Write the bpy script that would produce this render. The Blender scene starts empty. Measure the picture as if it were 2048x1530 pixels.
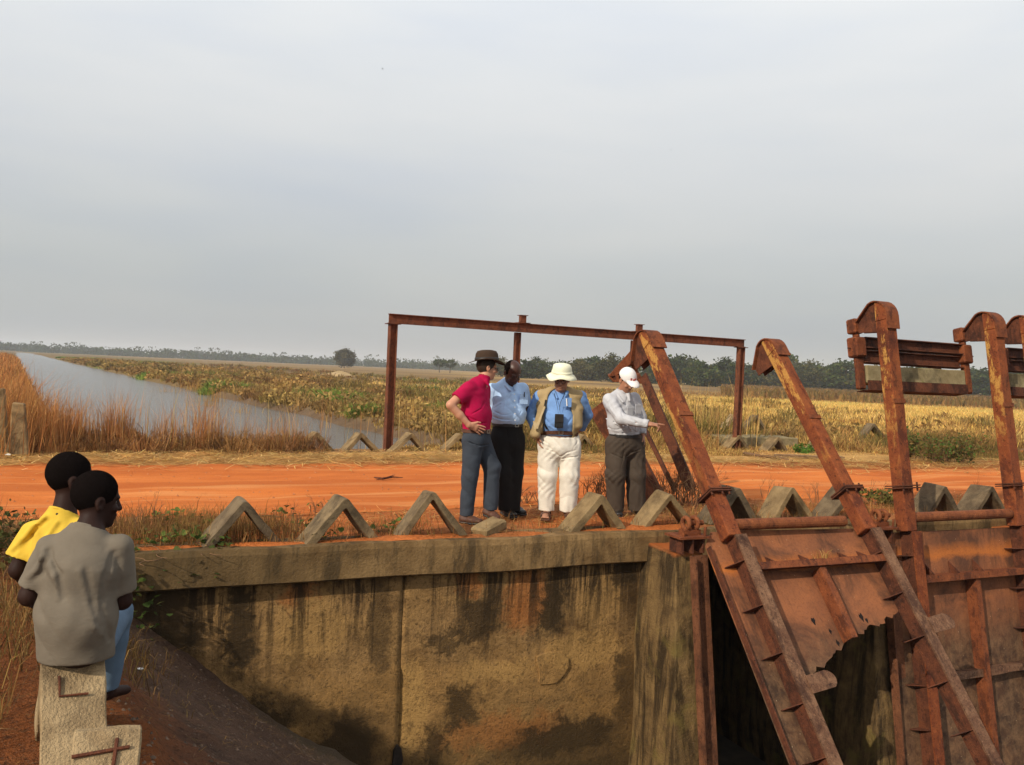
import bpy, bmesh, math, random
import numpy as np
from mathutils import Vector, Matrix

sc = bpy.context.scene
col = sc.collection
R_ = math.radians

# ------------------------------------------------------------------ camera, sky, sun, exposure
FPX = 1750.0
ROLL = R_(2.5)
PITCH = math.atan(23 / FPX)
CAM = np.array([0, 0, 1.6])
F_ = np.array([0, math.cos(PITCH), -math.sin(PITCH)])
B_ = np.array([0, math.sin(PITCH), math.cos(PITCH)])
X_ = np.array([1.0, 0, 0])
CR = math.cos(ROLL) * X_ + math.sin(ROLL) * B_
CU = -math.sin(ROLL) * X_ + math.cos(ROLL) * B_
cd = bpy.data.cameras.new('camera')
cam = bpy.data.objects.new('camera', cd)
col.objects.link(cam)
cd.sensor_width = 36
cd.sensor_fit = 'HORIZONTAL'
cd.lens = 36 * FPX / 2048
cd.clip_start = 0.05
cd.clip_end = 12000
m = Matrix.Identity(4)
for i in range(3):
    m[i][0] = CR[i]; m[i][1] = CU[i]; m[i][2] = -F_[i]; m[i][3] = CAM[i]
cam.matrix_world = m
sc.camera = cam

SUN_EL, SUN_AZ = R_(32), R_(-141)        # azimuth from +Y towards +X: behind the camera, to its left
sdir = Vector((math.sin(SUN_AZ) * math.cos(SUN_EL), math.cos(SUN_AZ) * math.cos(SUN_EL), math.sin(SUN_EL)))
w = bpy.data.worlds.new('World'); sc.world = w; w.use_nodes = True
nt = w.node_tree; nt.nodes.clear()
wo = nt.nodes.new('ShaderNodeOutputWorld'); bg = nt.nodes.new('ShaderNodeBackground')
bg.inputs[1].default_value = 0.1
nt.links.new(bg.outputs[0], wo.inputs[0])
sky = nt.nodes.new('ShaderNodeTexSky'); sky.sky_type = 'NISHITA'; sky.sun_disc = False
sky.sun_elevation = SUN_EL; sky.sun_rotation = SUN_AZ
sky.dust_density = 4; sky.air_density = 1.2
tc = nt.nodes.new('ShaderNodeTexCoord')
sp = nt.nodes.new('ShaderNodeSeparateXYZ'); nt.links.new(tc.outputs['Generated'], sp.inputs[0])
def wramp(stops, src):
    r = nt.nodes.new('ShaderNodeValToRGB'); e = r.color_ramp.elements
    while len(e) < len(stops): e.new(0.5)
    for el, (p, c) in zip(e, stops): el.position = p; el.color = (*c, 1)
    nt.links.new(src, r.inputs[0]); return r
rz = wramp([(0.0, (4.6, 4.85, 4.85)), (0.10, (5.5, 5.8, 5.75)), (0.22, (7.4, 7.6, 7.55)), (0.38, (9.2, 9.45, 9.4)), (0.75, (9.7, 9.8, 10.0))], sp.outputs[2])
mp = nt.nodes.new('ShaderNodeMapping'); mp.inputs['Scale'].default_value = (1.6, 1.6, 7.5); mp.inputs['Rotation'].default_value = (0.0, 0.12, 0.3)
nt.links.new(tc.outputs['Generated'], mp.inputs[0])
nz = nt.nodes.new('ShaderNodeTexNoise'); nz.inputs['Scale'].default_value = 1.3; nz.inputs['Detail'].default_value = 4; nz.inputs['Roughness'].default_value = 0.45
nt.links.new(mp.outputs[0], nz.inputs[0])
cz = wramp([(0.30, (0.87, 0.90, 0.98)), (0.50, (0.98, 0.98, 1.0)), (0.72, (1.08, 1.05, 1.04))], nz.outputs[0])
mul = nt.nodes.new('ShaderNodeMix'); mul.data_type = 'RGBA'; mul.blend_type = 'MULTIPLY'; mul.inputs[0].default_value = 1
nt.links.new(rz.outputs[0], mul.inputs[6]); nt.links.new(cz.outputs[0], mul.inputs[7])
mx = nt.nodes.new('ShaderNodeMix'); mx.data_type = 'RGBA'; mx.inputs[0].default_value = 0.90     # thin high overcast over the blue
nt.links.new(sky.outputs[0], mx.inputs[6]); nt.links.new(mul.outputs[2], mx.inputs[7])
nt.links.new(mx.outputs[2], bg.inputs[0])

sl = bpy.data.lights.new('sun', 'SUN'); sl.energy = 3.9; sl.angle = R_(0.6); sl.color = (1.0, 0.90, 0.74)
so = bpy.data.objects.new('sun', sl); col.objects.link(so)
so.rotation_euler = sdir.to_track_quat('Z', 'Y').to_euler(); so.location = (0, 0, 30)

sc.view_settings.view_transform = 'Standard'; sc.view_settings.look = 'None'
sc.view_settings.exposure = 0.0; sc.view_settings.gamma = 1; sc.view_settings.use_curve_mapping = False
sc.render.engine = 'CYCLES'
sc.cycles.use_denoising = True
sc.cycles.max_bounces = 6; sc.cycles.volume_bounces = 1; sc.cycles.transparent_max_bounces = 8

# ------------------------------------------------------------------ frames and small helpers
TH = R_(24.5)                                       # the embankment runs along T, N points across it, away from the camera
T = np.array([math.cos(TH), math.sin(TH), 0]); N = np.array([-math.sin(TH), math.cos(TH), 0]); Z = np.array([0, 0, 1.0])
def at(px, py, Y):                                  # photo pixel -> the place at depth Y
    v = F_ + (px - 1024) / FPX * CR + (765 - py) / FPX * CU
    return CAM + v * (Y / v[1])
def onz(px, py, z):
    v = F_ + (px - 1024) / FPX * CR + (765 - py) / FPX * CU
    return CAM + v * ((z - CAM[2]) / v[2])
def W(s, q, z=0.0): return s * T + q * N + z * Z

def fast_mesh(name, V, tris=None, quads=None, colors=None, smooth=False):
    me = bpy.data.meshes.new(name)
    V = np.asarray(V, np.float32)
    fl, ls = [], []
    nt_, nq = 0, 0
    if tris is not None and len(tris): tris = np.asarray(tris, np.int32); fl.append(tris.ravel()); nt_ = len(tris)
    if quads is not None and len(quads): quads = np.asarray(quads, np.int32); fl.append(quads.ravel()); nq = len(quads)
    L = np.concatenate(fl)
    me.vertices.add(len(V)); me.vertices.foreach_set('co', V.ravel())
    me.loops.add(len(L)); me.loops.foreach_set('vertex_index', L)
    starts = np.concatenate([np.arange(nt_) * 3, nt_ * 3 + np.arange(nq) * 4]).astype(np.int32)
    tot = np.concatenate([np.full(nt_, 3), np.full(nq, 4)]).astype(np.int32)
    me.polygons.add(nt_ + nq)
    me.polygons.foreach_set('loop_start', starts); me.polygons.foreach_set('loop_total', tot)
    if smooth: me.polygons.foreach_set('use_smooth', np.ones(nt_ + nq, bool))
    if colors is not None:
        a = me.color_attributes.new('col', 'FLOAT_COLOR', 'POINT')
        c = np.ones((len(V), 4), np.float32); c[:, :3] = colors
        a.data.foreach_set('color', c.ravel())
    me.update(calc_edges=True); me.validate()
    return me

def link(name, me, mat=None, parent=None, smooth=None):
    o = bpy.data.objects.new(name, me); col.objects.link(o)
    if mat is not None and not me.materials: me.materials.append(mat)
    if parent is not None: o.parent = parent
    return o
def tag(o, label=None, cat=None, group=None, kind=None):
    if label: o['label'] = label
    if cat: o['category'] = cat
    if group: o['group'] = group
    if kind: o['kind'] = kind
    return o
def empty(name, label, cat, loc=(0, 0, 0), rot=(0, 0, 0), group=None):
    o = bpy.data.objects.new(name, None); col.objects.link(o); o.empty_display_size = 0.2
    o.location = Vector(loc); o.rotation_euler = rot
    return tag(o, label, cat, group)
def copy_tree(o, parent=None):
    c = o.copy(); col.objects.link(c)
    if parent is not None: c.parent = parent
    for ch in list(o.children): copy_tree(ch, c)
    return c

class MB:                                            # collects shapes into ONE mesh
    def __init__(s): s.v = []; s.f = []
    def add(s, v, f):
        b = len(s.v); s.v += [tuple(map(float, p)) for p in v]; s.f += [tuple(b + i for i in q) for q in f]; return s
    def box(s, c, h, ax=None):
        ax = np.eye(3) if ax is None else np.asarray(ax); c = np.asarray(c, float)
        v = [c + ax[0] * h[0] * i + ax[1] * h[1] * j + ax[2] * h[2] * k for i in (-1, 1) for j in (-1, 1) for k in (-1, 1)]
        return s.add(v, [(0, 1, 3, 2), (4, 6, 7, 5), (0, 4, 5, 1), (2, 3, 7, 6), (0, 2, 6, 4), (1, 5, 7, 3)])
    def b2(s, lo, hi):
        lo = np.array(lo, float); hi = np.array(hi, float); return s.box((lo + hi) / 2, (hi - lo) / 2)
    def prism(s, poly, axis, a, b):                  # poly in the two other axes (cyclic order), extruded along axis
        o = [(axis + 1) % 3, (axis + 2) % 3]; n = len(poly); v = []
        for d in (a, b):
            for p in poly:
                q = [0, 0, 0]; q[axis] = d; q[o[0]] = p[0]; q[o[1]] = p[1]; v.append(q)
        f = [tuple(range(n - 1, -1, -1)), tuple(range(n, 2 * n))] + [(i, (i + 1) % n, n + (i + 1) % n, n + i) for i in range(n)]
        return s.add(v, f)
    def tube(s, pts, rad, n=10, caps=True):
        pts = [np.asarray(p, float) for p in pts]; rad = rad if hasattr(rad, '__len__') else [rad] * len(pts)
        v = []; up = None
        for i, p in enumerate(pts):
            d = pts[min(i + 1, len(pts) - 1)] - pts[max(i - 1, 0)]; d = d / (np.linalg.norm(d) + 1e-9)
            if up is None: up = np.array([0, 0, 1.0]) if abs(d[2]) < 0.9 else np.array([1.0, 0, 0])
            a = np.cross(up, d); a /= np.linalg.norm(a) + 1e-9; b = np.cross(d, a); up = b
            for k in range(n):
                t = 2 * math.pi * k / n; v.append(p + rad[i] * (a * math.cos(t) + b * math.sin(t)))
        f = [(i * n + k, i * n + (k + 1) % n, (i + 1) * n + (k + 1) % n, (i + 1) * n + k) for i in range(len(pts) - 1) for k in range(n)]
        if caps: f += [tuple(range(n - 1, -1, -1)), tuple((len(pts) - 1) * n + k for k in range(n))]
        return s.add(v, f)
    def torus(s, c, ax, R, r, n=18, m_=8):
        ax = np.asarray(ax, float); ax /= np.linalg.norm(ax); u = np.cross(ax, [0.3, 0.2, 1.0]); u /= np.linalg.norm(u); w_ = np.cross(ax, u); v = []
        for i in range(n):
            t = 2 * math.pi * i / n; d = u * math.cos(t) + w_ * math.sin(t)
            for j in range(m_):
                p = 2 * math.pi * j / m_; v.append(np.asarray(c) + d * (R + r * math.cos(p)) + ax * r * math.sin(p))
        return s.add(v, [(i * m_ + j, ((i + 1) % n) * m_ + j, ((i + 1) % n) * m_ + (j + 1) % m_, i * m_ + (j + 1) % m_) for i in range(n) for j in range(m_)])
    def build(s, name, mat, parent=None, smooth=False, bevel=0, noise=0, seed=0, fix=True, sub=0):
        me = bpy.data.meshes.new(name); me.from_pydata(s.v, [], s.f); me.update()
        bm = bmesh.new(); bm.from_mesh(me)
        if fix: bmesh.ops.recalc_face_normals(bm, faces=bm.faces)
        if bevel: bmesh.ops.bevel(bm, geom=[e for e in bm.edges if len(e.link_faces) == 2 and e.calc_face_angle(0) > 0.5], offset=bevel, segments=1, affect='EDGES', clamp_overlap=True)
        if sub:
            bmesh.ops.subdivide_edges(bm, edges=[e for e in bm.edges if e.calc_length() > sub], cuts=2, use_grid_fill=True)
            bmesh.ops.subdivide_edges(bm, edges=[e for e in bm.edges if e.calc_length() > sub], cuts=1, use_grid_fill=True)
        if noise:
            from mathutils import noise as mn
            for v in bm.verts:
                v.co += mn.noise_vector(v.co * 6 + Vector((seed * 3.1, seed, 0))) * noise + mn.noise_vector(v.co * 19 + Vector((seed, 0, 7))) * noise * 0.45
        bm.to_mesh(me); bm.free()
        if smooth:
            for p in me.polygons: p.use_smooth = True
        return link(name, me, mat, parent)

# ------------------------------------------------------------------ materials
class G:
    def __init__(s, name, rough=0.8, spec=0.3, metal=0.0):
        s.m = bpy.data.materials.new(name); s.m.use_nodes = True; s.nt = s.m.node_tree; s.nt.nodes.clear()
        s.out = s.nt.nodes.new('ShaderNodeOutputMaterial'); s.b = s.nt.nodes.new('ShaderNodeBsdfPrincipled')
        s.nt.links.new(s.b.outputs[0], s.out.inputs[0])
        s.b.inputs['Roughness'].default_value = rough; s.b.inputs['Specular IOR Level'].default_value = spec; s.b.inputs['Metallic'].default_value = metal
    def n(s, typ, ins=None, **kw):
        o = s.nt.nodes.new('ShaderNode' + typ)
        for k, v in kw.items(): setattr(o, k, v)
        for k, v in (ins or {}).items(): s.set(o.inputs[k], v)
        return o
    def set(s, sock, v):
        if isinstance(v, bpy.types.NodeSocket): s.nt.links.new(v, sock)
        elif isinstance(v, (tuple, list)) and len(v) == 3 and sock.type == 'RGBA': sock.default_value = (*v, 1)
        else: sock.default_value = v
    def obj(s): return s.n('TexCoord').outputs['Object']
    def pos(s): return s.n('NewGeometry').outputs['Position']
    def map(s, v, scale=(1, 1, 1), rot=(0, 0, 0), loc=(0, 0, 0)):
        return s.n('Mapping', {0: v, 'Scale': scale, 'Rotation': rot, 'Location': loc}).outputs[0]
    def noise(s, v, sc_, det=4, ro=0.55, dist=0.0):
        return s.n('TexNoise', {'Vector': v, 'Scale': sc_, 'Detail': det, 'Roughness': ro, 'Distortion': dist}).outputs[0]
    def ramp(s, f, st, interp='LINEAR'):
        r = s.n('ValToRGB'); r.color_ramp.interpolation = interp; e = r.color_ramp.elements
        while len(e) < len(st): e.new(0.5)
        for el, (p, c) in zip(e, st):
            el.position = p; el.color = (*c, 1) if hasattr(c, '__len__') else (c, c, c, 1)
        s.nt.links.new(f, r.inputs[0]); return r.outputs[0]
    def mix(s, f, a, b, blend='MIX'):
        o = s.n('Mix', data_type='RGBA', blend_type=blend)
        s.set(o.inputs[0], f); s.set(o.inputs[6], a); s.set(o.inputs[7], b); return o.outputs[2]
    def math(s, op, a, b=0.0, c=0.0, clamp=False):
        o = s.n('Math', operation=op, use_clamp=clamp); s.set(o.inputs[0], a); s.set(o.inputs[1], b); s.set(o.inputs[2], c); return o.outputs[0]
    def rng(s, v, a, b, c=0.0, d=1.0):
        return s.n('MapRange', {0: v, 1: a, 2: b, 3: c, 4: d}).outputs[0]
    def bump(s, h, st=0.4, dist=0.02):
        s.set(s.b.inputs['Normal'], s.n('Bump', {'Height': h, 'Strength': st, 'Distance': dist}).outputs[0])
    def color(s, c): s.set(s.b.inputs['Base Color'], c); return s

def m_plain(name, c, rough=0.7, var=0.25, scale=30, bump=0.0, spec=0.3, metal=0.0):
    g = G(name, rough, spec, metal); v = g.obj(); nz = g.noise(v, scale)
    g.color(g.mix(g.ramp(nz, [(0.3, 0.0), (0.7, 1.0)]), tuple(x * (1 - var) for x in c), tuple(min(1, x * (1 + var)) for x in c)))
    if bump: g.bump(nz, bump, 0.01)
    return g.m
def m_cloth(name, c, var=0.12, rough=0.85):
    g = G(name, rough, 0.15); v = g.pos(); n1 = g.noise(v, 9, 3); n2 = g.noise(v, 420, 2)
    g.color(g.mix(g.ramp(n1, [(0.3, 0.0), (0.7, 1.0)]), tuple(x * (1 - var) for x in c), tuple(min(1, x * (1 + var)) for x in c)))
    n3 = g.noise(g.map(v, (1, 1, 1.6)), 26, 3, 0.6, 0.8)
    g.bump(g.math('ADD', g.math('MULTIPLY', n2, 0.10), n3), 0.22, 0.010)
    return g.m
def m_attr(name, rough=0.85, trans=0.25, var=0.35):
    g = G(name, rough, 0.1)
    c = g.n('VertexColor', layer_name='col').outputs[0]
    nz = g.noise(g.pos(), 3.0, 3)
    c2 = g.mix(1.0, c, g.ramp(nz, [(0.3, 1 - var), (0.7, 1 + var)]), 'MULTIPLY')
    c2 = g.mix(1.0, c2, g.mix(g.n('ObjectInfo').outputs['Random'], (0.72, 0.78, 0.74), (1.32, 1.20, 1.10)), 'MULTIPLY')
    g.color(c2)
    if trans:
        t = g.n('BsdfTranslucent', {0: c2}); mxs = g.n('MixShader', {0: trans, 1: g.b.outputs[0], 2: t.outputs[0]})
        g.nt.links.new(mxs.outputs[0], g.out.inputs[0])
    return g.m

def m_concrete(name, a, b, dark, scale=5, bump=0.6, moss=None, rnd=True):
    g = G(name, 0.92, 0.15); v = g.obj()
    if rnd:
        r = g.n('ObjectInfo').outputs['Random']
        v = g.n('VectorMath', {0: v, 1: g.n('CombineXYZ', {0: g.math('MULTIPLY', r, 37.0), 1: g.math('MULTIPLY', r, 11.0), 2: r}).outputs[0]}, operation='ADD').outputs[0]
    n1 = g.noise(v, scale, 6, 0.65); n2 = g.noise(v, scale * 14, 3, 0.6); n3 = g.noise(v, scale * 0.6, 5, 0.7, 0.6)
    c = g.mix(g.ramp(n1, [(0.35, 0.0), (0.65, 1.0)]), a, b)
    c = g.mix(g.ramp(n3, [(0.5, 0.0), (0.68, 0.85)]), c, dark)
    if moss: c = g.mix(g.ramp(g.noise(v, scale * 1.7, 5, 0.7), [(0.55, 0.0), (0.7, 0.7)]), c, moss)
    sp_ = g.n('TexVoronoi', {'Vector': v, 'Scale': scale * 16}).outputs[0]
    c = g.mix(g.ramp(sp_, [(0.1, 0.45), (0.25, 0.0)]), c, tuple(min(1, x * 1.7) for x in b))
    g.color(c)
    g.bump(g.math('ADD', n1, g.math('MULTIPLY', n2, 0.5)), bump, 0.025)
    return g.m
def m_rust(name, a, b, dark, paint=None, scale=7, pamt=0.5):
    g = G(name, 0.8, 0.2); v = g.obj()
    n1 = g.noise(v, scale, 8, 0.72, 0.3); n2 = g.noise(v, scale * 11, 5, 0.75); n3 = g.noise(g.map(v, (1.6, 1.6, 0.8)), scale * 0.5, 7, 0.72, 0.4); n5 = g.noise(v, scale * 3.2, 6, 0.75, 0.2)
    c = g.mix(g.ramp(n1, [(0.40, 0.0), (0.60, 1.0)]), a, b)
    c = g.mix(g.ramp(n3, [(0.50, 0.0), (0.60, 0.85)]), c, dark)
    c = g.mix(g.ramp(n5, [(0.57, 0.0), (0.63, 0.8)]), c, tuple(x * 0.55 for x in dark))          # scale pits
    c = g.mix(g.ramp(n5, [(0.36, 0.55), (0.42, 0.0)]), c, tuple(min(1, x * 1.5) for x in b))       # fresh orange scale
    c = g.mix(g.ramp(n2, [(0.34, 0.6), (0.5, 0.0)]), c, tuple(x * 0.7 for x in dark))
    if paint:
        n4 = g.noise(g.map(v, (1.0, 1.0, 0.42), loc=(2.3, 0.7, 0.1)), 4.2, 9, 0.78, 0.2)
        zr = g.n('SeparateXYZ', {0: v}).outputs[2]
        side = g.n('VectorMath', {0: g.n('NewGeometry').outputs['Normal'], 1: (-float(T[0]), -float(T[1]), 0.0)}, operation='DOT_PRODUCT').outputs['Value']
        f = g.math('MULTIPLY', g.math('MULTIPLY', g.ramp(n4, [(0.515, 0.0), (0.55, 0.9)]), g.rng(zr, 0.4, 1.5)), g.rng(side, 0.5, 0.8, 0.05, 1.0))
        c = g.mix(g.math('MULTIPLY', f, g.ramp(n2, [(0.35, 0.25), (0.5, 1.0)])), c, paint)
    g.color(c)
    g.bump(g.math('ADD', g.math('ADD', n1, n5), g.math('MULTIPLY', n2, 0.6)), 0.6, 0.012)
    return g.m

M = {}
M['rust'] = m_rust('rust_steel', (0.15, 0.042, 0.016), (0.23, 0.068, 0.023), (0.07, 0.022, 0.011))
M['arm'] = m_rust('rust_with_old_paint', (0.17, 0.042, 0.015), (0.25, 0.068, 0.02), (0.08, 0.021, 0.010), (0.48, 0.25, 0.06), 6, 0.55)
M['armlow'] = m_rust('rust_grey_low', (0.12, 0.055, 0.030), (0.21, 0.11, 0.06), (0.055, 0.024, 0.014))  # greyer, duller tone for the lower flanges, shoes and rails
M['rustdark'] = m_rust('dark_rust', (0.085, 0.028, 0.015), (0.14, 0.045, 0.02), (0.04, 0.016, 0.01))
M['gantry'] = m_rust('gantry_rust', (0.13, 0.042, 0.02), (0.19, 0.062, 0.028), (0.065, 0.025, 0.015))
M['guide'] = m_rust('guide_rust', (0.13, 0.048, 0.022), (0.20, 0.078, 0.036), (0.06, 0.024, 0.013))
M['pipe'] = m_rust('pipe_rust', (0.17, 0.050, 0.019), (0.25, 0.08, 0.027), (0.09, 0.028, 0.013))
M['block'] = m_concrete('weathered_concrete', (0.16, 0.105, 0.05), (0.29, 0.20, 0.098), (0.065, 0.045, 0.026))
M['blockdark'] = m_concrete('dark_weathered_concrete', (0.085, 0.058, 0.034), (0.18, 0.13, 0.075), (0.04, 0.03, 0.02))
M['blockpale'] = m_concrete('pale_pebbly_concrete', (0.26, 0.18, 0.095), (0.40, 0.29, 0.16), (0.13, 0.088, 0.048), 7, 1.0)
M['mossy'] = m_concrete('mossy_concrete', (0.20, 0.15, 0.075), (0.30, 0.24, 0.13), (0.07, 0.055, 0.03), 6, 0.7, (0.13, 0.12, 0.03), False)

def m_leaf():
    g = G('gate_leaf_rust', 0.85, 0.2); v = g.obj(); sx = g.n('SeparateXYZ', {0: v})
    n1 = g.noise(v, 3, 6, 0.65, 0.3); n2 = g.noise(v, 40, 4, 0.7); n3 = g.noise(v, 1.6, 5, 0.7, 0.5)
    c = g.mix(g.ramp(n1, [(0.35, 0.0), (0.65, 1.0)]), (0.20, 0.075, 0.035), (0.29, 0.105, 0.042))
    c = g.mix(g.ramp(n3, [(0.48, 0.0), (0.62, 0.9)]), c, (0.085, 0.038, 0.022))
    c = g.mix(g.ramp(g.noise(g.map(v, (3, 3, 0.5)), 2.5, 6, 0.7), [(0.52, 0.0), (0.66, 0.7)]), c, (0.06, 0.03, 0.018))
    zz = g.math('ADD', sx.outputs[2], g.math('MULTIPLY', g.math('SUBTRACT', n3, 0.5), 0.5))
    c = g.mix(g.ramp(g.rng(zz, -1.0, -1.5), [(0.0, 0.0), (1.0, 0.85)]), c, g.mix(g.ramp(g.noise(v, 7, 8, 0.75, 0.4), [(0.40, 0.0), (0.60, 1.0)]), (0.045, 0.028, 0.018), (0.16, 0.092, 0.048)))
    z2 = g.math('ADD', sx.outputs[2], g.math('MULTIPLY', g.math('SUBTRACT', n1, 0.5), 0.25))
    band = g.math('MULTIPLY', g.rng(z2, -0.30, -0.42), g.rng(z2, -0.50, -0.44))
    c = g.mix(g.math('MULTIPLY', band, 0.75), c, (0.50, 0.15, 0.03))
    c = g.mix(g.ramp(n2, [(0.28, 0.5), (0.5, 0.0)]), c, (0.06, 0.025, 0.015))
    vr = g.n('TexVoronoi', {'Vector': v, 'Scale': 14.0}).outputs[0]
    c = g.mix(g.ramp(vr, [(0.035, 0.8), (0.06, 0.0)]), c, (0.55, 0.40, 0.25))
    g.color(c); g.bump(g.math('ADD', n1, g.math('MULTIPLY', n2, 0.5)), 0.5, 0.015); return g.m
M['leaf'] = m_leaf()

def m_wall():
    g = G('stained_retaining_wall', 0.93, 0.12); v = g.obj(); sx = g.n('SeparateXYZ', {0: v}); x0, z0 = sx.outputs[0], sx.outputs[2]
    n1 = g.noise(v, 2.2, 7, 0.68, 0.3); n2 = g.noise(v, 38, 5, 0.72); n3 = g.noise(g.map(v, (3.2, 1, 0.24)), 1.9, 7, 0.72, 0.4)
    n5 = g.noise(g.map(v, (1.4, 1, 2.4), loc=(1.7, 0, 9.2)), 1.4, 7, 0.74, 0.6); n6 = g.noise(v, 8, 7, 0.75, 0.5); n7 = g.noise(g.map(v, (1, 1, 1), loc=(3.3, 0, 1.1)), 5.5, 6, 0.7, 0.3)
    x = g.math('ADD', x0, g.math('MULTIPLY', g.math('SUBTRACT', n6, 0.5), 0.55)); z = g.math('ADD', z0, g.math('MULTIPLY', g.math('SUBTRACT', n7, 0.5), 0.75))
    def blob(cx, cz, rx, rz, a=1.0, soft=0.45):
        dx = g.math('DIVIDE', g.math('SUBTRACT', x, cx), rx); dz = g.math('DIVIDE', g.math('SUBTRACT', z, cz), rz)
        d = g.math('SQRT', g.math('ADD', g.math('MULTIPLY', dx, dx), g.math('MULTIPLY', dz, dz)))
        return g.math('MULTIPLY', g.rng(d, 1.0, 1.0 - soft), a)
    c = g.mix(g.ramp(n1, [(0.36, 0.0), (0.64, 1.0)]), (0.17, 0.105, 0.045), (0.34, 0.225, 0.105))
    c = g.mix(g.ramp(n5, [(0.46, 0.0), (0.58, 0.6)]), c, (0.44, 0.29, 0.125))
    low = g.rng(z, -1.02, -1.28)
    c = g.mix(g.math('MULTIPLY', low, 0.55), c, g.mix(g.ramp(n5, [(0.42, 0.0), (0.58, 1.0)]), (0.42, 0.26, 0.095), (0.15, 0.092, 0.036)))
    for cx, cz, rx, rz, a_ in ((3.75, -0.62, 0.30, 0.42, 0.62), (3.15, -0.42, 0.14, 0.25, 0.6), (1.55, -0.45, 0.22, 0.16, 0.55), (3.55, -1.9, 0.8, 0.22, 0.4)): c = g.mix(blob(cx, cz, rx, rz, a_), c, (0.40, 0.145, 0.042))
    for cx, cz, rx, rz, a_ in ((2.62, -1.55, 0.17, 0.5, 0.8), (1.65, -0.78, 0.45, 0.33, 0.55), (4.4, -1.2, 0.6, 0.2, 0.6), (3.4, -1.3, 0.5, 0.14, 0.6), (4.6, -0.75, 0.35, 0.35, 0.45)): c = g.mix(blob(cx, cz, rx, rz, a_), c, (0.47, 0.31, 0.12))
    top = g.rng(z, -1.35, -0.5)
    c = g.mix(g.math('MULTIPLY', g.ramp(n3, [(0.47, 0.0), (0.56, 0.92)]), top), c, (0.030, 0.022, 0.014))
    for cx, cz, rx, rz, a_ in ((4.05, -0.72, 0.20, 0.36, 0.9), (3.3, -0.78, 0.22, 0.30, 0.8), (2.95, -0.95, 0.3, 0.10, 0.7), (4.85, -0.42, 0.16, 0.25, 0.85), (1.05, -0.7, 0.16, 0.55, 0.9), (0.5, -0.6, 0.3, 0.6, 0.9), (2.28, -0.75, 0.16, 0.6, 0.6),
                               (0.9, -1.5, 1.0, 0.28, 0.9), (2.0, -1.85, 0.45, 0.42, 0.9), (3.1, -1.62, 0.22, 0.26, 0.8), (2.85, -1.95, 0.15, 0.3, 0.8), (4.95, -1.6, 0.22, 0.5, 0.7), (0.0, -0.9, 0.6, 1.0, 0.9), (4.25, -2.05, 0.9, 0.24, 0.85)): c = g.mix(blob(cx, cz, rx, rz, a_), c, (0.036, 0.027, 0.016))
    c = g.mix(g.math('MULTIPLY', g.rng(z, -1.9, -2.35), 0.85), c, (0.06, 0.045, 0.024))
    c = g.mix(g.ramp(n2, [(0.32, 0.75), (0.47, 0.0)]), c, (0.05, 0.034, 0.018))
    c = g.mix(g.ramp(n6, [(0.56, 0.0), (0.63, 0.5)]), c, (0.07, 0.048, 0.026))
    pit = g.n('TexVoronoi', {'Vector': v, 'Scale': 26.0}).outputs[0]
    c = g.mix(1.0, c, (0.93, 0.82, 0.71), 'MULTIPLY')
    g.color(c)
    g.bump(g.math('ADD', g.math('ADD', n6, g.math('MULTIPLY', n2, 0.7)), g.math('MULTIPLY', g.ramp(pit, [(0.05, 0.0), (0.2, 1.0)]), g.math('MULTIPLY', low, 0.35))), 0.8, 0.03); return g.m
M['wall'] = m_wall()
def m_curb():
    g = G('parapet_concrete', 0.93, 0.12); v = g.obj(); x = g.n('SeparateXYZ', {0: v}).outputs[0]
    n1 = g.noise(v, 3.2, 7, 0.68, 0.3); n2 = g.noise(v, 45, 4, 0.65); n3 = g.noise(g.map(v, (2.6, 1, 0.5)), 2.3, 6, 0.7, 0.3)
    c = g.mix(g.ramp(n1, [(0.34, 0.0), (0.66, 1.0)]), (0.14, 0.09, 0.042), (0.30, 0.21, 0.105))
    c = g.mix(g.ramp(n3, [(0.48, 0.0), (0.62, 0.8)]), c, (0.06, 0.046, 0.028))
    c = g.mix(g.math('MULTIPLY', g.rng(x, 2.6, 0.6), 0.7), c, (0.085, 0.065, 0.035))
    c = g.mix(g.ramp(n2, [(0.28, 0.5), (0.45, 0.0)]), c, (0.06, 0.04, 0.02))
    g.color(g.mix(1.0, c, (0.95, 0.84, 0.72), 'MULTIPLY')); g.bump(g.math('ADD', n1, g.math('MULTIPLY', n2, 0.6)), 0.6, 0.025); return g.m
M['curb'] = m_curb()
def m_pier():
    g = G('pier_concrete', 0.93, 0.12); v = g.obj(); z = g.n('SeparateXYZ', {0: v}).outputs[2]
    n1 = g.noise(v, 4, 7, 0.7, 0.4); n2 = g.noise(v, 50, 4, 0.7); n3 = g.noise(g.map(v, (2.6, 2.6, 0.4)), 2.6, 6, 0.7, 0.3)
    c = g.mix(g.ramp(n1, [(0.34, 0.0), (0.66, 1.0)]), (0.11, 0.075, 0.040), (0.28, 0.195, 0.09))
    c = g.mix(g.ramp(n3, [(0.46, 0.0), (0.60, 0.85)]), c, (0.032, 0.024, 0.015))
    c = g.mix(g.math('MULTIPLY', g.ramp(g.noise(v, 3.1, 5, 0.6), [(0.56, 0.0), (0.68, 0.7)]), g.rng(z, -0.5, -1.1)), c, (0.20, 0.165, 0.055))
    c = g.mix(g.rng(g.math('ADD', z, g.math('MULTIPLY', n1, 0.1)), -0.11, -0.06), c, (0.42, 0.13, 0.035))
    g.color(g.mix(1.0, c, (0.95, 0.84, 0.72), 'MULTIPLY')); g.bump(g.math('ADD', n1, g.math('MULTIPLY', n2, 0.8)), 0.9, 0.035); return g.m
M['pier'] = m_pier()
M['culvert'] = m_plain('culvert_concrete', (0.07, 0.055, 0.035), 0.95, 0.3, 4, 0.5)

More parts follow.
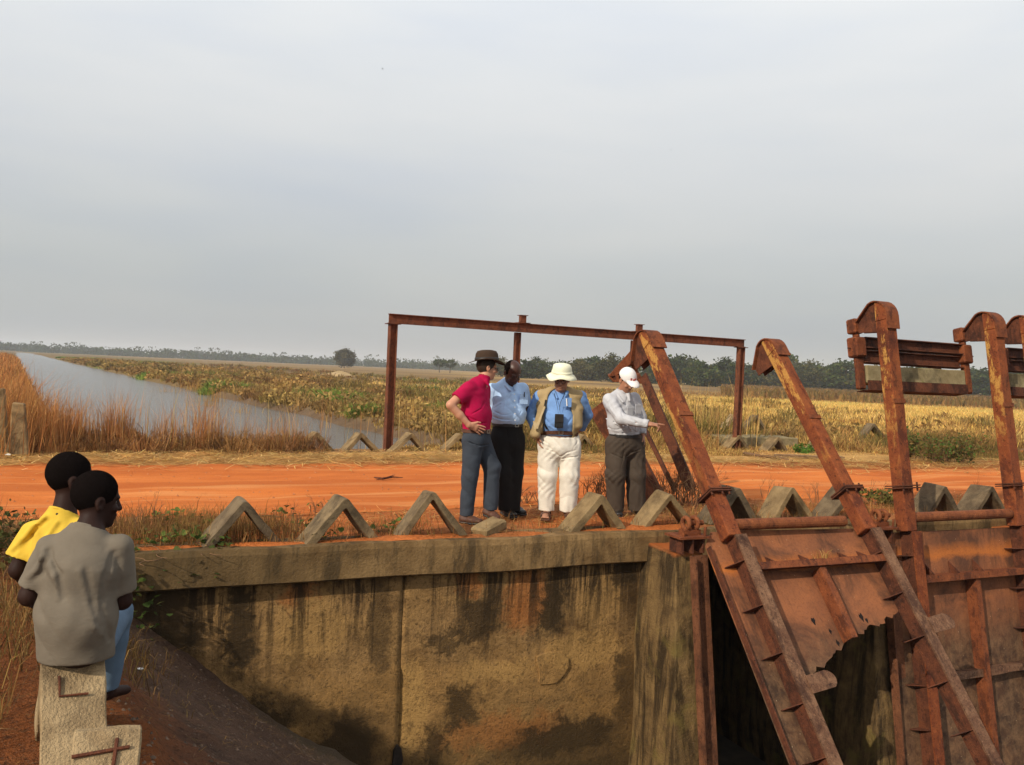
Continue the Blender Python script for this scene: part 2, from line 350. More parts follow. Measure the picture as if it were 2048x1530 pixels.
def m_ground():
    g = G('ground_soil', 0.95, 0.08); c = g.n('VertexColor', layer_name='col').outputs[0]; v = g.pos()
    n1 = g.noise(v, 1.7, 6, 0.65); n2 = g.noise(v, 30, 5, 0.7)
    c = g.mix(1.0, c, g.ramp(n1, [(0.3, 0.72), (0.7, 1.28)]), 'MULTIPLY')
    c = g.mix(1.0, c, g.ramp(n2, [(0.3, 0.65), (0.7, 1.3)]), 'MULTIPLY')
    g.color(c); g.bump(g.math('ADD', n1, n2), 0.6, 0.04); return g.m
M['ground'] = m_ground()
def m_road():
    g = G('laterite_road', 0.95, 0.08); v = g.map(g.pos(), rot=(0, 0, -TH)); y = g.n('SeparateXYZ', {0: v}).outputs[1]
    st = g.map(v, (0.5, 1.1, 1)); n1 = g.noise(st, 1.3, 6, 0.65, 0.4); n2 = g.noise(v, 42, 5, 0.7); n3 = g.noise(g.map(v, (0.10, 0.9, 1)), 1.5, 5, 0.6, 0.6)
    c = g.mix(g.ramp(n1, [(0.32, 0.0), (0.68, 1.0)]), (0.50, 0.128, 0.026), (0.64, 0.195, 0.045))
    c = g.mix(g.ramp(n3, [(0.45, 0.0), (0.58, 0.6)]), c, (0.39, 0.095, 0.021))           # darker wheel tracks
    c = g.mix(g.ramp(n2, [(0.3, 0.35), (0.5, 0.0)]), c, (0.33, 0.085, 0.022))
    n4 = g.noise(g.map(v, (0.09, 1.1, 1), loc=(4.0, 0.37, 0)), 2.3, 5, 0.65, 0.4); c = g.mix(g.ramp(n4, [(0.52, 0.0), (0.64, 0.55)]), c, (0.66, 0.29, 0.10))
    c = g.mix(g.ramp(g.noise(v, 6.5, 6, 0.7, 0.3), [(0.58, 0.0), (0.68, 0.5)]), c, (0.36, 0.10, 0.026))
    sp_ = g.n('TexVoronoi', {'Vector': v, 'Scale': 9.0}).outputs[0]
    c = g.mix(g.ramp(sp_, [(0.04, 0.6), (0.07, 0.0)]), c, (0.66, 0.33, 0.14))
    g.color(c); g.bump(g.math('ADD', g.math('MULTIPLY', n1, 0.7), n2), 0.5, 0.03); return g.m
M['road'] = m_road()
def m_slope():
    g = G('earth_slope_soil', 0.96, 0.06); v = g.pos()
    n1 = g.noise(v, 2.2, 7, 0.7, 0.4); n2 = g.noise(v, 26, 6, 0.75); n3 = g.noise(v, 90, 3, 0.6)
    z = g.n('SeparateXYZ', {0: v}).outputs[2]
    c = g.mix(g.ramp(n1, [(0.32, 0.0), (0.68, 1.0)]), (0.125, 0.078, 0.056), (0.23, 0.135, 0.088))
    c = g.mix(g.rng(g.math('ADD', z, g.math('MULTIPLY', n1, 0.4)), -0.15, 0.2), c, (0.36, 0.12, 0.04))
    c = g.mix(g.ramp(n2, [(0.34, 0.75), (0.5, 0.0)]), c, (0.06, 0.036, 0.025))
    c = g.mix(g.ramp(n3, [(0.60, 0.0), (0.68, 0.6)]), c, (0.36, 0.24, 0.15))
    c = g.mix(g.rng(g.math('ADD', z, g.math('MULTIPLY', n1, 0.7)), -0.7, -1.3), c, (0.21, 0.155, 0.10))
    g.color(c); g.bump(g.math('ADD', g.math('ADD', n1, g.math('MULTIPLY', n2, 1.5)), g.math('MULTIPLY', n3, 0.8)), 1.0, 0.07); return g.m
M['slope'] = m_slope()
def m_water(name, c, rough, bs, sc_):
    g = G(name, rough, 0.32); v = g.map(g.pos(), (1, 2.2, 1), (0, 0, R_(20)))
    n1 = g.noise(v, sc_, 4, 0.6); n2 = g.noise(v, sc_ * 4.5, 3, 0.6)
    g.color(c); g.bump(g.math('ADD', n1, g.math('MULTIPLY', n2, 0.4)), bs, 0.05); return g.m
M['canal'] = m_water('canal_water_surface', (0.10, 0.092, 0.075), 0.14, 1.0, 3.0)
M['basin'] = m_water('basin_water_surface', (0.02, 0.017, 0.01), 0.12, 0.15, 2.0)
M['grass'] = m_attr('dry_grass', 0.85, 0.3)
M['foliage'] = m_attr('foliage', 0.8, 0.25, 0.3)
M['twig'] = m_plain('dry_twig', (0.16, 0.085, 0.04), 0.9, 0.3, 8)
M['bark'] = m_plain('bark', (0.10, 0.075, 0.055), 0.95, 0.3, 4, 0.5)
M['skinlight'] = m_plain('tanned_skin', (0.50, 0.235, 0.14), 0.5, 0.10, 12, 0.0, 0.4)
M['skinmid'] = m_plain('brown_skin', (0.36, 0.165, 0.095), 0.5, 0.10, 12, 0.0, 0.4)
M['skindark'] = m_plain('dark_skin', (0.055, 0.020, 0.012), 0.42, 0.15, 12, 0.0, 0.4)
M['skinkid'] = m_plain('deep_brown_skin', (0.027, 0.012, 0.0085), 0.6, 0.15, 12, 0.0, 0.15)
M['hair'] = m_plain('black_hair', (0.0075, 0.0055, 0.005), 0.95, 0.4, 260, 0.5, 0.0)
M['hairbrown'] = m_plain('dark_brown_hair', (0.035, 0.02, 0.012), 0.7, 0.3, 120, 0.4, 0.2)
M['white_eye'] = m_plain('eye_white', (0.17, 0.14, 0.115), 0.5, 0.03)
M['black'] = m_plain('black_plastic', (0.012, 0.012, 0.012), 0.45, 0.2, 20, 0, 0.4)
M['leather'] = m_plain('brown_leather', (0.085, 0.035, 0.02), 0.6, 0.3, 30, 0.2)
M['leatherblack'] = m_plain('black_leather', (0.02, 0.017, 0.015), 0.45, 0.3, 30, 0.1)
M['metal'] = m_plain('buckle_metal', (0.45, 0.42, 0.36), 0.35, 0.1, 10, 0, 0.5, 0.8)
M['white'] = m_plain('white_paper', (0.8, 0.78, 0.74), 0.8, 0.05)
M['straw'] = m_plain('plank_wood', (0.17, 0.10, 0.05), 0.9, 0.3, 12, 0.5)
# ------------------------------------------------------------------ terrain
rng = np.random.default_rng(7)
_w = [(rng.uniform(-1, 1, 2), rng.uniform(0, 6.28)) for _ in range(40)]
def vnoise(x, y, f, k0=0):                           # smooth value noise in about -1..1
    r = 0
    for i in range(9):
        d, p = _w[(i + k0 * 5) % 40]
        d = d / np.linalg.norm(d); r = r + np.sin(f * (0.6 + 0.17 * i) * (d[0] * x + d[1] * y) + p + 1.3 * np.sin(f * 0.45 * (d[1] * x - d[0] * y) + p * 2))
    return r / 4.0
def sstep(a, b, x):
    t = np.clip((x - a) / (b - a), 0, 1); return t * t * (3 - 2 * t)
def SQ(x, y): return x * T[0] + y * T[1], x * N[0] + y * N[1]
ER, EL, WATER = 10.4, 1.0, -0.62
def canal_e(x, y): return x * 0.868 + y * 0.497
def h_upper(x, y):
    s, q = SQ(x, y); e = canal_e(x, y)
    far = np.hypot(x, y)
    plain = -0.12 - 0.22 * sstep(17, 30, q) + 0.07 * vnoise(x, y, 0.35) + 0.03 * vnoise(x, y, 1.1, 2)
    emb = 0.0 + 0.018 * vnoise(x, y, 2.3, 1) * sstep(16.4, 15.4, q) - 0.07 * sstep(15.4, 16.8, q)
    z = emb + (plain - emb) * sstep(16.8, 19.5, q)
    ew = (0.3 * vnoise(x, y, 0.33, 3) + 0.25 * vnoise(x, y, 1.0, 1)) * sstep(17, 22, q)
    z = z + 0.45 * sstep(EL + 0.5, EL - 2.0, e) * sstep(17, 20, q)
    d = np.where(e < (ER + EL) / 2, e - EL, ER - e) + ew * 0.5
    zc = np.where(d > 0, WATER - 0.3 * d, WATER - 0.62 * d)
    zc = np.maximum(zc, -1.6)
    zc = np.maximum(zc, 0.0 - np.maximum(q - 16.9, -1) * 0.75)
    fade = sstep(700, 900, far)
    zc = zc * (1 - fade) + z * fade
    return np.minimum(z, np.where(q > 16.5, zc, z))
def mixc(c, d, f): return c * (1 - f[..., None]) + np.asarray(d)[None, :] * f[..., None]
def ground_color(x, y):
    s, q = SQ(x, y); e = canal_e(x, y); far = np.hypot(x, y)
    c = np.tile(np.array([0.42, 0.125, 0.033]), (x.shape[0], 1))
    nn = vnoise(x, y, 1.5, 1); n2 = vnoise(x, y, 4.5, 2)
    c = mixc(c, (0.24, 0.11, 0.045), sstep(0.1, 0.6, nn + 0.4 * n2) * sstep(9.6, 9.0, q) * 0.7)
    c = mixc(c, (0.46, 0.26, 0.085), sstep(13.5, 14.1, q + 0.25 * n2) * (1 - 0.3 * sstep(0.2, 0.7, nn)))
    c = mixc(c, (0.25, 0.13, 0.055), sstep(15.3, 16.6, q + 0.4 * nn))
    c = mixc(c, (0.17, 0.115, 0.05), sstep(17, 20, q))
    # the fields
    X_Y = x / np.maximum(y, 1)
    field = sstep(ER + 6, ER + 14, e) * sstep(19, 24, q)
    band = vnoise(x * 0.25, y, 0.045, 4) + 0.5 * vnoise(x * 0.6, y, 0.13, 1)
    right = sstep(0.12, 0.26, X_Y)
    gold = np.array([0.50, 0.34, 0.075]); tan = np.array([0.33, 0.205, 0.075]); brown = np.array([0.17, 0.105, 0.045]); pale = np.array([0.50, 0.37, 0.15]); green = np.array([0.14, 0.16, 0.04])
    cf = mixc(np.tile(tan, (x.shape[0], 1)), brown, sstep(0.1, 0.8, band))
    cf = mixc(cf, (0.42, 0.29, 0.11), sstep(-0.3, -0.9, band) * 0.7); cf = mixc(cf, (0.20, 0.125, 0.05), sstep(0.02, -0.12, X_Y) * sstep(90, 140, y) * 0.8)
    cg = np.tile(gold, (x.shape[0], 1)); yy = y + 6 * vnoise(x, y, 0.05, 3)
    cg = mixc(cg, brown, sstep(92, 112, yy) * sstep(300, 240, yy) * (0.6 + 0.4 * sstep(-0.5, 0.3, vnoise(x, y * 0.3, 0.06, 2))))
    cg = mixc(cg, pale, sstep(260, 330, yy))
    cf = cf * (1 - right[:, None]) + cg * right[:, None]
    c = c * (1 - field[:, None]) + cf * field[:, None]
    bank = sstep(ER + 75, ER + 30, e) * sstep(0.16, 0.05, X_Y) * sstep(ER - 1, ER + 1, e) * sstep(17, 19, q)
    c = mixc(c, (0.17, 0.11, 0.045), bank * 0.85)
    c = mixc(c, (0.13, 0.085, 0.05), sstep(-0.26, -0.42, h_upper(x, y)) * sstep(17, 18, q) * sstep(80, 50, far))
    c = mixc(c, (0.10, 0.16, 0.03), bank * sstep(0.55, 0.9, vnoise(x, y, 0.22, 2)) * 0.8)
    # laterite side track on the right
    tr = sstep(20.3, 21.2, s + 0.2 * n2) * sstep(9, 9.6, q) * sstep(17.5, 16.6, q + 0.3 * nn)
    c = mixc(c, (0.52, 0.15, 0.035), tr)
    return c
def lines(segs):
    o = [segs[0][0]]
    for a, b, st in segs:
        n = max(1, int(round((b - a) / st))); o += list(np.linspace(a, b, n + 1)[1:])
    return np.array(o)
def geo(a, b, n): return list(np.geomspace(a, b, n))
def grid_mesh(name, S, Q, hf, cf=None, keep=None):
    SS, QQ = np.meshgrid(S, Q, indexing='ij'); x = (SS * T[0] + QQ * N[0]).ravel(); y = (SS * T[1] + QQ * N[1]).ravel()
    z = hf(x, y); ns, nq = len(S), len(Q); i = np.arange(ns * nq).reshape(ns, nq)
    quads = np.stack([i[:-1, :-1], i[1:, :-1], i[1:, 1:], i[:-1, 1:]], -1).reshape(-1, 4)
    return fast_mesh(name, np.stack([x, y, z], 1), quads=quads, colors=None if cf is None else cf(x, y), smooth=True)

S = np.concatenate([[-v for v in reversed(geo(14.5, 3600, 44))], lines([(-14, -4, 0.4), (-4, 14, 0.12), (14, 26, 0.3)]), geo(26.6, 3600, 46)])
Q = np.concatenate([lines([(7.64, 18.2, 0.12), (18.2, 30, 0.28)]), geo(30.5, 3600, 110)])
def h_up2(x, y):
    s, q = SQ(x, y); edge = 0.03 * vnoise(x, y, 5, 1)
    z = h_upper(x, y)
    return z + sstep(7.95, 7.75, q) * (0.022 + edge * 0.5) - sstep(7.76, 7.63, q) * 0.035
g_ = link('ground', grid_mesh('ground', S, Q, h_up2, ground_color), M['ground']); tag(g_, kind='structure')

def s0(q): return np.interp(q, [4.0, 7.5], [0.22, -0.6])
def h_lower(x, y):
    s, q = SQ(x, y)
    z = -0.73 * np.maximum(s - s0(q), -0.02) + 0.06 * vnoise(x, y, 2.2) + 0.03 * vnoise(x, y, 7, 2) + 0.018 * vnoise(x, y, 16, 4)
    z = np.maximum(z, -3.25 + 0.04 * vnoise(x, y, 1.2, 1))
    z = np.where(s < s0(q), 0.0 + 0.03 * vnoise(x, y, 2.0, 2) + 0.02 * vnoise(x, y, 6, 3), z)
    return z
S2 = np.concatenate([[-v for v in reversed(geo(7, 400, 12))], lines([(-6.5, 5.0, 0.075), (5.0, 26, 0.5)])])
Q2 = np.concatenate([[-v for v in reversed(geo(8, 400, 12))], lines([(-7, 1, 0.4), (1, 7.76, 0.075)])])
g2 = link('earth_slope', grid_mesh('earth_slope', S2, Q2, h_lower), M['slope']); tag(g2, kind='structure')

# road: its own sheet, ragged edges
sl_ = lines([(-60, -12, 1.5), (-12, 24, 0.15), (24, 90, 1.5)]); ql = np.linspace(0, 1, 37)
SS, QQ = np.meshgrid(sl_, ql, indexing='ij')
q_a = 9.25 + 0.10 * vnoise(SS, SS * 0, 1.9, 1) + 0.06 * vnoise(SS, SS * 0 + 3, 6.1, 2) + np.clip(SS - 4, 0, 9) * 0.05
q_b = 13.75 + 0.12 * vnoise(SS, SS * 0 + 9, 1.7, 3) + 0.06 * vnoise(SS, SS * 0 + 5, 5.3, 1) - 1.35 * sstep(8.5, 13.5, SS)
qq = q_a + (q_b - q_a) * QQ
x, y = SS * T[0] + qq * N[0], SS * T[1] + qq * N[1]
edge = np.minimum(QQ, 1 - QQ)
z = h_upper(x, y) + 0.012 * np.clip(edge / 0.08, 0, 1) + 0.002 - 0.012 * np.exp(-((QQ - 0.3) / 0.07) ** 2) - 0.012 * np.exp(-((QQ - 0.68) / 0.07) ** 2) + 0.003
i = np.arange(x.size).reshape(x.shape)
quads = np.stack([i[:-1, :-1], i[1:, :-1], i[1:, 1:], i[:-1, 1:]], -1).reshape(-1, 4)
rd = link('dirt_road', fast_mesh('dirt_road', np.stack([x.ravel(), y.ravel(), z.ravel()], 1), quads=quads, smooth=True), M['road']); tag(rd, kind='structure')

# water
cd_ = np.array([-0.497, 0.868]); cp_ = np.array([0.868, 0.497])
def canal_pt(e, l, z): p = cp_ * e + cd_ * l; return (p[0], p[1], z)
# start the water behind the embankment (q>17), end it before the far tree line
mw = MB(); L0 = 6.0
mw.add([canal_pt(EL - 3, 8, WATER), canal_pt(ER + 3, 8, WATER), canal_pt(ER + 3, 900, WATER), canal_pt(EL - 3, 900, WATER)], [(0, 1, 2, 3)])
o = mw.build('canal_water', M['canal'], fix=False); tag(o, kind='structure')
bm_ = bmesh.new(); bm_.from_mesh(o.data)
bmesh.ops.bisect_plane(bm_, geom=bm_.verts[:] + bm_.edges[:] + bm_.faces[:], plane_co=W(0, 17.3), plane_no=N, clear_inner=True)
bm_.to_mesh(o.data); bm_.free()
mw = MB(); mw.add([W(1.5, -6, -2.95), W(26, -6, -2.95), W(26, 7.66, -2.95), W(1.5, 7.66, -2.95)], [(0, 1, 2, 3)])
o = mw.build('basin_water', M['basin'], fix=False); tag(o, kind='structure')

# ------------------------------------------------------------------ retaining wall, parapet, piers  (their local x,y,z are s,q,z)
ROT = (0, 0, TH)
wall = empty('retaining_wall', 'stained concrete retaining wall below the row of chevron blocks, left of the gates', 'wall', rot=ROT)
def panel(a, b, zlo, zhi, qf, name, seed):           # roughened slab
    nx, nz = int((b - a) / 0.06), int((zhi - zlo) / 0.06)
    xs = np.linspace(a, b, nx + 1); zs = np.linspace(zlo, zhi, nz + 1)
    XX, ZZ = np.meshgrid(xs, zs, indexing='ij')
    YY = qf + 0.010 * vnoise(XX, ZZ, 3.5, seed) + 0.004 * vnoise(XX, ZZ, 13, seed + 1) - 0.035 * sstep(-1.15, -1.32, ZZ + 0.06 * vnoise(XX, ZZ * 0, 1.2, seed)) * (1 if seed == 1 else 0.35)
    i = np.arange(XX.size).reshape(XX.shape); Vf = np.stack([XX.ravel(), YY.ravel(), ZZ.ravel()], 1)
    q_ = np.stack([i[:-1, :-1], i[1:, :-1], i[1:, 1:], i[:-1, 1:]], -1).reshape(-1, 4)
    bnd = np.concatenate([i[:, 0], i[-1, 1:], i[-2::-1, -1], i[0, -2:0:-1]])
    Vb = Vf[bnd].copy(); Vb[:, 1] = 8.15; k = len(Vf); n = len(bnd)
    side = [(bnd[j], k + j, k + (j + 1) % n, bnd[(j + 1) % n]) for j in range(n)]
    me = fast_mesh(name, np.concatenate([Vf, Vb]), quads=np.concatenate([q_, np.array(side)]))
    return link(name, me, M['wall'], wall)
SEAM = 2.50
panel(-2.6, SEAM - 0.004, -3.3, -0.305, 7.70, 'wall_panel', 1)
panel(SEAM + 0.004, 5.10, -3.3, -0.305, 7.685, 'wall_panel', 3)
def plate(pts, q0, th, name, mat, seed):             # irregular plaster scab on the wall
    mb = MB(); mb.prism([(z_, x_) for x_, z_ in pts], 1, q0 - th, q0 + 0.02); return mb.build(name, mat, wall, bevel=0.006)
plate([(4.05 + 0.17 * math.cos(t) * (1 + 0.25 * math.sin(3 * t + 1)), -1.33 + 0.2 * math.sin(t) * (1 + 0.2 * math.cos(2 * t))) for t in np.linspace(0, 6.28, 19)[:-1]], 7.665, 0.012, 'plaster_patch', M['wall'], 1)
# broken hole at the foot of the joint
mb = MB(); mb.prism([(-2.10, 2.44), (-1.92, 2.45), (-1.86, 2.48), (-1.90, 2.52), (-2.02, 2.54), (-2.16, 2.50), (-2.30, 2.47)], 1, 7.615, 7.645)
mb.build('broken_hole', m_plain('hole_dark', (0.02, 0.014, 0.01), 0.95), wall, noise=0.01, sub=0.1)

cb = MB()
xs = np.linspace(-2.6, 19.0, 217); prof = [(7.585, 0.0), (7.57, -0.05), (7.572, -0.30), (7.60, -0.318), (7.99, -0.318), (7.99, 0.0)]
v = []
for x_ in xs:
    for a_, b_ in prof: v.append((x_, a_ + 0.008 * vnoise(np.array(x_), np.array(b_), 4.1, 2), b_ + 0.012 * vnoise(np.array(x_), np.array(a_), 2.1, 3) + (-0.06 * sstep(-2.2, 0.0, -x_) if b_ < -0.2 else 0) * 0))
n_ = len(prof); f = [(i * n_ + j, i * n_ + (j + 1) % n_, (i + 1) * n_ + (j + 1) % n_, (i + 1) * n_ + j) for i in range(len(xs) - 1) for j in range(n_)]
f += [tuple(range(n_)), tuple((len(xs) - 1) * n_ + j for j in reversed(range(n_)))]
cb.add(v, f)
o = cb.build('parapet_beam', M['curb']); o.rotation_euler = ROT
tag(o, 'long weathered concrete edge beam running under the chevron blocks along the wall top', 'edge beam')

PIERS = [(5.08, 5.42), (7.70, 7.98), (10.25, 10.52)]
plab = ['lit concrete pier with rust stained nose between the long wall and the first gate', 'mossy concrete pier seen through the torn hole of the left gate', 'concrete pier beyond the right hand gate at the picture edge']
piers = []
for (a, b), lb in zip(PIERS, plab):
    p = empty('concrete_pier', lb, 'pier', rot=ROT, group='piers between the sluice gates')
    mb = MB(); mb.prism([(7.10, -0.13), (6.60, -3.3), (13.0, -3.3), (13.0, -0.335), (7.66, -0.335), (7.66, -0.11)], 0, a, b)
    o = mb.build('pier_body', M['pier'], p, bevel=0.012, sub=0.25, noise=0.012, seed=a)
    for v_ in o.data.vertices:
        if v_.co.x < (a + b) / 2 and v_.co.y < 8: v_.co.x += 0.065 * (v_.co.z + 0.1)
    g = MB(); ax = np.array([[1, 0, 0], [0, 0.158, 1.0], [0, 1, -0.158]]); ax = ax / np.linalg.norm(ax, axis=1)[:, None]
    for dx, wx, th in ((b - 0.10, 0.10, 0.012), (b - 0.195, 0.008, 0.05)):
        c = np.array([dx, 7.065 - 0.158 * 1.6 - th, -1.72]); g.box(c, (wx, 1.6, th), ax)
    g.build('guide_rail', M['guide'], p, noise=0.003, sub=0.4)
    piers.append(p)
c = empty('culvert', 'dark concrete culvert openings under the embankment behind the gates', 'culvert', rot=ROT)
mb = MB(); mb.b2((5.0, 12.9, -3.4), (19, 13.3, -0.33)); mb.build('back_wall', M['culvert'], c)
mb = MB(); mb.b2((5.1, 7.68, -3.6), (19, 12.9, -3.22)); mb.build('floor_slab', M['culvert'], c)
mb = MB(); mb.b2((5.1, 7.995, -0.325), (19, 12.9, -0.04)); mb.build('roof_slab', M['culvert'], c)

# ------------------------------------------------------------------ chevron blocks
def block_mesh(name, seed, mat, W_=0.37, H=0.39, D=0.27, th=0.072):
    r = np.random.default_rng(seed)
    outer = [(-W_, 0), (-0.034, H - 0.014), (-0.018, H), (0.018, H), (0.034, H - 0.014), (W_, 0)]
    c = th * 1.42
    inner = [(-W_ + c, 0), (-0.020, H - c), (-0.008, H - c + 0.012), (0.008, H - c + 0.012), (0.020, H - c), (W_ - c, 0)]
    def dens(P):
        o = []
        for i_ in range(len(P) - 1):
            n = 7 if np.hypot(P[i_ + 1][0] - P[i_][0], P[i_ + 1][1] - P[i_][1]) > 0.1 else 1
            for k in range(n): t = k / n; o.append((P[i_][0] * (1 - t) + P[i_ + 1][0] * t, P[i_][1] * (1 - t) + P[i_ + 1][1] * t))
        return o + [P[-1]]
    o, ii = dens(outer), dens(inner); k = len(o)
    mb = MB(); ny = 4; v = []
    rows = [o[j] for j in range(k)] + [ii[j] for j in range(k)]
    for y_ in np.linspace(-D / 2, D / 2, ny + 1): v += [(p[0], y_, p[1]) for p in rows]
    R = 2 * k; f = []
    for a in range(ny):
        b0, b1 = a * R, (a + 1) * R
        for j in range(k - 1):
            f.append((b0 + j, b0 + j + 1, b1 + j + 1, b1 + j)); f.append((b0 + k + j, b1 + k + j, b1 + k + j + 1, b0 + k + j + 1))
        for j in (0, k - 1): f.append((b0 + j, b1 + j, b1 + k + j, b0 + k + j))
    for b0 in (0, ny * R):
        for j in range(k - 1): f.append((b0 + j, b0 + k + j, b0 + k + j + 1, b0 + j + 1))
    mb.add(v, f)
    ob = mb.build(name, mat, bevel=0.005, noise=0.0065, seed=seed)
    return ob
M['blockmid'] = m_concrete('brown_weathered_concrete', (0.12, 0.082, 0.045), (0.24, 0.17, 0.09), (0.05, 0.036, 0.022))
near = [(1.05, 'blockdark', 'leftmost dark chevron block on the near edge, beside the green creeper'),
        (1.92, 'blockmid', 'second chevron block from the left, pale edged with a creeper leaf under its left leg'),
        (2.79, 'blockmid', 'third chevron block from the left, just left of the man in the red shirt'),
        (4.58, 'block', 'sunlit chevron block in front of the white trousers'),
        (5.45, 'block', 'sunlit chevron block in front of the dark trousered man pointing'),
        (6.35, 'blockdark', 'half hidden chevron block just right of the first leaning gate arm'),
        (7.20, 'block', 'grey chevron block above the rusty pipe, between the two leaning gate arms'),
        (8.05, 'blockdark', 'chevron block half hidden behind the second leaning gate arm'),
        (9.65, 'blockdark', 'rounded dark chevron block between the two upright gate arms'),
        (10.50, 'blockdark', 'chevron block behind the right upright gate arm')]
for k, (s_, mt, lb) in enumerate(near):
    o = block_mesh('concrete_block', k + 1, M[mt], W_=0.365 + 0.02 * math.sin(k * 2.1), H=0.41 + 0.015 * math.sin(k * 1.3), D=0.27 if k < 5 else 0.31, th=0.068 + 0.010 * math.sin(k * 2.7))
    p = W(s_, 7.87 + 0.015 * math.sin(k * 3.3) + (0.06 if k > 4 else 0), -0.02 - 0.02 * math.sin(k * 2.3)); o.location = p
    o.rotation_euler = (0.06 * math.sin(k * 1.7 + 1), 0.05 * math.sin(k * 2.9), TH + (0.10 if k in (0, 1) else -0.05 if k == 2 else 0.02 * math.sin(k)))
    tag(o, lb, 'concrete block', 'chevron blocks along the near edge')
# fallen fragment under the red-shirted man's boot
mb = MB(); mb.b2((-0.17, -0.10, -0.055), (0.17, 0.10, 0.055)); o = mb.build('concrete_fragment', M['block'], bevel=0.02, sub=0.1, noise=0.016, seed=5)
o.location = onz(978, 1056, 0.05); o.rotation_euler = (0.05, -0.22, R_(52)); tag(o, 'broken concrete fragment on the soil under the front shoe of the red shirted man', 'concrete fragment')
# far row
farr = [(0.35, 16.75, 'far chevron block in dry grass at the left, straight above the boys'), (3.45, 16.35, 'far chevron block half buried in brown grass left of the gantry'),
        (4.25, 16.1, 'far chevron block just left of the gantry post by the water'), (5.2, 16.05, 'far chevron block just right of the left gantry post, water behind it'),
        (6.3, 16.3, 'far chevron block behind the red shirted man'), (9.3, 16.6, 'far chevron block between the white trousered and the pointing man'),
        (13.75, 17.0, 'far chevron block at the foot of the right gantry post'), (14.55, 16.55, 'far orange stained chevron block right of the gantry post'), (15.75, 16.35, 'far chevron block with green weeds at its foot, left of the second leaning arm')]
for k, (s_, q_, lb) in enumerate(farr):
    o = block_mesh('concrete_block', k + 31, M['block'], W_=0.40, H=0.38, D=0.3)
    o.location = W(s_, q_, float(h_upper(*W(s_, q_)[:2])) - 0.02); o.rotation_euler = (0, 0.05 * math.sin(k * 2.2), TH + 0.1 * math.sin(k)); tag(o, lb, 'concrete block', 'chevron blocks along the far verge')
back = [(15.9, 19.8, 'far pale chevron block standing on the gantry footing'), (16.8, 20.0, 'far dark chevron block beside the pale one behind the gantry post'), (19.9, 18.6, 'left dark block corner sunk in grass right of the second leaning arm'), (20.9, 18.5, 'right dark block corner sunk in grass left of the upright arm')]
for k, (s_, q_, lb) in enumerate(back):
    o = block_mesh('concrete_block', k + 51, M['blockpale' if k == 0 else 'blockdark'], W_=0.52, H=0.55, D=0.3)
    o.location = W(s_, q_, float(h_upper(*W(s_, q_)[:2])) + (0.28 if k < 2 else 0.12)); o.rotation_euler = (0, 0.06 * math.sin(k * 2.2), TH - 0.15); tag(o, lb, 'concrete block', 'chevron blocks behind the gantry')
mb = MB(); mb.b2((-0.9, -0.5, -0.3), (1.35, 0.5, 0.2)); o = mb.build('gantry_footing', M['mossy'], bevel=0.02, sub=0.3, noise=0.02)
o.location = W(14.75, 17.9, 0.0); o.rotation_euler = ROT; tag(o, 'low mossy concrete footing around the right gantry post', 'footing')
# row under the boys: runs towards the camera
def bar(pts, r): mb = MB(); mb.tube(pts, r, 6); return mb
kb = [(at(146, 1322, 3.46), 0.0, 'concrete block the boy in the grey shirt sits on', 0), (at(205, 1462, 2.80), 0.10, 'broken concrete block nearest the camera, bottom left corner', 1)]
for k, (p, dz, lb, e_) in enumerate(kb):
    H = 0.40
    o = block_mesh('concrete_block', 71 + k, M['blockpale'], W_=0.40, H=H, D=0.225 if k == 0 else 0.20, th=0.13)
    o.location = (p[0], p[1], p[2] - H); o.rotation_euler = (0.04 if k else 0.0, 0.06 if k else 0, TH + math.pi / 2 + (0.10 if k == 0 else -0.06)); tag(o, lb, 'concrete block', 'chevron blocks in the row towards the camera')
    bars = MB()
    d = 1 / math.sqrt(2)
    def on(u, y_): return (-0.05 - u * d * 0.97, y_, H - 0.0192 - u * d * 1.03)   # a point on the slope that faces the camera
    if k == 0: bars.tube([on(0.02, 0.05), on(0.10, 0.05), on(0.105, -0.05)], 0.005, 6)
    else: bars.tube([on(0.05, 0.095), on(0.03, -0.07)], 0.006, 6); bars.tube([on(0.0, -0.03), on(0.16, -0.025)], 0.006, 6)
    bars.build('groove_bar', M['rustdark'], o, noise=0.002)  # thin dark bars added to stand for the cracked grooves

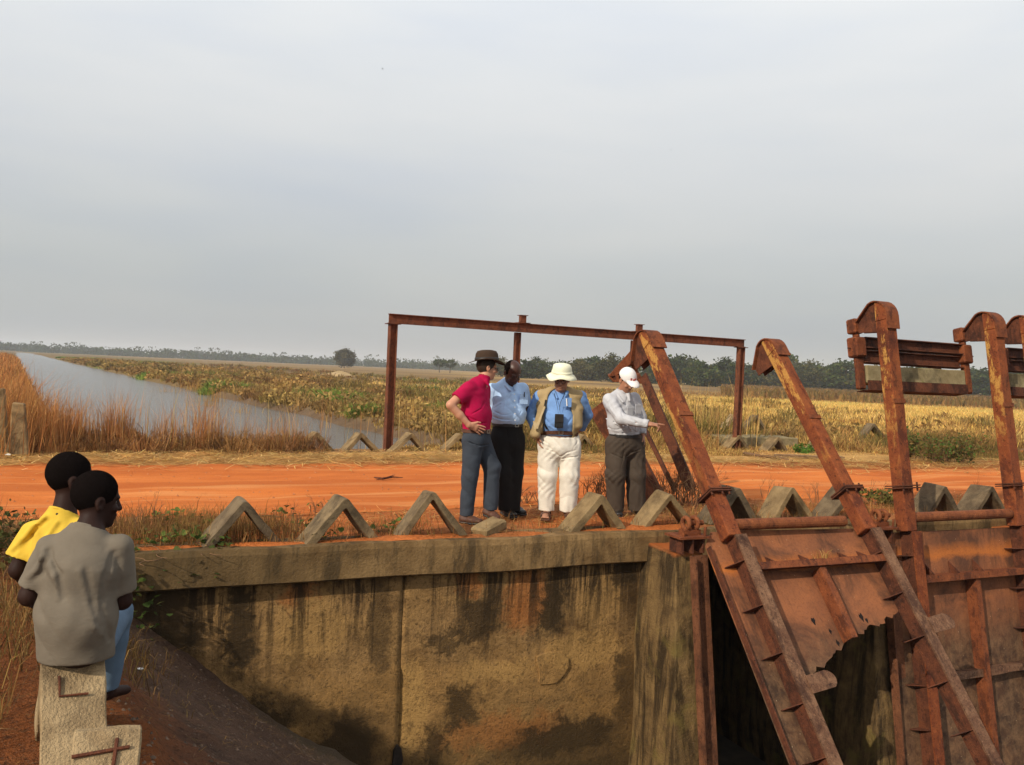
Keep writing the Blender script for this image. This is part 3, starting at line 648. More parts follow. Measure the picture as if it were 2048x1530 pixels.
# ------------------------------------------------------------------ gates (local x = along the row, y = upstream, z = up the arms)
ARM_W = 0.158
def hood_profile(L):                                  # (y, z) outline of the hooked head seen from the side
    p = []
    for t in np.linspace(0, math.pi * 0.62, 9): p.append((-0.09 + 0.19 * (1 - math.cos(t)) * 0.92, L - 0.19 + 0.19 * math.sin(t)))
    return p
def make_arm(parent, x0, L, Lb, paint=True):
    am = M['arm'] if paint else M['rust']
    h = ARM_W / 2
    mb = MB(); mb.b2((x0 - h, -h, -0.15), (x0 + h, h, L - 0.23))
    top_ = [q for q in hood_profile(L) if q[0] < h]; mb.prism([(-h, L - 0.229)] + top_[1:] + [(h, top_[-1][1] - 0.02), (h, L - 0.229)], 0, x0 - h, x0 + h)
    arm = mb.build('arm', am, parent, bevel=0.008, sub=0.5, noise=0.004, seed=x0)
    # hooked head: two cheek plates and a curved cover strip
    tp = hood_profile(L)
    cheek = [q for q in tp if q[0] > 0.03] + [(0.37, L - 0.21), (0.37, L - 0.30), (0.03, L - 0.36)]
    hd = MB()
    for xx in (x0 - h + 0.025, x0 + h - 0.037): hd.prism(cheek, 0, xx, xx + 0.012)
    hd.build('cheek_plate', M['rustdark'], arm)
    st = MB(); outer = [(-0.088, L - 0.34)] + tp + [(0.38, L - 0.205)]
    v = []; hw = h + 0.016
    for (y_, z_), k in zip(outer, range(len(outer))):
        a = np.array(outer[min(k + 1, len(outer) - 1)]) - np.array(outer[max(k - 1, 0)]); a = a / np.linalg.norm(a); nrm = np.array([-a[1], a[0]])
        if nrm[1] < 0 and k > 2: nrm = -nrm
        if k <= 2 and nrm[0] > 0: nrm = -nrm
        for off in (0.004, 0.02): v += [(x0 - hw, y_ + nrm[0] * off, z_ + nrm[1] * off), (x0 + hw, y_ + nrm[0] * off, z_ + nrm[1] * off)]
    n = len(outer); f = []
    for i_ in range(n - 1):
        b0, b1 = 4 * i_, 4 * i_ + 4
        f += [(b0, b0 + 1, b1 + 1, b1), (b0 + 2, b1 + 2, b1 + 3, b0 + 3), (b0, b1, b1 + 2, b0 + 2), (b0 + 1, b0 + 3, b1 + 3, b1 + 1)]
    f += [(0, 2, 3, 1), (4 * n - 4, 4 * n - 3, 4 * n - 1, 4 * n - 2)]
    st.add(v, f); st.build('head_cover', M['rust'], arm)
    rb = MB(); rb.b2((x0 - h - 0.004, -h - 0.012, 1.28), (x0 + h + 0.006, -h + 0.01, 1.33)); rb.build('weld_strap', M['rust'], arm)
    # bolted splice
    sp_ = MB(); z0 = 0.34
    for dz in (-0.018, 0.006): sp_.b2((x0 - h - 0.05, -h - 0.055, z0 + dz), (x0 + h + 0.055, h + 0.05, z0 + dz + 0.014))
    for xx, yy in ((x0 + h + 0.03, -h - 0.03), (x0 + h + 0.03, h + 0.02), (x0 - h - 0.03, -h - 0.03), (x0 + 0.02, -h - 0.035)):
        sp_.tube([(xx, yy, z0 - 0.05), (xx, yy, z0 + 0.05)], 0.011, 6)
    for sx in (-1, 1):
        sp_.prism([(-0.012, z0), (0.012, z0), (0.012, z0 + 0.14), (-0.012, z0 + 0.02)] if sx < 0 else [(-0.012, z0), (0.012, z0), (0.012, z0 + 0.14), (-0.012, z0 + 0.14)], 0, x0 + sx * (h + 0.004), x0 + sx * (h + 0.012)) if False else None
    for dz, zz in ((-0.13, z0 - 0.012), (0.13, z0 + 0.014)):
        sp_.add([(x0 + h, -0.006, zz), (x0 + h + 0.045, -0.006, zz), (x0 + h, -0.006, zz + dz), (x0 + h, 0.006, zz), (x0 + h + 0.045, 0.006, zz), (x0 + h, 0.006, zz + dz)], [(0, 1, 2), (3, 5, 4), (0, 3, 4, 1), (1, 4, 5, 2), (0, 2, 5, 3)])
    sp_.build('splice_flange', M['rustdark'], arm, noise=0.002)
    # lower part: web + front flange on the leaf
    lm = M['rust']
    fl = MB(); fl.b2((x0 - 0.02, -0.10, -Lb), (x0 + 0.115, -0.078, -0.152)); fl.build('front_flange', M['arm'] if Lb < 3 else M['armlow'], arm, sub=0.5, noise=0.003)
    wb = MB(); wb.b2((x0 + 0.0, -0.078, -Lb), (x0 + 0.016, 0.098, -0.152)); wb.build('web', M['rustdark'], arm)
    for zz in np.arange(0.42, Lb - 0.1, 0.46):
        tb = MB(); tb.add([(x0 + 0.0, -0.09, -zz), (x0 - 0.14, 0.075, -zz), (x0 - 0.14, 0.098, -zz), (x0 + 0.0, 0.098, -zz)] + [(x0 + 0.0, -0.09, -zz + 0.008), (x0 - 0.14, 0.075, -zz + 0.008), (x0 - 0.14, 0.098, -zz + 0.008), (x0 + 0.0, 0.098, -zz + 0.008)],
                          [(0, 1, 2, 3), (4, 7, 6, 5), (0, 4, 5, 1), (1, 5, 6, 2), (2, 6, 7, 3), (3, 7, 4, 0)])
        tb.build('stiffener_plate', M['rustdark'], arm)
    return arm
def ragged(pts, amp, seed, step=0.05):                # break a torn edge into ragged steps
    r = np.random.default_rng(seed); o = []
    for a, b in zip(pts[:-1], pts[1:]):
        a, b = np.array(a), np.array(b); n = max(1, int(np.linalg.norm(b - a) / step))
        for k in range(n): o.append(tuple(a + (b - a) * k / n + (r.normal(0, amp, 2) if k else r.normal(0, amp * 0.4, 2))))
    return o + [tuple(pts[-1])]
def leaf_plate(parent, poly, y0, th, name='leaf', mat=None):
    from mathutils.geometry import tessellate_polygon
    n = len(poly); tri = tessellate_polygon([[Vector((p[0], p[1], 0)) for p in poly]])
    v = [(p[0], y0, p[1]) for p in poly] + [(p[0], y0 + th, p[1]) for p in poly]
    f = [tuple(t) for t in tri] + [tuple(n + i for i in t) for t in tri] + [(i, (i + 1) % n, n + (i + 1) % n, n + i) for i in range(n)]
    mb = MB(); mb.add(v, f); return mb.build(name, mat or M['leaf'], parent)
QH, ZH = 7.03, 0.155
def gate(label, alpha):
    p = W(0, QH, ZH); return empty('sluice_gate', label, 'sluice gate', p, (-alpha, 0, TH), 'hinged sluice gates')
def place(o, alpha):
    o.rotation_mode = 'XYZ'; o.matrix_world = Matrix.Translation(Vector(W(0, QH, ZH))) @ Matrix.Rotation(TH, 4, 'Z') @ Matrix.Rotation(-alpha, 4, 'X')
    l, r, s_ = o.matrix_world.decompose(); o.location = l; o.rotation_euler = r.to_euler()
def rails(p, a, b, zt, ylf, gus, mid, zb, torn=False):
    r = MB(); r.b2((a, ylf - 0.16, zt), (b, ylf - 0.001, zt + 0.016)); r.b2((a, ylf - 0.172, zt - 0.055), (b, ylf - 0.16, zt + 0.02)); r.build('rail', M['rust'], p, sub=0.5, noise=0.004)
    for x_ in gus:
        t = MB(); t.add([(x_, ylf - 0.001, zt + 0.018), (x_, ylf - 0.14, zt + 0.018), (x_, ylf - 0.001, zt + 0.15), (x_ + 0.014, ylf - 0.001, zt + 0.018), (x_ + 0.014, ylf - 0.14, zt + 0.018), (x_ + 0.014, ylf - 0.001, zt + 0.15)], [(0, 1, 2), (3, 5, 4), (0, 3, 4, 1), (1, 4, 5, 2), (0, 2, 5, 3)])
        t.build('gusset', M['rustdark'], p)
    st = MB(); st.b2((mid - 0.008, ylf - 0.13, zb), (mid + 0.008, ylf - 0.002, zt - 0.058)); st.b2((mid - 0.005, ylf - 0.14, zb), (mid + 0.075, ylf - 0.13, zt - 0.058)); st.build('stiffener', M['rust'], p, sub=0.5, noise=0.005)
A1, A2 = R_(38.8), R_(10.5)
YL = 0.10
# gate 1, swung open, its lower middle rusted away
g1 = gate('left rusty sluice gate swung open towards the camera, leaning arms and torn lower edge', A1); place(g1, A1)
X1, X2 = 5.62, 7.43
make_arm(g1, X1, 2.55, 3.1); make_arm(g1, X2, 2.55, 3.1)
torn = ragged([(7.52, -0.98), (7.30, -1.08), (7.10, -1.12), (6.96, -1.10), (6.90, -1.17), (6.70, -1.21), (6.58, -1.24), (6.46, -1.34), (6.34, -1.36), (6.22, -1.44), (6.06, -1.50), (5.96, -1.53), (5.78, -1.5)], 0.017, 4, 0.04)
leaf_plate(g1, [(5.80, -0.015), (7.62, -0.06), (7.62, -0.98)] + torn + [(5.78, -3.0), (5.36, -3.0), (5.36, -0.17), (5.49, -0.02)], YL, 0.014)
HB = m_plain('hole_black', (0.008, 0.005, 0.004), 0.95)
for x_, z_, r_ in ((6.28, -1.02, 0.018), (6.43, -1.14, 0.012), (6.90, -1.03, 0.020), (6.95, -1.07, 0.012), (6.46, -1.26, 0.014)):
    hol = MB(); hol.prism([(z_ + r_ * 2.0 * math.sin(t) * (1 + 0.5 * math.sin(3 * t + x_ * 9)), x_ + r_ * math.cos(t) * (1 + 0.35 * math.cos(2 * t))) for t in np.linspace(0, 6.28, 11)[:-1]], 1, YL - 0.003, YL + 0.001); hol.build('rust_hole', HB, g1)

rails(g1, X1 + 0.115, 7.50, -0.47, YL, (6.02, 6.45, 6.98, 7.25), 6.53, -1.27)
lw = MB(); lw.b2((5.36, YL - 0.06, -3.0), (5.375, YL - 0.001, -0.2)); lw.build('edge_angle', M['rustdark'], g1)
pp = MB(); pp.tube([(X1 + 0.09, 0, 0), (7.18, 0, -0.01)], 0.058, 16); pp.tube([(7.18, 0, -0.01), (7.20, 0, -0.01)], [0.058, 0.035], 16); pp.build('hinge_pipe', M['pipe'], g1, smooth=False)
for xx in (X1 + 0.13, X2 + 0.13):                     # rounded shoes low on the arms
    zz = -1.74 if xx < 6.5 else -1.34
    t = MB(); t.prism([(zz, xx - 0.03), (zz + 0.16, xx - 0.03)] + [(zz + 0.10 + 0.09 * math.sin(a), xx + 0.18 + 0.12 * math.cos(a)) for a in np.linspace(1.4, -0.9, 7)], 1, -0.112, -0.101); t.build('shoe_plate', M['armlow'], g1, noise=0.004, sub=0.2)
# gate 2, closed
def closed_gate(label, a, b, first):
    g = gate(label, A2); place(g, A2)
    make_arm(g, a, 2.48, 2.9); make_arm(g, b, 2.48, 2.9)
    lo = ragged([(b + 0.26, -2.9), (a - 0.25, -2.9)], 0.01, 9, 0.2)
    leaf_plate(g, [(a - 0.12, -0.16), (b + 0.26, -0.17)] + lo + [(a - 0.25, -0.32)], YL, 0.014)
    rails(g, a + 0.115, b - 0.01, -0.66, YL, (a + 0.32, a + 0.72, a + 1.12), a + 0.97, -2.8)
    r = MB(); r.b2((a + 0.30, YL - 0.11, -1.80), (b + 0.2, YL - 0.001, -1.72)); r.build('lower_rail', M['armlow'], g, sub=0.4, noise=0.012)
    pp = MB(); pp.tube([(a + 0.09, 0, 0), (b - 0.10, 0, 0)], 0.056, 16); pp.build('hinge_pipe', M['pipe'], g)
    # counterweight hung from the heads
    yb = 0.42
    lm_ = lambda l: 1.50 + (l - 1.205) * 0.771
    for xx in (a - 0.02, b - 0.02):
        hg = MB(); hg.b2((xx - 0.09, yb - 0.06, lm_(2.09)), (xx + 0.06, yb + 0.08, lm_(2.32))); hg.b2((xx - 0.05, yb - 0.035, lm_(2.02)), (xx + 0.02, yb + 0.045, lm_(2.10))); hg.b2((xx - 0.10, yb - 0.07, lm_(1.72)), (xx + 0.07, yb + 0.09, lm_(2.03))); hg.b2((xx - 0.06, yb - 0.02, lm_(1.22)), (xx + 0.06, yb + 0.05, lm_(1.73)))
        hg.build('hanger', M['rust'], g, bevel=0.018, noise=0.004, sub=0.3)
    for z0, z1, yy in ((lm_(1.88), lm_(2.02), 0.0), (lm_(1.66), lm_(1.82), 0.03)):
        cb_ = MB(); cb_.b2((a + 0.05, yb + yy, z0), (b - 0.09, yb + yy + 0.02, z1)); cb_.b2((a + 0.05, yb + yy - 0.06, z0 - 0.012), (b - 0.09, yb + yy + 0.06, z0)); cb_.b2((a + 0.05, yb + yy - 0.06, z1), (b - 0.09, yb + yy + 0.06, z1 + 0.012)); cb_.build('cross_channel', M['rustdark'], g)
    sl2 = MB(); sl2.b2((a + 0.045, yb - 0.03, lm_(1.315)), (b - 0.085, yb + 0.13, lm_(1.60))); sl2.build('concrete_weight', M['mossy'], g, bevel=0.015, sub=0.3, noise=0.008)
    tr = MB(); tr.b2((a + 0.045, yb - 0.045, lm_(1.22)), (b - 0.085, yb - 0.032, lm_(1.36))); tr.b2((a + 0.045, yb - 0.045, lm_(1.205)), (b - 0.085, yb + 0.15, lm_(1.219))); tr.build('weight_tray', M['rustdark'], g, noise=0.004, sub=0.4)
    pk = MB(); pk.b2((b - 0.62, yb + 0.01, lm_(1.60)), (b - 0.46, yb + 0.08, lm_(1.67))); pk.build('spacer_block', M['rustdark'], g)
    rodm = MB(); rodm.tube([(a - 0.17, yb + 0.02, lm_(1.86)), (a + 0.05, yb + 0.02, lm_(1.86))], 0.008, 6); rodm.build('tie_rod', M['rustdark'], g); rodm = MB(); rodm.tube([(b - 0.02, yb + 0.02, lm_(1.86)), (b + 0.16, yb + 0.02, lm_(1.86))], 0.008, 6); rodm.build('tie_rod', M['rustdark'], g)
    return g
closed_gate('right rusty sluice gate hanging closed, upright arms carrying a concrete counterweight', 8.10, 9.93, True)
closed_gate('third rusty sluice gate cut off by the right picture edge, hooked head showing', 10.62, 12.45, False)
# bearings on the piers
def bearing(label, s_, sc_=1.0):
    b = empty('hinge_bearing', label, 'bearing', W(s_, 7.12, -0.115), (0, 0, TH), 'hinge bearings on the piers')
    mb = MB()
    for xx in (-0.15, -0.03, 0.10): mb.b2((xx, -0.09, 0.0), (xx + 0.022, 0.12, 0.15))
    mb.build('foot_plate', M['rustdark'], b)
    mb = MB(); mb.b2((-0.20, -0.13, 0.15), (0.17, 0.14, 0.172)); mb.build('base_plate', M['rust'], b, noise=0.003)
    for k, xx in enumerate((-0.05, 0.05)):
        mb = MB(); mb.torus((xx, 0.0, 0.285), (1, 0.12 * k, 0), 0.056, 0.023, 18, 8); mb.build('ring', M['pipe'], b, smooth=True)
    mb = MB(); mb.b2((-0.09, -0.05, 0.172), (0.10, 0.06, 0.225)); mb.tube([(0.0, 0, 0.285), (0.15, 0, 0.285)], 0.026, 10); mb.tube([(0.12, -0.09, 0.172), (0.12, -0.09, 0.26)], 0.014, 6); mb.tube([(-0.14, -0.09, 0.172), (-0.14, -0.09, 0.23)], 0.014, 6); mb.build('bolt_set', M['rust'], b, noise=0.003)
bearing('rusty ring bearing standing on the first pier left of the leaning arm', 5.25)
bearing('rusty ring bearing between the second leaning arm and the upright arm', 7.80)
bearing('rusty ring bearing at the right picture edge beside the upright arm', 10.34)
# fallen counterweight hanging from the left arm of gate 1
fc = empty('fallen_counterweight', 'rusty counterweight box dropped behind the pointing man, still hooked to the left arm', 'counterweight', onz(1300, 985, 0.0))
def fcp(px, py, dy): return at(px, py, 11.3 + dy) - np.array(fc.location)
def slab(name, c4, depth, mat):                       # four corners swept in depth
    mb = MB(); f4 = [np.array(p) for p in c4]; v = f4 + [p + depth for p in f4]
    mb.add(v, [(0, 1, 2, 3), (7, 6, 5, 4), (0, 4, 5, 1), (1, 5, 6, 2), (2, 6, 7, 3), (3, 7, 4, 0)]); return mb.build(name, mat, fc, bevel=0.006)
dT = T * 1.0
slab('weight_box', [fcp(1177, 823, 0), fcp(1212, 900, 0), fcp(1222, 960, 0), fcp(1250, 960, 0)][:0] or [fcp(1177, 824, 0), fcp(1290, 1010, -0.15), fcp(1330, 1000, 0.05), fcp(1222, 790, 0.25)], np.array([0.05, 0.12, 0.0]), M['rust'])
slab('side_channel', [fcp(1279, 758, 0), fcp(1372, 985, -0.3), fcp(1392, 975, -0.3), fcp(1291, 745, 0)], np.array([0.03, 0.09, 0.0]), M['rustdark'])
slab('inner_channel', [fcp(1284, 858, 0.05), fcp(1346, 985, -0.2), fcp(1354, 982, -0.2), fcp(1292, 856, 0.05)], np.array([0.02, 0.06, 0.0]), M['rustdark'])
slab('top_plate', [fcp(1216, 752, 0.0), fcp(1226, 764, 0.0), fcp(1290, 768, 0.0), fcp(1280, 748, 0.0)], np.array([0.02, 0.25, 0.03]), M['rust'])
slab('link_plate', [fcp(1262, 700, 0.0), fcp(1216, 752, 0), fcp(1226, 758, 0), fcp(1276, 716, 0.0)], np.array([0.05, 0.14, 0.0]), M['rust'])
slab('hook_plate', [fcp(1261, 680, -0.05), fcp(1259, 716, 0), fcp(1276, 724, 0), fcp(1282, 690, -0.05)], np.array([0.05, 0.12, 0.0]), M['rustdark'])
slab('hanger', [fcp(1262, 718, 0.12), fcp(1264, 765, 0.12), fcp(1274, 765, 0.12), fcp(1273, 718, 0.12)], np.array([0.03, 0.08, 0.0]), M['rust'])

# ------------------------------------------------------------------ steel gantry across the road
P0 = W(4.88, 16.36, 0); P1 = W(13.75, 16.95, 0); PT = 2.60
gdir = (P1 - P0) / np.linalg.norm(P1 - P0); gn = np.cross(Z, gdir)
gt = empty('steel_gantry', 'rusty steel gantry of I beams standing beyond the red road', 'gantry', P0)
def ibeam(mb, a, b, up, side, hh, ww, tf=0.014, tw=0.010):
    a, b = np.array(a, float), np.array(b, float); d = b - a; L = np.linalg.norm(d); d = d / L; c = (a + b) / 2
    mb.box(c, (L / 2, tw, hh - tf), (d, side, up)); mb.box(c + up * (hh - tf / 2), (L / 2, ww, tf / 2), (d, side, up)); mb.box(c - up * (hh - tf / 2), (L / 2, ww, tf / 2), (d, side, up))
Ls = float(np.linalg.norm(P1 - P0))
for d_ in (0.0, Ls):
    mb = MB(); c = gdir * d_; ibeam(mb, c - Z * 0.15, c + Z * (PT - 0.20), gdir, gn, 0.075, 0.07); mb.build('post', M['gantry'], gt)
    mb = MB(); mb.box(c + Z * (PT - 0.192), (0.13, 0.11, 0.008), (gdir, gn, Z)); mb.build('cap_plate', M['rustdark'], gt)
mb = MB(); ibeam(mb, -gdir * 0.09 + Z * (PT - 0.09), gdir * (Ls + 0.09) + Z * (PT - 0.09), Z, gn, 0.093, 0.06); mb.build('top_beam', M['gantry'], gt)
for d_, full in ((2.86, True), (5.86, False)):
    c = gdir * d_ + gn * 0.02
    mb = MB(); mb.box(c + Z * (PT + 0.088), (0.062, 0.05, 0.075), (gdir, gn, Z)); mb.box(c + Z * (PT + 0.168), (0.09, 0.08, 0.006), (gdir, gn, Z)); mb.box(c + Z * (PT + 0.012), (0.14, 0.10, 0.006), (gdir, gn, Z)); mb.build('beam_stub', M['gantry'], gt)
    if full: mb = MB(); c = gdir * 2.80 + gn * 0.10; ibeam(mb, c - Z * 0.15, c + Z * (PT - 0.19), gdir, gn, 0.06, 0.05); mb.build('post', M['gantry'], gt)
# ------------------------------------------------------------------ people: bodies and clothes grown from blended solids
class Fld:
    def __init__(s, lo, hi, h):
        lo, hi = np.minimum(lo, hi), np.maximum(lo, hi); s.h = h; s.lo = np.array(lo, float) - 3 * h; s.n = (np.ceil((np.array(hi) + 3 * h - s.lo) / h).astype(int) + 1)
        s.a = np.full(s.n, 0.5, np.float32); s.ax = [(s.lo[i] + h * np.arange(s.n[i])).astype(np.float32) for i in range(3)]
    def sub(s, lo, hi):
        i0 = np.clip(np.floor((np.asarray(lo) - s.lo) / s.h).astype(int), 0, s.n); i1 = np.clip(np.ceil((np.asarray(hi) - s.lo) / s.h).astype(int) + 1, 0, s.n)
        sl = tuple(slice(a, b) for a, b in zip(i0, i1))
        g = np.meshgrid(s.ax[0][sl[0]], s.ax[1][sl[1]], s.ax[2][sl[2]], indexing='ij', sparse=True); return sl, g
    def join(s, sl, d, k):
        a = s.a[sl]
        if a.size == 0: return
        h = np.clip(0.5 + 0.5 * (a - d) / k, 0, 1); s.a[sl] = a * (1 - h) + d * h - k * h * (1 - h)
    def carve(s, sl, d, k):                           # remove where d < 0
        a = s.a[sl]; d = -d
        h = np.clip(0.5 - 0.5 * (a - d) / k, 0, 1); s.a[sl] = a * (1 - h) + d * h + k * h * (1 - h)
    def cone(s, a, b, ra, rb, k=0.03, st=None, cut=False, clip=None):
        a, b = np.asarray(a, float), np.asarray(b, float); R = max(ra, rb) * (max(1, st[1]) if st else 1) + k + 3 * s.h
        sl, (x, y, z) = s.sub(np.minimum(a, b) - R, np.maximum(a, b) + R); d = b - a; L2 = d @ d + 1e-12
        t = np.clip(((x - a[0]) * d[0] + (y - a[1]) * d[1] + (z - a[2]) * d[2]) / L2, 0, 1)
        wx, wy, wz = x - a[0] - t * d[0], y - a[1] - t * d[1], z - a[2] - t * d[2]
        m2 = wx * wx + wy * wy + wz * wz
        if st:
            e = np.asarray(st[0], float); e = e / np.linalg.norm(e); we = wx * e[0] + wy * e[1] + wz * e[2]; m2 = m2 - we * we * (1 - 1 / st[1] ** 2)
        dd = np.sqrt(np.maximum(m2, 0)) - (ra + (rb - ra) * t)
        if clip is not None: cn = unit(clip[1]); dd = np.maximum(dd, (x - clip[0][0]) * cn[0] + (y - clip[0][1]) * cn[1] + (z - clip[0][2]) * cn[2])
        (s.carve if cut else s.join)(sl, dd.astype(np.float32), k)
    def ell(s, c, r, A=None, k=0.02, cut=False):
        c = np.asarray(c, float); A = np.eye(3) if A is None else np.asarray(A); R = max(r) + k + 3 * s.h
        sl, (x, y, z) = s.sub(c - R, c + R); p = [(x - c[0]) * A[i][0] + (y - c[1]) * A[i][1] + (z - c[2]) * A[i][2] for i in range(3)]
        q = np.sqrt((p[0] / r[0]) ** 2 + (p[1] / r[1]) ** 2 + (p[2] / r[2]) ** 2) + 1e-6
        q2 = np.sqrt((p[0] / r[0] ** 2) ** 2 + (p[1] / r[1] ** 2) ** 2 + (p[2] / r[2] ** 2) ** 2) + 1e-6
        dd = (q * (q - 1) / q2).astype(np.float32); (s.carve if cut else s.join)(sl, dd, k)
    def plane(s, p, n, lo=None, hi=None):             # keep the side against n, inside a box
        n = np.asarray(n, float) / np.linalg.norm(n); sl, (x, y, z) = s.sub(s.lo if lo is None else lo, s.ax_hi() if hi is None else hi)
        d = (x - p[0]) * n[0] + (y - p[1]) * n[1] + (z - p[2]) * n[2]; s.a[sl] = np.maximum(s.a[sl], d.astype(np.float32))
    def ax_hi(s): return s.lo + s.h * s.n
    def ball_plane(s, p, n, r): p = np.asarray(p, float); s.plane(p, n, p - r, p + r)
    def hit(s, px, py):                               # where the line of sight through a pixel meets the solid
        v = F_ + (px - 1024) / FPX * CR + (765 - py) / FPX * CU; y0, y1 = s.lo[1], s.lo[1] + s.h * s.n[1]
        Y = np.arange(y0, y1, s.h * 0.5); P = CAM[None] + v[None] * (Y / v[1])[:, None]; i = np.round((P - s.lo) / s.h).astype(int); ok = ((i >= 0) & (i < s.n)).all(1)
        P, i = P[ok], i[ok]; a = s.a[i[:, 0], i[:, 1], i[:, 2]]; k = np.nonzero(a < 0)[0]
        return P[k[0]] if len(k) else None
    def creases(s, L, r=0.009, k=0.014, off=0.0035):   # drawn folds: a groove with a soft ridge beside it
        for pts in L:
            P = [s.hit(*p) for p in pts]
            for a, b in zip(P[:-1], P[1:]):
                if a is None or b is None or np.linalg.norm(a - b) > 0.35: continue
                d = unit(a - CAM); up = unit(np.cross(d, b - a))
                s.cone(a + up * r * 1.6 + d * r * 0.8, b + up * r * 1.6 + d * r * 0.8, r * 1.0, r * 0.6, k)
                s.cone(a - d * off, b - d * off, r, r * 0.55, k, cut=True)
    def fold(s, amp, ph=0.0, f=1.0, tilt=0.4):
        i = np.nonzero(np.abs(s.a) < 5 * s.h); x, y, z = (s.ax[j][i[j]] * f for j in range(3))
        w1 = (0.9 - 1.9 * np.abs(np.sin(17 * (z + tilt * x + 0.25 * y) + 1.5 * np.sin(11 * x + 6 * z + ph) + ph)) ** 0.6) * (0.5 + 0.5 * np.sin(9 * y + 13 * x - 5 * z + 2 * ph))
        w2 = np.sin(60 * (z * 0.55 - tilt * 1.4 * x) + 3 * np.sin(14 * z + 8 * y + ph) + 2 * ph) * (0.5 + 0.5 * np.sin(12 * z + 9 * x + ph))
        s.a[i] += (amp * (0.65 * w1 + 0.35 * w2)).astype(np.float32)
    def mesh(s, name, origin=(0, 0, 0)):
        a = s.a; ins = a < 0; nx, ny, nz = a.shape
        c = np.zeros((nx - 1, ny - 1, nz - 1), np.uint8)
        for i in (0, 1):
            for j in (0, 1):
                for k in (0, 1): c += ins[i:nx - 1 + i, j:ny - 1 + j, k:nz - 1 + k]
        I = np.argwhere((c > 0) & (c < 8)); idx = np.full(c.shape, -1, np.int32); idx[tuple(I.T)] = np.arange(len(I))
        acc = np.zeros((len(I), 3)); cnt = np.zeros(len(I)); cr = [(i, j, k) for i in (0, 1) for j in (0, 1) for k in (0, 1)]
        val = {o: a[I[:, 0] + o[0], I[:, 1] + o[1], I[:, 2] + o[2]] for o in cr}
        for o in cr:
            for d in range(3):
                if o[d] == 0:
                    p = list(o); p[d] = 1; p = tuple(p); va, vb = val[o], val[p]; mk = (va < 0) != (vb < 0); t = np.where(mk, va / np.where(mk, va - vb, 1), 0)
                    q = np.tile(np.array(o, float), (len(I), 1)); q[:, d] += t; acc += q * mk[:, None]; cnt += mk
        V = (I + acc / cnt[:, None]) * s.h + s.lo - np.asarray(origin)
        quads = []
        for d in range(3):
            e = [1, 1, 1]; e[d] = 0; u, v = (d + 1) % 3, (d + 2) % 3
            lo = [slice(None)] * 3; hi = [slice(None)] * 3; lo[d] = slice(0, -1); hi[d] = slice(1, None)
            A, B = ins[tuple(lo)], ins[tuple(hi)]
            E = np.argwhere(A != B); E = E[(E[:, u] > 0) & (E[:, v] > 0) & (E[:, u] < a.shape[u] - 1) & (E[:, v] < a.shape[v] - 1)]
            fl = A[tuple(E.T)]
            def cell(du, dv): q = E.copy(); q[:, u] -= du; q[:, v] -= dv; return idx[tuple(q.T)]
            qd = np.stack([cell(1, 1), cell(0, 1), cell(0, 0), cell(1, 0)], 1); qd[~fl] = qd[~fl][:, ::-1]; quads.append(qd)
        q = np.concatenate(quads); q = q[(q >= 0).all(1)]
        return fast_mesh(name, V, quads=q, smooth=True)

def unit(v): v = np.asarray(v, float); return v / np.linalg.norm(v)
def headframe(fd, pitch=0.0, roll=0.0):               # face direction, pitch down, roll to its right
    f = unit([fd[0], fd[1], 0]); r = np.cross(f, Z); f2 = f * math.cos(pitch) - Z * math.sin(pitch); u = np.cross(r, f2)
    r2 = r * math.cos(roll) - u * math.sin(roll); u2 = u * math.cos(roll) + r * math.sin(roll)
    return np.array([r2, f2, u2])
def head(fl, c, A, sz=1.0, jaw=1.0):
    c = np.asarray(c, float)
    def P(x, y, z): return c + sz * (x * A[0] + y * A[1] + z * A[2])
    r = lambda *t: tuple(sz * i for i in t)
    fl.ell(P(0, -0.012, 0.03), r(0.076, 0.098, 0.092), A, 0.01)
    fl.ell(P(0, 0.028, -0.045), r(0.057 * jaw, 0.066, 0.078), A, 0.03)
    fl.ell(P(0, 0.066, -0.098), r(0.026, 0.022, 0.02), A, 0.025)
    fl.ell(P(0, 0.080, 0.024), r(0.050, 0.016, 0.012), A, 0.012)
    for sx in (-1, 1):
        fl.ell(P(sx * 0.033, 0.090, 0.002), r(0.016, 0.016, 0.010), A, 0.008, cut=True)
        fl.ell(P(sx * 0.040, 0.072, -0.028), r(0.020, 0.016, 0.016), A, 0.015)
        fl.ell(P(sx * 0.079, -0.008, -0.008), r(0.010, 0.020, 0.033), A, 0.006); fl.ell(P(sx * 0.086, -0.004, -0.006), r(0.006, 0.010, 0.018), A, 0.004, cut=True)
    fl.cone(P(0, 0.088, 0.014), P(0, 0.108, -0.028), sz * 0.009, sz * 0.014, 0.008)
    for sx in (-1, 1): fl.ell(P(sx * 0.012, 0.098, -0.031), r(0.009, 0.010, 0.008), A, 0.006)
    fl.ell(P(0, 0.090, -0.058), r(0.025, 0.010, 0.007), A, 0.006); fl.ell(P(0, 0.088, -0.070), r(0.022, 0.010, 0.008), A, 0.006)
    fl.ell(P(0, 0.1, -0.0635), r(0.024, 0.006, 0.0025), A, 0.003, cut=True)
    return P
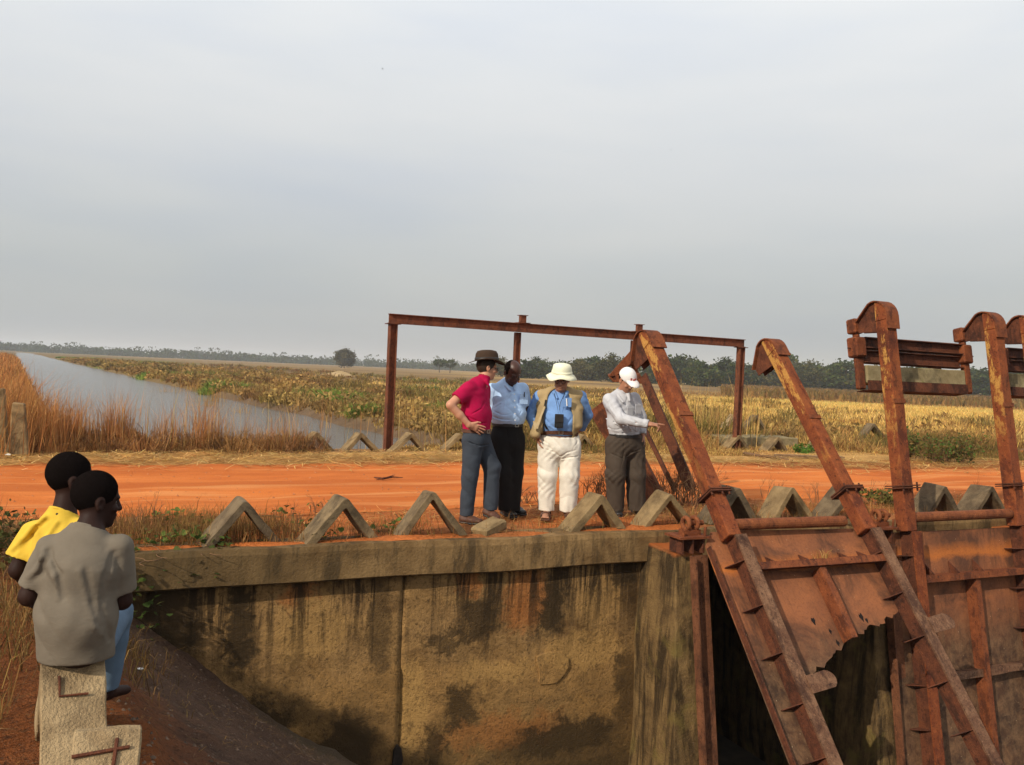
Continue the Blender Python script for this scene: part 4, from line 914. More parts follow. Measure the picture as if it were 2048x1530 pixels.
def hand(fl, w, fd, pd, sd, curls, thumb=0.3, sc_=1.0, spread=0.08):
    w = np.asarray(w, float); fd, pd, sd = unit(fd), unit(pd), unit(sd)
    fl.cone(w, w + fd * 0.03 * sc_, 0.026 * sc_, 0.022 * sc_, 0.015, (sd, 1.25)); fl.cone(w + fd * 0.025 * sc_, w + fd * 0.082 * sc_, 0.016 * sc_, 0.0145 * sc_, 0.012, (sd, 2.5))
    for i, (off, ln) in enumerate(zip((0.031, 0.011, -0.010, -0.030), (0.074, 0.083, 0.077, 0.060))):
        d = unit(fd + sd * off / 0.03 * spread); p = w + fd * 0.082 * sc_ + sd * off * sc_; c = 0.0
        for j, fr in enumerate((0.45, 0.31, 0.24)):
            c += curls[i] * (0.8, 1.0, 0.6)[j]; dj = d * math.cos(c) + pd * math.sin(c); q = p + dj * ln * fr * sc_
            fl.cone(p, q, (0.0092 - 0.0007 * j) * sc_, (0.0085 - 0.0009 * j) * sc_, 0.004); p = q
    p = w + fd * 0.028 * sc_ + sd * 0.026 * sc_; d = unit(sd * 0.75 + fd * 0.65 + pd * thumb); q = p + d * 0.048 * sc_; fl.cone(p, q, 0.014 * sc_, 0.011 * sc_, 0.008)
    d2 = unit(d * 0.7 + fd * 0.6 + pd * thumb); fl.cone(q, q + d2 * 0.033 * sc_, 0.0105 * sc_, 0.0085 * sc_, 0.004)

def sub_lathe(mb, prof, c, A, n=36, wob=None):
    c = np.asarray(c, float); v = []
    for i, pz in enumerate(prof):
        r, z = pz[0], pz[1]; ey = pz[2] if len(pz) > 2 else 1.0
        for k in range(n):
            t = 2 * math.pi * k / n; dz = wob(t, r) if wob else 0.0
            v.append(c + A[0] * r * math.cos(t) + A[1] * r * ey * math.sin(t) + A[2] * (z + dz))
    m_ = len(prof); f = [(i * n + k, i * n + (k + 1) % n, (i + 1) * n + (k + 1) % n, (i + 1) * n + k) for i in range(m_ - 1) for k in range(n)]
    f += [tuple((m_ - 1) * n + k for k in range(n))]
    mb.add(v, f); return mb

class Person:
    def __init__(s, label, Y, foot, group=None):
        s.Y = Y; s.o = np.array(foot, float); s.root = empty('person', label, 'person', s.o, group=group); s.parts = {}
    def J(s, px, py, dy=0.0): return at(px, py, s.Y + dy)
    def add(s, name, fl, mat, label=None):
        o = link(name, fl.mesh(name, s.o), mat, s.root)
        if label: o['label'] = label
        return o
    def mb(s, name, mb, mat, smooth=True, label=None, **k):
        mb.v = [tuple(np.array(p) - s.o) for p in mb.v]; o = mb.build(name, mat, s.root, smooth=smooth, **k)
        if label: o['label'] = label
        return o
    def eyes(s, P, A, sz, iris):
        for sx in (-1, 1):
            f = Fld(P(sx * 0.033, 0.0665, 0.002) - 0.02, P(sx * 0.033, 0.0665, 0.002) + 0.02, 0.0022); f.ell(P(sx * 0.033, 0.0665, 0.002), (0.0110 * sz,) * 3, A, 0.002); e = s.add('eye', f, M['white_eye'])
            mb = MB(); c = P(sx * 0.033, 0.0772, 0.001); mb.tube([c, c + A[1] * 0.0012], [0.0072, 0.006], 10); mb.v = [tuple(np.array(p) - s.o) for p in mb.v]; mb.build('iris', M['black'], e)
def shoe(pr, heel, toe, w_, hgt, mat, sole=True, name='shoe'):
    heel, toe = np.asarray(heel, float), np.asarray(toe, float); d = unit(toe - heel); sd = unit(np.cross(d, Z)); L = np.linalg.norm(toe - heel)
    f = Fld(np.minimum(heel, toe) - 0.09, np.maximum(heel, toe) + np.array([0.09, 0.09, 0.16]), 0.007)
    f.cone(heel + d * 0.035 + Z * 0.036, heel + d * L * 0.55 + Z * 0.036, 0.035, 0.040, 0.02, (sd, w_ / 0.075)); f.cone(heel + d * L * 0.5 + Z * 0.033, toe - d * 0.045 + Z * 0.028, 0.036, 0.027, 0.02, (sd, w_ / 0.062))
    f.cone(heel + d * 0.045 + Z * 0.04, heel + d * 0.065 + Z * hgt, 0.036, 0.038, 0.02); f.plane(heel + Z * 0.004, -unit(np.cross(sd, d)) if abs(d[2]) > 0.05 else -Z)
    o = pr.add(name, f, mat)
    if sole:
        f = Fld(np.minimum(heel, toe) - 0.09, np.maximum(heel, toe) + np.array([0.09, 0.09, 0.08]), 0.006); u = unit(np.cross(sd, d)); u = u if u[2] > 0 else -u
        f.cone(heel + d * 0.04, heel + d * L * 0.5, 0.036, 0.038, 0.02, (sd, w_ / 0.075)); f.cone(heel + d * L * 0.5, toe - d * 0.045, 0.038, 0.036, 0.02, (sd, w_ / 0.074)); f.plane(heel - u * 0.006, -u); f.plane(heel + u * 0.014, u)
        link('sole', f.mesh('sole', pr.o), M['leatherblack'], o)
    return o
def belt_ring(pr, c, A, rx, ry, mat, hh=0.02, buckle=None, n=40, th=0.006):
    mb = MB(); v = []
    for k in range(n):
        t = 2 * math.pi * k / n; d = A[0] * math.cos(t) * rx + A[1] * math.sin(t) * ry; u = unit(d)
        for o_, z_ in ((0, -hh), (th, -hh), (th, hh), (0, hh)): v.append(np.asarray(c) + d + u * o_ + A[2] * z_)
    mb.add(v, [(k * 4 + j, ((k + 1) % n) * 4 + j, ((k + 1) % n) * 4 + (j + 1) % 4, k * 4 + (j + 1) % 4) for k in range(n) for j in range(4)])
    b = pr.mb('belt', mb, mat, smooth=False)
    if buckle is not None:
        t = buckle; d = A[0] * math.cos(t) * rx + A[1] * math.sin(t) * ry; u = unit(d); tn = unit(np.cross(A[2], u)); mb = MB(); cc = np.asarray(c) + d + u * (th + 0.004)
        for q in (-1, 1): mb.box(cc + tn * 0.022 * q, (0.003, 0.003, hh * 0.95), (tn, u, A[2])); mb.box(cc + A[2] * hh * 0.9 * q, (0.025, 0.003, 0.003), (tn, u, A[2]))
        mb.v = [tuple(np.array(p) - pr.o) for p in mb.v]; mb.build('buckle', M['metal'], b)
    return b
C = {k: m_cloth(k, c) for k, c in dict(maroon_cotton=(0.37, 0.004, 0.05), jeans_denim=(0.040, 0.048, 0.062), sky_shirt=(0.40, 0.56, 0.80), black_trouser=(0.010, 0.009, 0.009), blue_shirt=(0.16, 0.29, 0.56),
      khaki_vest=(0.36, 0.26, 0.13), white_trouser=(0.70, 0.65, 0.56), grey_shirt=(0.46, 0.46, 0.48), brown_trouser=(0.062, 0.046, 0.034), cream_hat=(0.78, 0.76, 0.56), white_cap=(0.72, 0.69, 0.67),
      bush_hat=(0.050, 0.030, 0.019), kid_grey=(0.155, 0.130, 0.098), kid_yellow=(0.60, 0.40, 0.045), kid_jeans=(0.10, 0.15, 0.21), lining=(0.42, 0.32, 0.18), kid_dark=(0.03, 0.025, 0.03)).items()}

def spectacles(pr, P, A):
    mb = MB()
    for sx in (-1, 1): mb.torus(P(sx * 0.034, 0.106, -0.002), A[1], 0.021, 0.0022, 18, 6); mb.tube([P(sx * 0.055, 0.104, 0.004), P(sx * 0.084, 0.06, 0.006), P(sx * 0.088, -0.01, 0.008)], 0.0022, 6)
    mb.tube([P(-0.013, 0.108, 0.001), P(0.013, 0.108, 0.001)], 0.0022, 6); pr.mb('spectacles', mb, M['black'])

# ---- man in the maroon polo shirt, hand on hip
p = Person('man in a maroon polo shirt, jeans and brown bush hat, hand on hip', 9.12, onz(945, 1047, 0)); J = p.J
e1 = unit([0.5, 0.85, 0])
hc = J(974, 735, 0.06); A = headframe((0.92, 0.30), 0.12)
neck = J(966, 762)
b = Fld(p.J(888, 1050, 0)[[0, 1, 2]] * [1, 0, 1] + [0, p.Y - 0.55, 0], p.J(1012, 695, 0) * [1, 0, 1] + [0, p.Y + 0.5, 0], 0.0065)
P = head(b, hc, A, 1.02)
b.cone(J(964, 768), hc - Z * 0.05, 0.062, 0.055, 0.03)
for a_, c_, ra, rb, st in [(J(953, 868), J(952, 825), 0.12, 0.115, (e1, 1.25)), (J(952, 825), J(950, 785), 0.115, 0.11, (e1, 1.4)), (J(950, 785), J(960, 768), 0.085, 0.05, (e1, 1.3))]: b.cone(a_, c_, ra, rb, 0.04, st)
sh, el, wr = J(935, 777, -0.15), J(901, 810, -0.26), J(938, 850, -0.22)
b.cone(sh, el, 0.052, 0.043, 0.03); b.cone(el, (el + wr) / 2, 0.042, 0.040, 0.02); b.cone((el + wr) / 2, wr, 0.040, 0.027, 0.02)
hand(b, wr, J(968, 862, -0.17) - wr, (0.25, 0.7, -0.5), unit(np.cross(J(968, 862, -0.17) - wr, (0.2, 0.9, 0.1))) * np.sign(1), (0.16, 0.12, 0.15, 0.2), 0.25, 1.05, 0.22)
s2, e2, w2 = J(968, 778, 0.16), J(966, 825, 0.24), J(962, 856, 0.14); b.cone(s2, e2, 0.05, 0.043, 0.03); b.cone(e2, w2, 0.04, 0.028, 0.02); hand(b, w2, J(958, 872, 0.1) - w2, (-0.5, -0.6, 0), (0, -0.3, 1), (0.3, 0.35, 0.4, 0.4))
LEGS = [((947, 880, -0.06), (940, 950, -0.08), (933, 1028, -0.06)), ((958, 878, 0.07), (984, 935, 0.06), (981, 1016, 0.04))]
for h_, k_, a_ in LEGS: b.cone(J(*h_), J(*k_), 0.08, 0.055, 0.03); b.cone(J(*k_), J(*a_), 0.055, 0.038, 0.03)
p.add('body', b, M['skinlight']); p.eyes(P, A, 1.02, 0)
f = Fld(J(900, 866, -0.45), J(1000, 748, 0.45), 0.0065)
for a_, c_, ra, rb, st in [(J(953, 858), J(953, 830), 0.135, 0.138, (e1, 1.22)), (J(953, 830), J(949, 790), 0.138, 0.128, (e1, 1.38)), (J(949, 790), J(955, 772), 0.115, 0.085, (e1, 1.65)), (J(955, 772), J(964, 762), 0.085, 0.062, (e1, 1.2))]: f.cone(a_, c_, ra, rb, 0.045, st)
cuff = sh + (el - sh) * 0.62
f.cone(sh + [0.01, 0.02, 0], cuff + (el - sh) * 0.3, 0.072, 0.074, 0.04, clip=(cuff, el - sh))
cuf2 = s2 + (e2 - s2) * 0.6; f.cone(s2, cuf2, 0.07, 0.07, 0.05)
f.plane(J(953, 862), -Z); f.ball_plane(J(969, 757, 0.03), (0.30, 0.1, 1), 0.1); f.creases([[(923.7, 822.7), (939.0, 835.5), (956.9, 843.1)], [(972.2, 799.8), (962.0, 817.6), (944.1, 827.8)], [(933.9, 843.1), (951.8, 847.0), (972.2, 845.7)], [(973.4, 776.9), (972.2, 794.7), (976.0, 812.6)]], 0.007, 0.011, 0.0069)
f.fold(0.0045, 0.3, 1.1); p.add('shirt', f, C['maroon_cotton'])
f = Fld(J(950, 770, -0.15), J(988, 745, 0.15), 0.005); f.cone(J(966, 761), J(968, 756, 0.01), 0.073, 0.066, 0.01); f.cone(J(966, 764), J(970, 748, 0.02), 0.058, 0.058, 0.004, cut=True); f.cone(J(973, 762, -0.06), J(977, 771, -0.06), 0.018, 0.012, 0.02); p.add('collar', f, C['maroon_cotton'])
f = Fld(J(915, 1042, -0.35), J(1008, 852, 0.35), 0.0065); f.cone(J(953, 864), J(952, 880), 0.128, 0.132, 0.04, (e1, 1.2))
for (h_, k_, a_), r3 in zip(LEGS, ((0.115, 0.084, 0.072), (0.118, 0.088, 0.076))): f.cone(J(*h_), J(*k_), r3[0], r3[1], 0.035); f.cone(J(*k_), J(*a_), r3[1], r3[2], 0.03)
f.plane(J(953, 858), Z, J(900, 870, -0.4), J(1000, 840, 0.4))
for h_, k_, a_ in LEGS: f.ball_plane(J(*a_) - [0, 0, 0.012], (0, 0, -1), 0.13)
f.creases([[(936.5, 883.9), (959.4, 891.6), (977.3, 889.0)], [(979.8, 904.3), (992.6, 917.1), (1000.2, 924.7)]], 0.007, 0.011, 0.0069)
f.fold(0.0065, 1.7, 1.0, 0.5); p.add('trousers', f, C['jeans_denim'])
belt_ring(p, J(953, 861), np.array([unit([0.85, -0.5, 0]), e1, Z]), 0.137, 0.165, M['leather'], 0.018, 0.0)
shoe(p, onz(918, 1044, 0.012) , onz(968, 1049, 0.012), 0.098, 0.12, M['leather']); shoe(p, J(966, 1028, 0.04), J(1004, 1044, -0.06), 0.098, 0.11, M['leather'])
f = Fld(P(0, 0, 0) - 0.19, P(0, 0, 0) + 0.19, 0.007); f.ell(P(0, -0.016, 0.022), (0.084, 0.104, 0.100), A, 0.01); f.plane(P(0, 0.035, 0), A[1] + A[2] * -0.9); f.plane(P(0, 0, -0.06), -A[2]); f.fold(0.004, 2, 2); p.add('hair', f, M['hairbrown'])
HA = headframe((1, 0.2), -0.04, -0.05); hp = P(0, -0.01, 0.058); mb = MB()
sub_lathe(mb, [(0.170, -0.004, 1.12), (0.175, 0.002, 1.12), (0.14, 0.006, 1.15), (0.106, 0.012, 1.2), (0.103, 0.05, 1.2), (0.098, 0.088, 1.2), (0.084, 0.114, 1.2), (0.055, 0.122, 1.15), (0.02, 0.108, 1.0)], hp, HA, 44, lambda t, r: (r / 0.175) ** 3 * (0.026 * math.cos(2 * t) - 0.012 * math.sin(t)) - (0.018 * math.exp(-((math.cos(t)) / 0.35) ** 2) if r < 0.05 else 0)); ht = p.mb('hat', mb, C['bush_hat'])
mb = MB(); sub_lathe(mb, [(0.107, 0.016, 1.2), (0.1095, 0.02, 1.2), (0.1075, 0.042, 1.2), (0.103, 0.043, 1.2)], hp, HA, 44); mb.v = [tuple(np.array(q) - p.o) for q in mb.v]; mb.build('hat_band', M['leatherblack'], ht, smooth=True)
spectacles(p, P, A)

# ---- man in the pale blue shirt, hands behind his back
p = Person('bald man in a pale blue short sleeved shirt and black trousers, hands behind his back', 9.62, onz(1020, 1032, 0)); J = p.J
e1 = unit([0.88, 0.42, 0]); fd = unit([0.42, -0.9, 0])
hc = J(1025, 745, -0.08); A = headframe((0.50, -0.86), 0.62, 0.05)
b = Fld(J(960, 1036, -0.4), J(1070, 705, 0.5), 0.0065); P = head(b, hc, A, 1.10, 1.05)
b.cone(J(1017, 772, 0.02), hc - Z * 0.04, 0.072, 0.062, 0.03)
for a_, c_, ra, rb, st in [(J(1014, 865), J(1016, 830), 0.13, 0.135, (e1, 1.25)), (J(1016, 830), J(1014, 790), 0.13, 0.12, (e1, 1.4)), (J(1014, 790), J(1014, 772), 0.09, 0.06, (e1, 1.8))]: b.cone(a_, c_, ra, rb, 0.04, st)
ARMS = [(J(983, 780, -0.07), J(978, 822, 0.06), J(1003, 846, 0.22)), (J(1045, 778, 0.07), J(1052, 820, 0.17), J(1028, 846, 0.27))]
for sh, el, wr in ARMS: b.cone(sh, el, 0.055, 0.045, 0.03); b.cone(el, wr, 0.043, 0.03, 0.02); hand(b, wr, J(1015, 862, 0.28) - wr, (0.0, 1, 0.2), (0, 0.3, 1), (0.4, 0.5, 0.5, 0.5), 0.3, 1.05)
LEGS = [((1001, 878, -0.04), (1006, 945, -0.05), (1012, 1018, 0.0)), ((1028, 878, 0.04), (1029, 945, 0.03), (1025, 1018, 0.03))]
for h_, k_, a_ in LEGS: b.cone(J(*h_), J(*k_), 0.08, 0.055, 0.03); b.cone(J(*k_), J(*a_), 0.055, 0.038, 0.03)
p.add('body', b, M['skindark']); p.eyes(P, A, 1.1, 0)
f = Fld(J(965, 855, -0.4), J(1065, 755, 0.4), 0.0075)
for a_, c_, ra, rb, st in [(J(1015, 848), J(1017, 828, -0.02), 0.145, 0.158, (e1, 1.16)), (J(1017, 828, -0.02), J(1014, 792), 0.158, 0.138, (e1, 1.26)), (J(1014, 792), J(1014, 776), 0.115, 0.085, (e1, 1.8)), (J(1014, 776), J(1017, 766), 0.085, 0.066, (e1, 1.3))]: f.cone(a_, c_, ra, rb, 0.045, st)
for sh, el, wr in ARMS:
    cf = sh + (el - sh) * 0.72; f.cone(sh, cf + (el - sh) * 0.3, 0.072, 0.074, 0.04, clip=(cf, el - sh))
f.plane(J(1015, 847), -Z); f.creases([[(987.5, 822.7), (1005.3, 830.4), (1023.1, 827.8)], [(984.9, 832.9), (1002.7, 839.3), (1023.1, 839.3)], [(1012.9, 792.2), (1002.7, 807.5), (990.0, 815.1)], [(1033.3, 812.6), (1038.4, 827.8), (1035.9, 840.6)], [(1043.5, 822.7), (1035.9, 832.9), (1023.1, 843.1)], [(990.0, 782.0), (987.5, 797.3), (988.7, 807.5)], [(1023.1, 789.6), (1012.9, 802.4), (1010.4, 817.6)]], 0.007, 0.011, 0.0069)
f.fold(0.0055, 4.1, 1.1); p.add('shirt', f, C['sky_shirt'])
f = Fld(J(990, 785, -0.3), J(1048, 750, 0.2), 0.005); f.cone(J(1017, 769), J(1019, 762, -0.02), 0.084, 0.076, 0.01)
f.cone(J(1017, 774), J(1020, 755, -0.03), 0.070, 0.068, 0.004, cut=True)
f.cone(J(1012, 771, -0.1), J(1021, 781, -0.15), 0.024, 0.012, 0.02); f.cone(J(1029, 769, -0.07), J(1030, 779, -0.12), 0.022, 0.012, 0.02); p.add('collar', f, C['sky_shirt'])
mb = MB(); pk = J(1041, 797, -0.02) + fd * 0.085; mb.box(pk, (0.05, 0.003, 0.058), (e1, fd, Z)); po = p.mb('shirt_pocket', mb, C['sky_shirt'], smooth=False, bevel=0.002); mb = MB(); mb.tube([pk + fd * 0.008 + Z * 0.02, pk + fd * 0.008 + Z * 0.075], 0.006, 6); mb.v = [tuple(np.array(q) - p.o) for q in mb.v]; mb.build('pen', M['black'], po)
mb = MB()
for k in range(5): c = J(1026 + k * 0.3, 788 + 13 * k, -0.12 - 0.022 * min(k, 3)) + fd * 0.035; mb.tube([c, c + fd * 0.006], 0.0065, 8)
bt = p.mb('button', mb, M['white'], smooth=False); bt['kind'] = 'stuff'
f = Fld(J(970, 1030, -0.35), J(1060, 840, 0.35), 0.0065); f.cone(J(1015, 852), J(1014, 880), 0.142, 0.148, 0.04, (e1, 1.18))
for (h_, k_, a_), r3 in zip(LEGS, ((0.125, 0.098, 0.083), (0.125, 0.098, 0.083))): f.cone(J(*h_), J(*k_), r3[0], r3[1], 0.03); f.cone(J(*k_), J(*a_), r3[1], r3[2], 0.03)
f.plane(J(1015, 843), Z, J(960, 860, -0.4), J(1070, 820, 0.4))
for h_, k_, a_ in LEGS: f.ball_plane(J(*a_) - [0, 0, 0.01], (0, 0, -1), 0.13)
f.creases([[(1012.9, 858.4), (1018.0, 883.9), (1018.0, 909.4)], [(1035.9, 863.5), (1035.9, 896.7), (1030.8, 929.8)]], 0.007, 0.011, 0.0069)
f.fold(0.0060, 3.0, 1.0, 0.6); p.add('trousers', f, C['black_trouser'])
belt_ring(p, J(1015, 848), np.array([e1, -fd, Z]), 0.172, 0.152, M['leatherblack'], 0.02, -1.35)
shoe(p, onz(1005, 1025, 0.01), onz(1030, 1036, 0.01), 0.10, 0.11, M['leatherblack']); shoe(p, onz(1022, 1022, 0.01), onz(1050, 1031, 0.01), 0.10, 0.11, M['leatherblack'])
f = Fld(P(0, 0, 0) - 0.19, P(0, 0, 0) + 0.19, 0.007); f.ell(P(0, -0.016, 0.026), (0.088, 0.110, 0.102), A, 0.01); f.ell(P(0, 0.07, 0.10), (0.058, 0.125, 0.10), A, 0.01, cut=True); f.plane(P(0, 0.028, 0), A[1]); f.plane(P(0, -0.02, -0.055), -A[2]); f.fold(0.004, 2, 2); p.add('hair', f, M['hair'])

# ---- man in the khaki vest and white trousers
p = Person('man in a cream sun hat, open khaki vest, blue shirt and baggy white trousers', 9.72, onz(1115, 1031, 0)); J = p.J
e1 = unit([1, 0.08, 0]); fd = unit([0.06, -1, 0])
hc = J(1123, 757, -0.10); A = headframe((-0.16, -1), 0.30, -0.04)
b = Fld(J(1040, 1036, -0.45), J(1195, 715, 0.5), 0.0065); P = head(b, hc, A, 1.06, 1.08)
b.cone(J(1121, 790, 0.02), hc - Z * 0.04, 0.068, 0.06, 0.03)
for a_, c_, ra, rb, st in [(J(1119, 880), J(1118, 840), 0.14, 0.145, (e1, 1.2)), (J(1118, 840), J(1119, 805), 0.14, 0.13, (e1, 1.35)), (J(1119, 805), J(1120, 786), 0.09, 0.06, (e1, 1.9))]: b.cone(a_, c_, ra, rb, 0.04, st)
ARMS = [(J(1079, 792, 0.0), J(1061, 830, 0.05), J(1074, 868, -0.05)), (J(1161, 793, 0.0), J(1175, 830, 0.12), J(1162, 858, 0.24))]
for i_, (sh, el, wr) in enumerate(ARMS): b.cone(sh, el, 0.05, 0.042, 0.03); b.cone(el, wr, 0.04, 0.028, 0.02)
hand(b, ARMS[0][2], J(1077, 888, -0.07) - ARMS[0][2], (1, 0, 0), (0.1, -1, 0), (0.35, 0.4, 0.45, 0.5), 0.3, 1.05); hand(b, ARMS[1][2], J(1145, 866, 0.28) - ARMS[1][2], (0, 1, 0), (0, 0.2, 1), (0.4, 0.5, 0.5, 0.5), 0.3, 1.05)
LEGS = [((1099, 888, 0), (1095, 950, -0.03), (1092, 1020, 0)), ((1139, 888, 0), (1139, 950, -0.03), (1136, 1022, 0.0))]
for h_, k_, a_ in LEGS: b.cone(J(*h_), J(*k_), 0.08, 0.055, 0.03); b.cone(J(*k_), J(*a_), 0.055, 0.038, 0.03)
p.add('body', b, M['skinmid']); p.eyes(P, A, 1.06, 0); spectacles(p, P, A)
f = Fld(J(1045, 880, -0.45), J(1195, 770, 0.45), 0.0075)
TOR = [(J(1119, 868), J(1118, 842, -0.02), 0.16, 0.178, (e1, 1.08)), (J(1118, 842, -0.02), J(1119, 808), 0.178, 0.145, (e1, 1.2)), (J(1119, 808), J(1120, 790), 0.12, 0.085, (e1, 1.9)), (J(1120, 790), J(1120, 782), 0.085, 0.064, (e1, 1.3))]
for a_, c_, ra, rb, st in TOR: f.cone(a_, c_, ra, rb, 0.045, st)
for sh, el, wr in ARMS: f.cone(sh, el, 0.066, 0.060, 0.045); f.cone(el, wr, 0.058, 0.046, 0.02, clip=(wr, wr - el))
f.plane(J(1119, 870), -Z); f.creases([[(1090.5, 816.1), (1102.6, 825.8), (1109.8, 835.4)], [(1090.5, 835.4), (1100.1, 849.9), (1112.2, 857.2)], [(1143.7, 835.4), (1134.0, 849.9), (1126.7, 859.6)], [(1063.9, 796.7), (1061.4, 808.8), (1057.8, 820.9)], [(1068.7, 804.0), (1063.9, 816.1), (1059.0, 830.6)], [(1172.7, 806.4), (1175.1, 816.1), (1172.7, 828.2)], [(1102.6, 801.6), (1109.8, 811.2), (1114.6, 820.9)], [(1141.2, 804.0), (1134.0, 813.7), (1129.2, 825.8)]], 0.007, 0.011, 0.0069)
f.fold(0.0055, 0.9, 1.1); p.add('shirt', f, C['blue_shirt'])
f = Fld(J(1095, 800, -0.3), J(1148, 768, 0.2), 0.005); f.cone(J(1120, 785), J(1121, 778, -0.02), 0.082, 0.074, 0.01); f.cone(J(1120, 790), J(1121, 770, -0.03), 0.068, 0.066, 0.004, cut=True)
f.cone(J(1108, 785, -0.08), J(1114, 796, -0.15), 0.024, 0.012, 0.02); f.cone(J(1134, 785, -0.08), J(1128, 796, -0.15), 0.024, 0.012, 0.02); p.add('collar', f, C['blue_shirt'])
# vest: torso shell, wide open at the front
f = Fld(J(1045, 900, -0.45), J(1190, 770, 0.45), 0.0075)
for a_, c_, ra, rb, st in TOR[:3]: f.cone(a_, c_ , ra + 0.022, rb + 0.022, 0.05, st)
f.cone(J(1083, 790, -0.02), J(1092, 793, -0.02), 0.060, 0.062, 0.035); f.cone(J(1157, 791, -0.02), J(1149, 794, -0.02), 0.060, 0.062, 0.035)
f.cone(J(1086, 815, -0.06), J(1070, 868, -0.11), 0.035, 0.052, 0.04, ((0.4, -1, 0), 1.6)); f.cone(J(1157, 820, -0.05), J(1158, 852, -0.10), 0.04, 0.035, 0.04, ((0.4, 1, 0), 1.6))
for a_, c_, ra, rb, st in TOR: f.cone(a_, c_, ra + 0.004, rb + 0.004, 0.01, st, cut=True)
for (ya, xa, wa), (yb, xb, wb) in [((778, 1121, 15), (800, 1120, 26)), ((800, 1120, 26), (835, 1118, 30)), ((835, 1118, 30), (905, 1116, 33))]: f.cone(J(xa, ya, -0.34), J(xb, yb, -0.36), wa * 0.0056, wb * 0.0056, 0.02, ((0, 1, 0), 3.0), cut=True)
for sh, el, wr in ARMS: f.cone(sh + (el - sh) * 0.35, el, 0.064, 0.06, 0.01, cut=True)
f.fold(0.005, 2.2, 1.1); p.add('vest', f, C['khaki_vest'])
mb = MB(); mb.add([J(1091, 815, -0.17), J(1074, 858, -0.20), J(1071, 851, -0.18), J(1089, 811, -0.15)] + [J(1092, 815, -0.16), J(1075, 858, -0.19), J(1072, 851, -0.17), J(1090, 811, -0.14)], [(0, 1, 2, 3), (7, 6, 5, 4), (0, 4, 5, 1), (1, 5, 6, 2), (2, 6, 7, 3), (3, 7, 4, 0)])
p.mb('vest_lining', mb, C['lining'], smooth=False, sub=0.08, noise=0.012)
mb = MB(); mb.add([J(1065, 842, -0.22), J(1078, 850, -0.24), J(1076, 858, -0.24), J(1068, 858, -0.23), J(1065, 842, -0.20), J(1078, 850, -0.22), J(1076, 858, -0.22), J(1068, 858, -0.21)], [(0, 1, 2, 3), (7, 6, 5, 4), (0, 4, 5, 1), (1, 5, 6, 2), (2, 6, 7, 3), (3, 7, 4, 0)]); p.mb('pocket_lining', mb, C['lining'], smooth=False, sub=0.05, noise=0.006)
for xa, xb, x2 in ((1092, 1087, 1094),):
    mb = MB(); pts = [J(xa, 800, -0.12), J(xb, 825, -0.16), J(xb, 845, -0.17), J(x2, 858, -0.17)]
    mb.tube(pts, 0.011, 8); p.mb('strap', mb, M['leatherblack'])
mb = MB(); mb.box(J(1135, 805, -0.19), (0.045, 0.004, 0.05), (e1, fd, Z)); po = p.mb('shirt_pocket', mb, C['blue_shirt'], smooth=False, bevel=0.002); mb = MB(); mb.tube([J(1134, 812, -0.205), J(1133, 797, -0.2)], 0.006, 6); mb.v = [tuple(np.array(q) - p.o) for q in mb.v]; mb.build('pen', M['white'], po)
f = Fld(J(1060, 1034, -0.35), J(1180, 858, 0.35), 0.0065); f.cone(J(1119, 872), J(1119, 892), 0.17, 0.175, 0.04, (e1, 1.22))
for (h_, k_, a_), r3 in zip(LEGS, ((0.130, 0.106, 0.088), (0.130, 0.108, 0.094))): f.cone(J(*h_), J(*k_), r3[0], r3[1], 0.03); f.cone(J(*k_), J(*a_), r3[1], r3[2], 0.03)
f.plane(J(1119, 867), (0, -0.25, 1), J(1060, 890, -0.4), J(1180, 850, 0.4))
for h_, k_, a_ in LEGS: f.ball_plane(J(*a_) - [0, 0, 0.0], (0, 0, -1), 0.15)
f.creases([[(1119.5, 912.8), (1109.8, 905.6), (1090.5, 898.3)], [(1121.9, 912.8), (1134.0, 905.6), (1150.9, 900.7)], [(1119.5, 917.7), (1102.6, 917.7), (1085.6, 912.8)], [(1124.3, 917.7), (1138.8, 915.2), (1155.8, 912.8)], [(1083.2, 879.0), (1097.7, 888.6), (1102.6, 903.1)], [(1155.8, 883.8), (1148.5, 893.5), (1143.7, 905.6)]], 0.007, 0.011, 0.0069)
f.fold(0.0085, 5.0, 1.25, 0.8); p.add('trousers', f, C['white_trouser'])
bA = np.array([e1, unit(-fd - Z * 0.18), unit(Z - fd * 0.0 + np.array([0, -0.22, 0]))]); belt_ring(p, J(1119, 869, 0), bA, 0.205, 0.182, M['leather'], 0.021, -1.6)
for hx, tx, hy in ((1093, 1090, 1028), (1137, 1142, 1029)):
    he, to = onz(hx, hy - 4, 0.03), onz(tx, hy + 8, 0.03); f = Fld(np.minimum(he, to) - 0.09, np.maximum(he, to) + 0.1, 0.006)
    f.cone(he + Z * 0.02, to + Z * 0.012, 0.030, 0.024, 0.02, (e1, 1.45))
    for k in range(5): q = to + e1 * (0.036 - 0.017 * k) + Z * 0.008; f.cone(q, q + unit(to - he) * (0.032 - 0.004 * k), 0.011 - 0.0008 * k, 0.009, 0.004)
    p.add('foot', f, M['skinmid']); sole = MB(); c = (he + to) / 2; sole.box(c - Z * 0.018, (0.052, np.linalg.norm(to - he) / 2 + 0.04, 0.010), (e1, unit(to - he), Z)); so_ = p.mb('sandal', sole, M['leather'], smooth=False, bevel=0.006)
    for fr in (0.35, 0.75):
        st = MB(); q = he + (to - he) * fr; st.tube([q + e1 * 0.052 * math.cos(t) + Z * (0.045 * math.sin(t)) for t in np.linspace(0, math.pi, 9)], 0.011, 6); st.v = [tuple(np.array(v_) - p.o) for v_ in st.v]; st.build('sandal_strap', M['leather'], so_)
HA = headframe((-0.16, -1), 0.16, -0.06); hp = P(0, -0.005, 0.045); mb = MB()
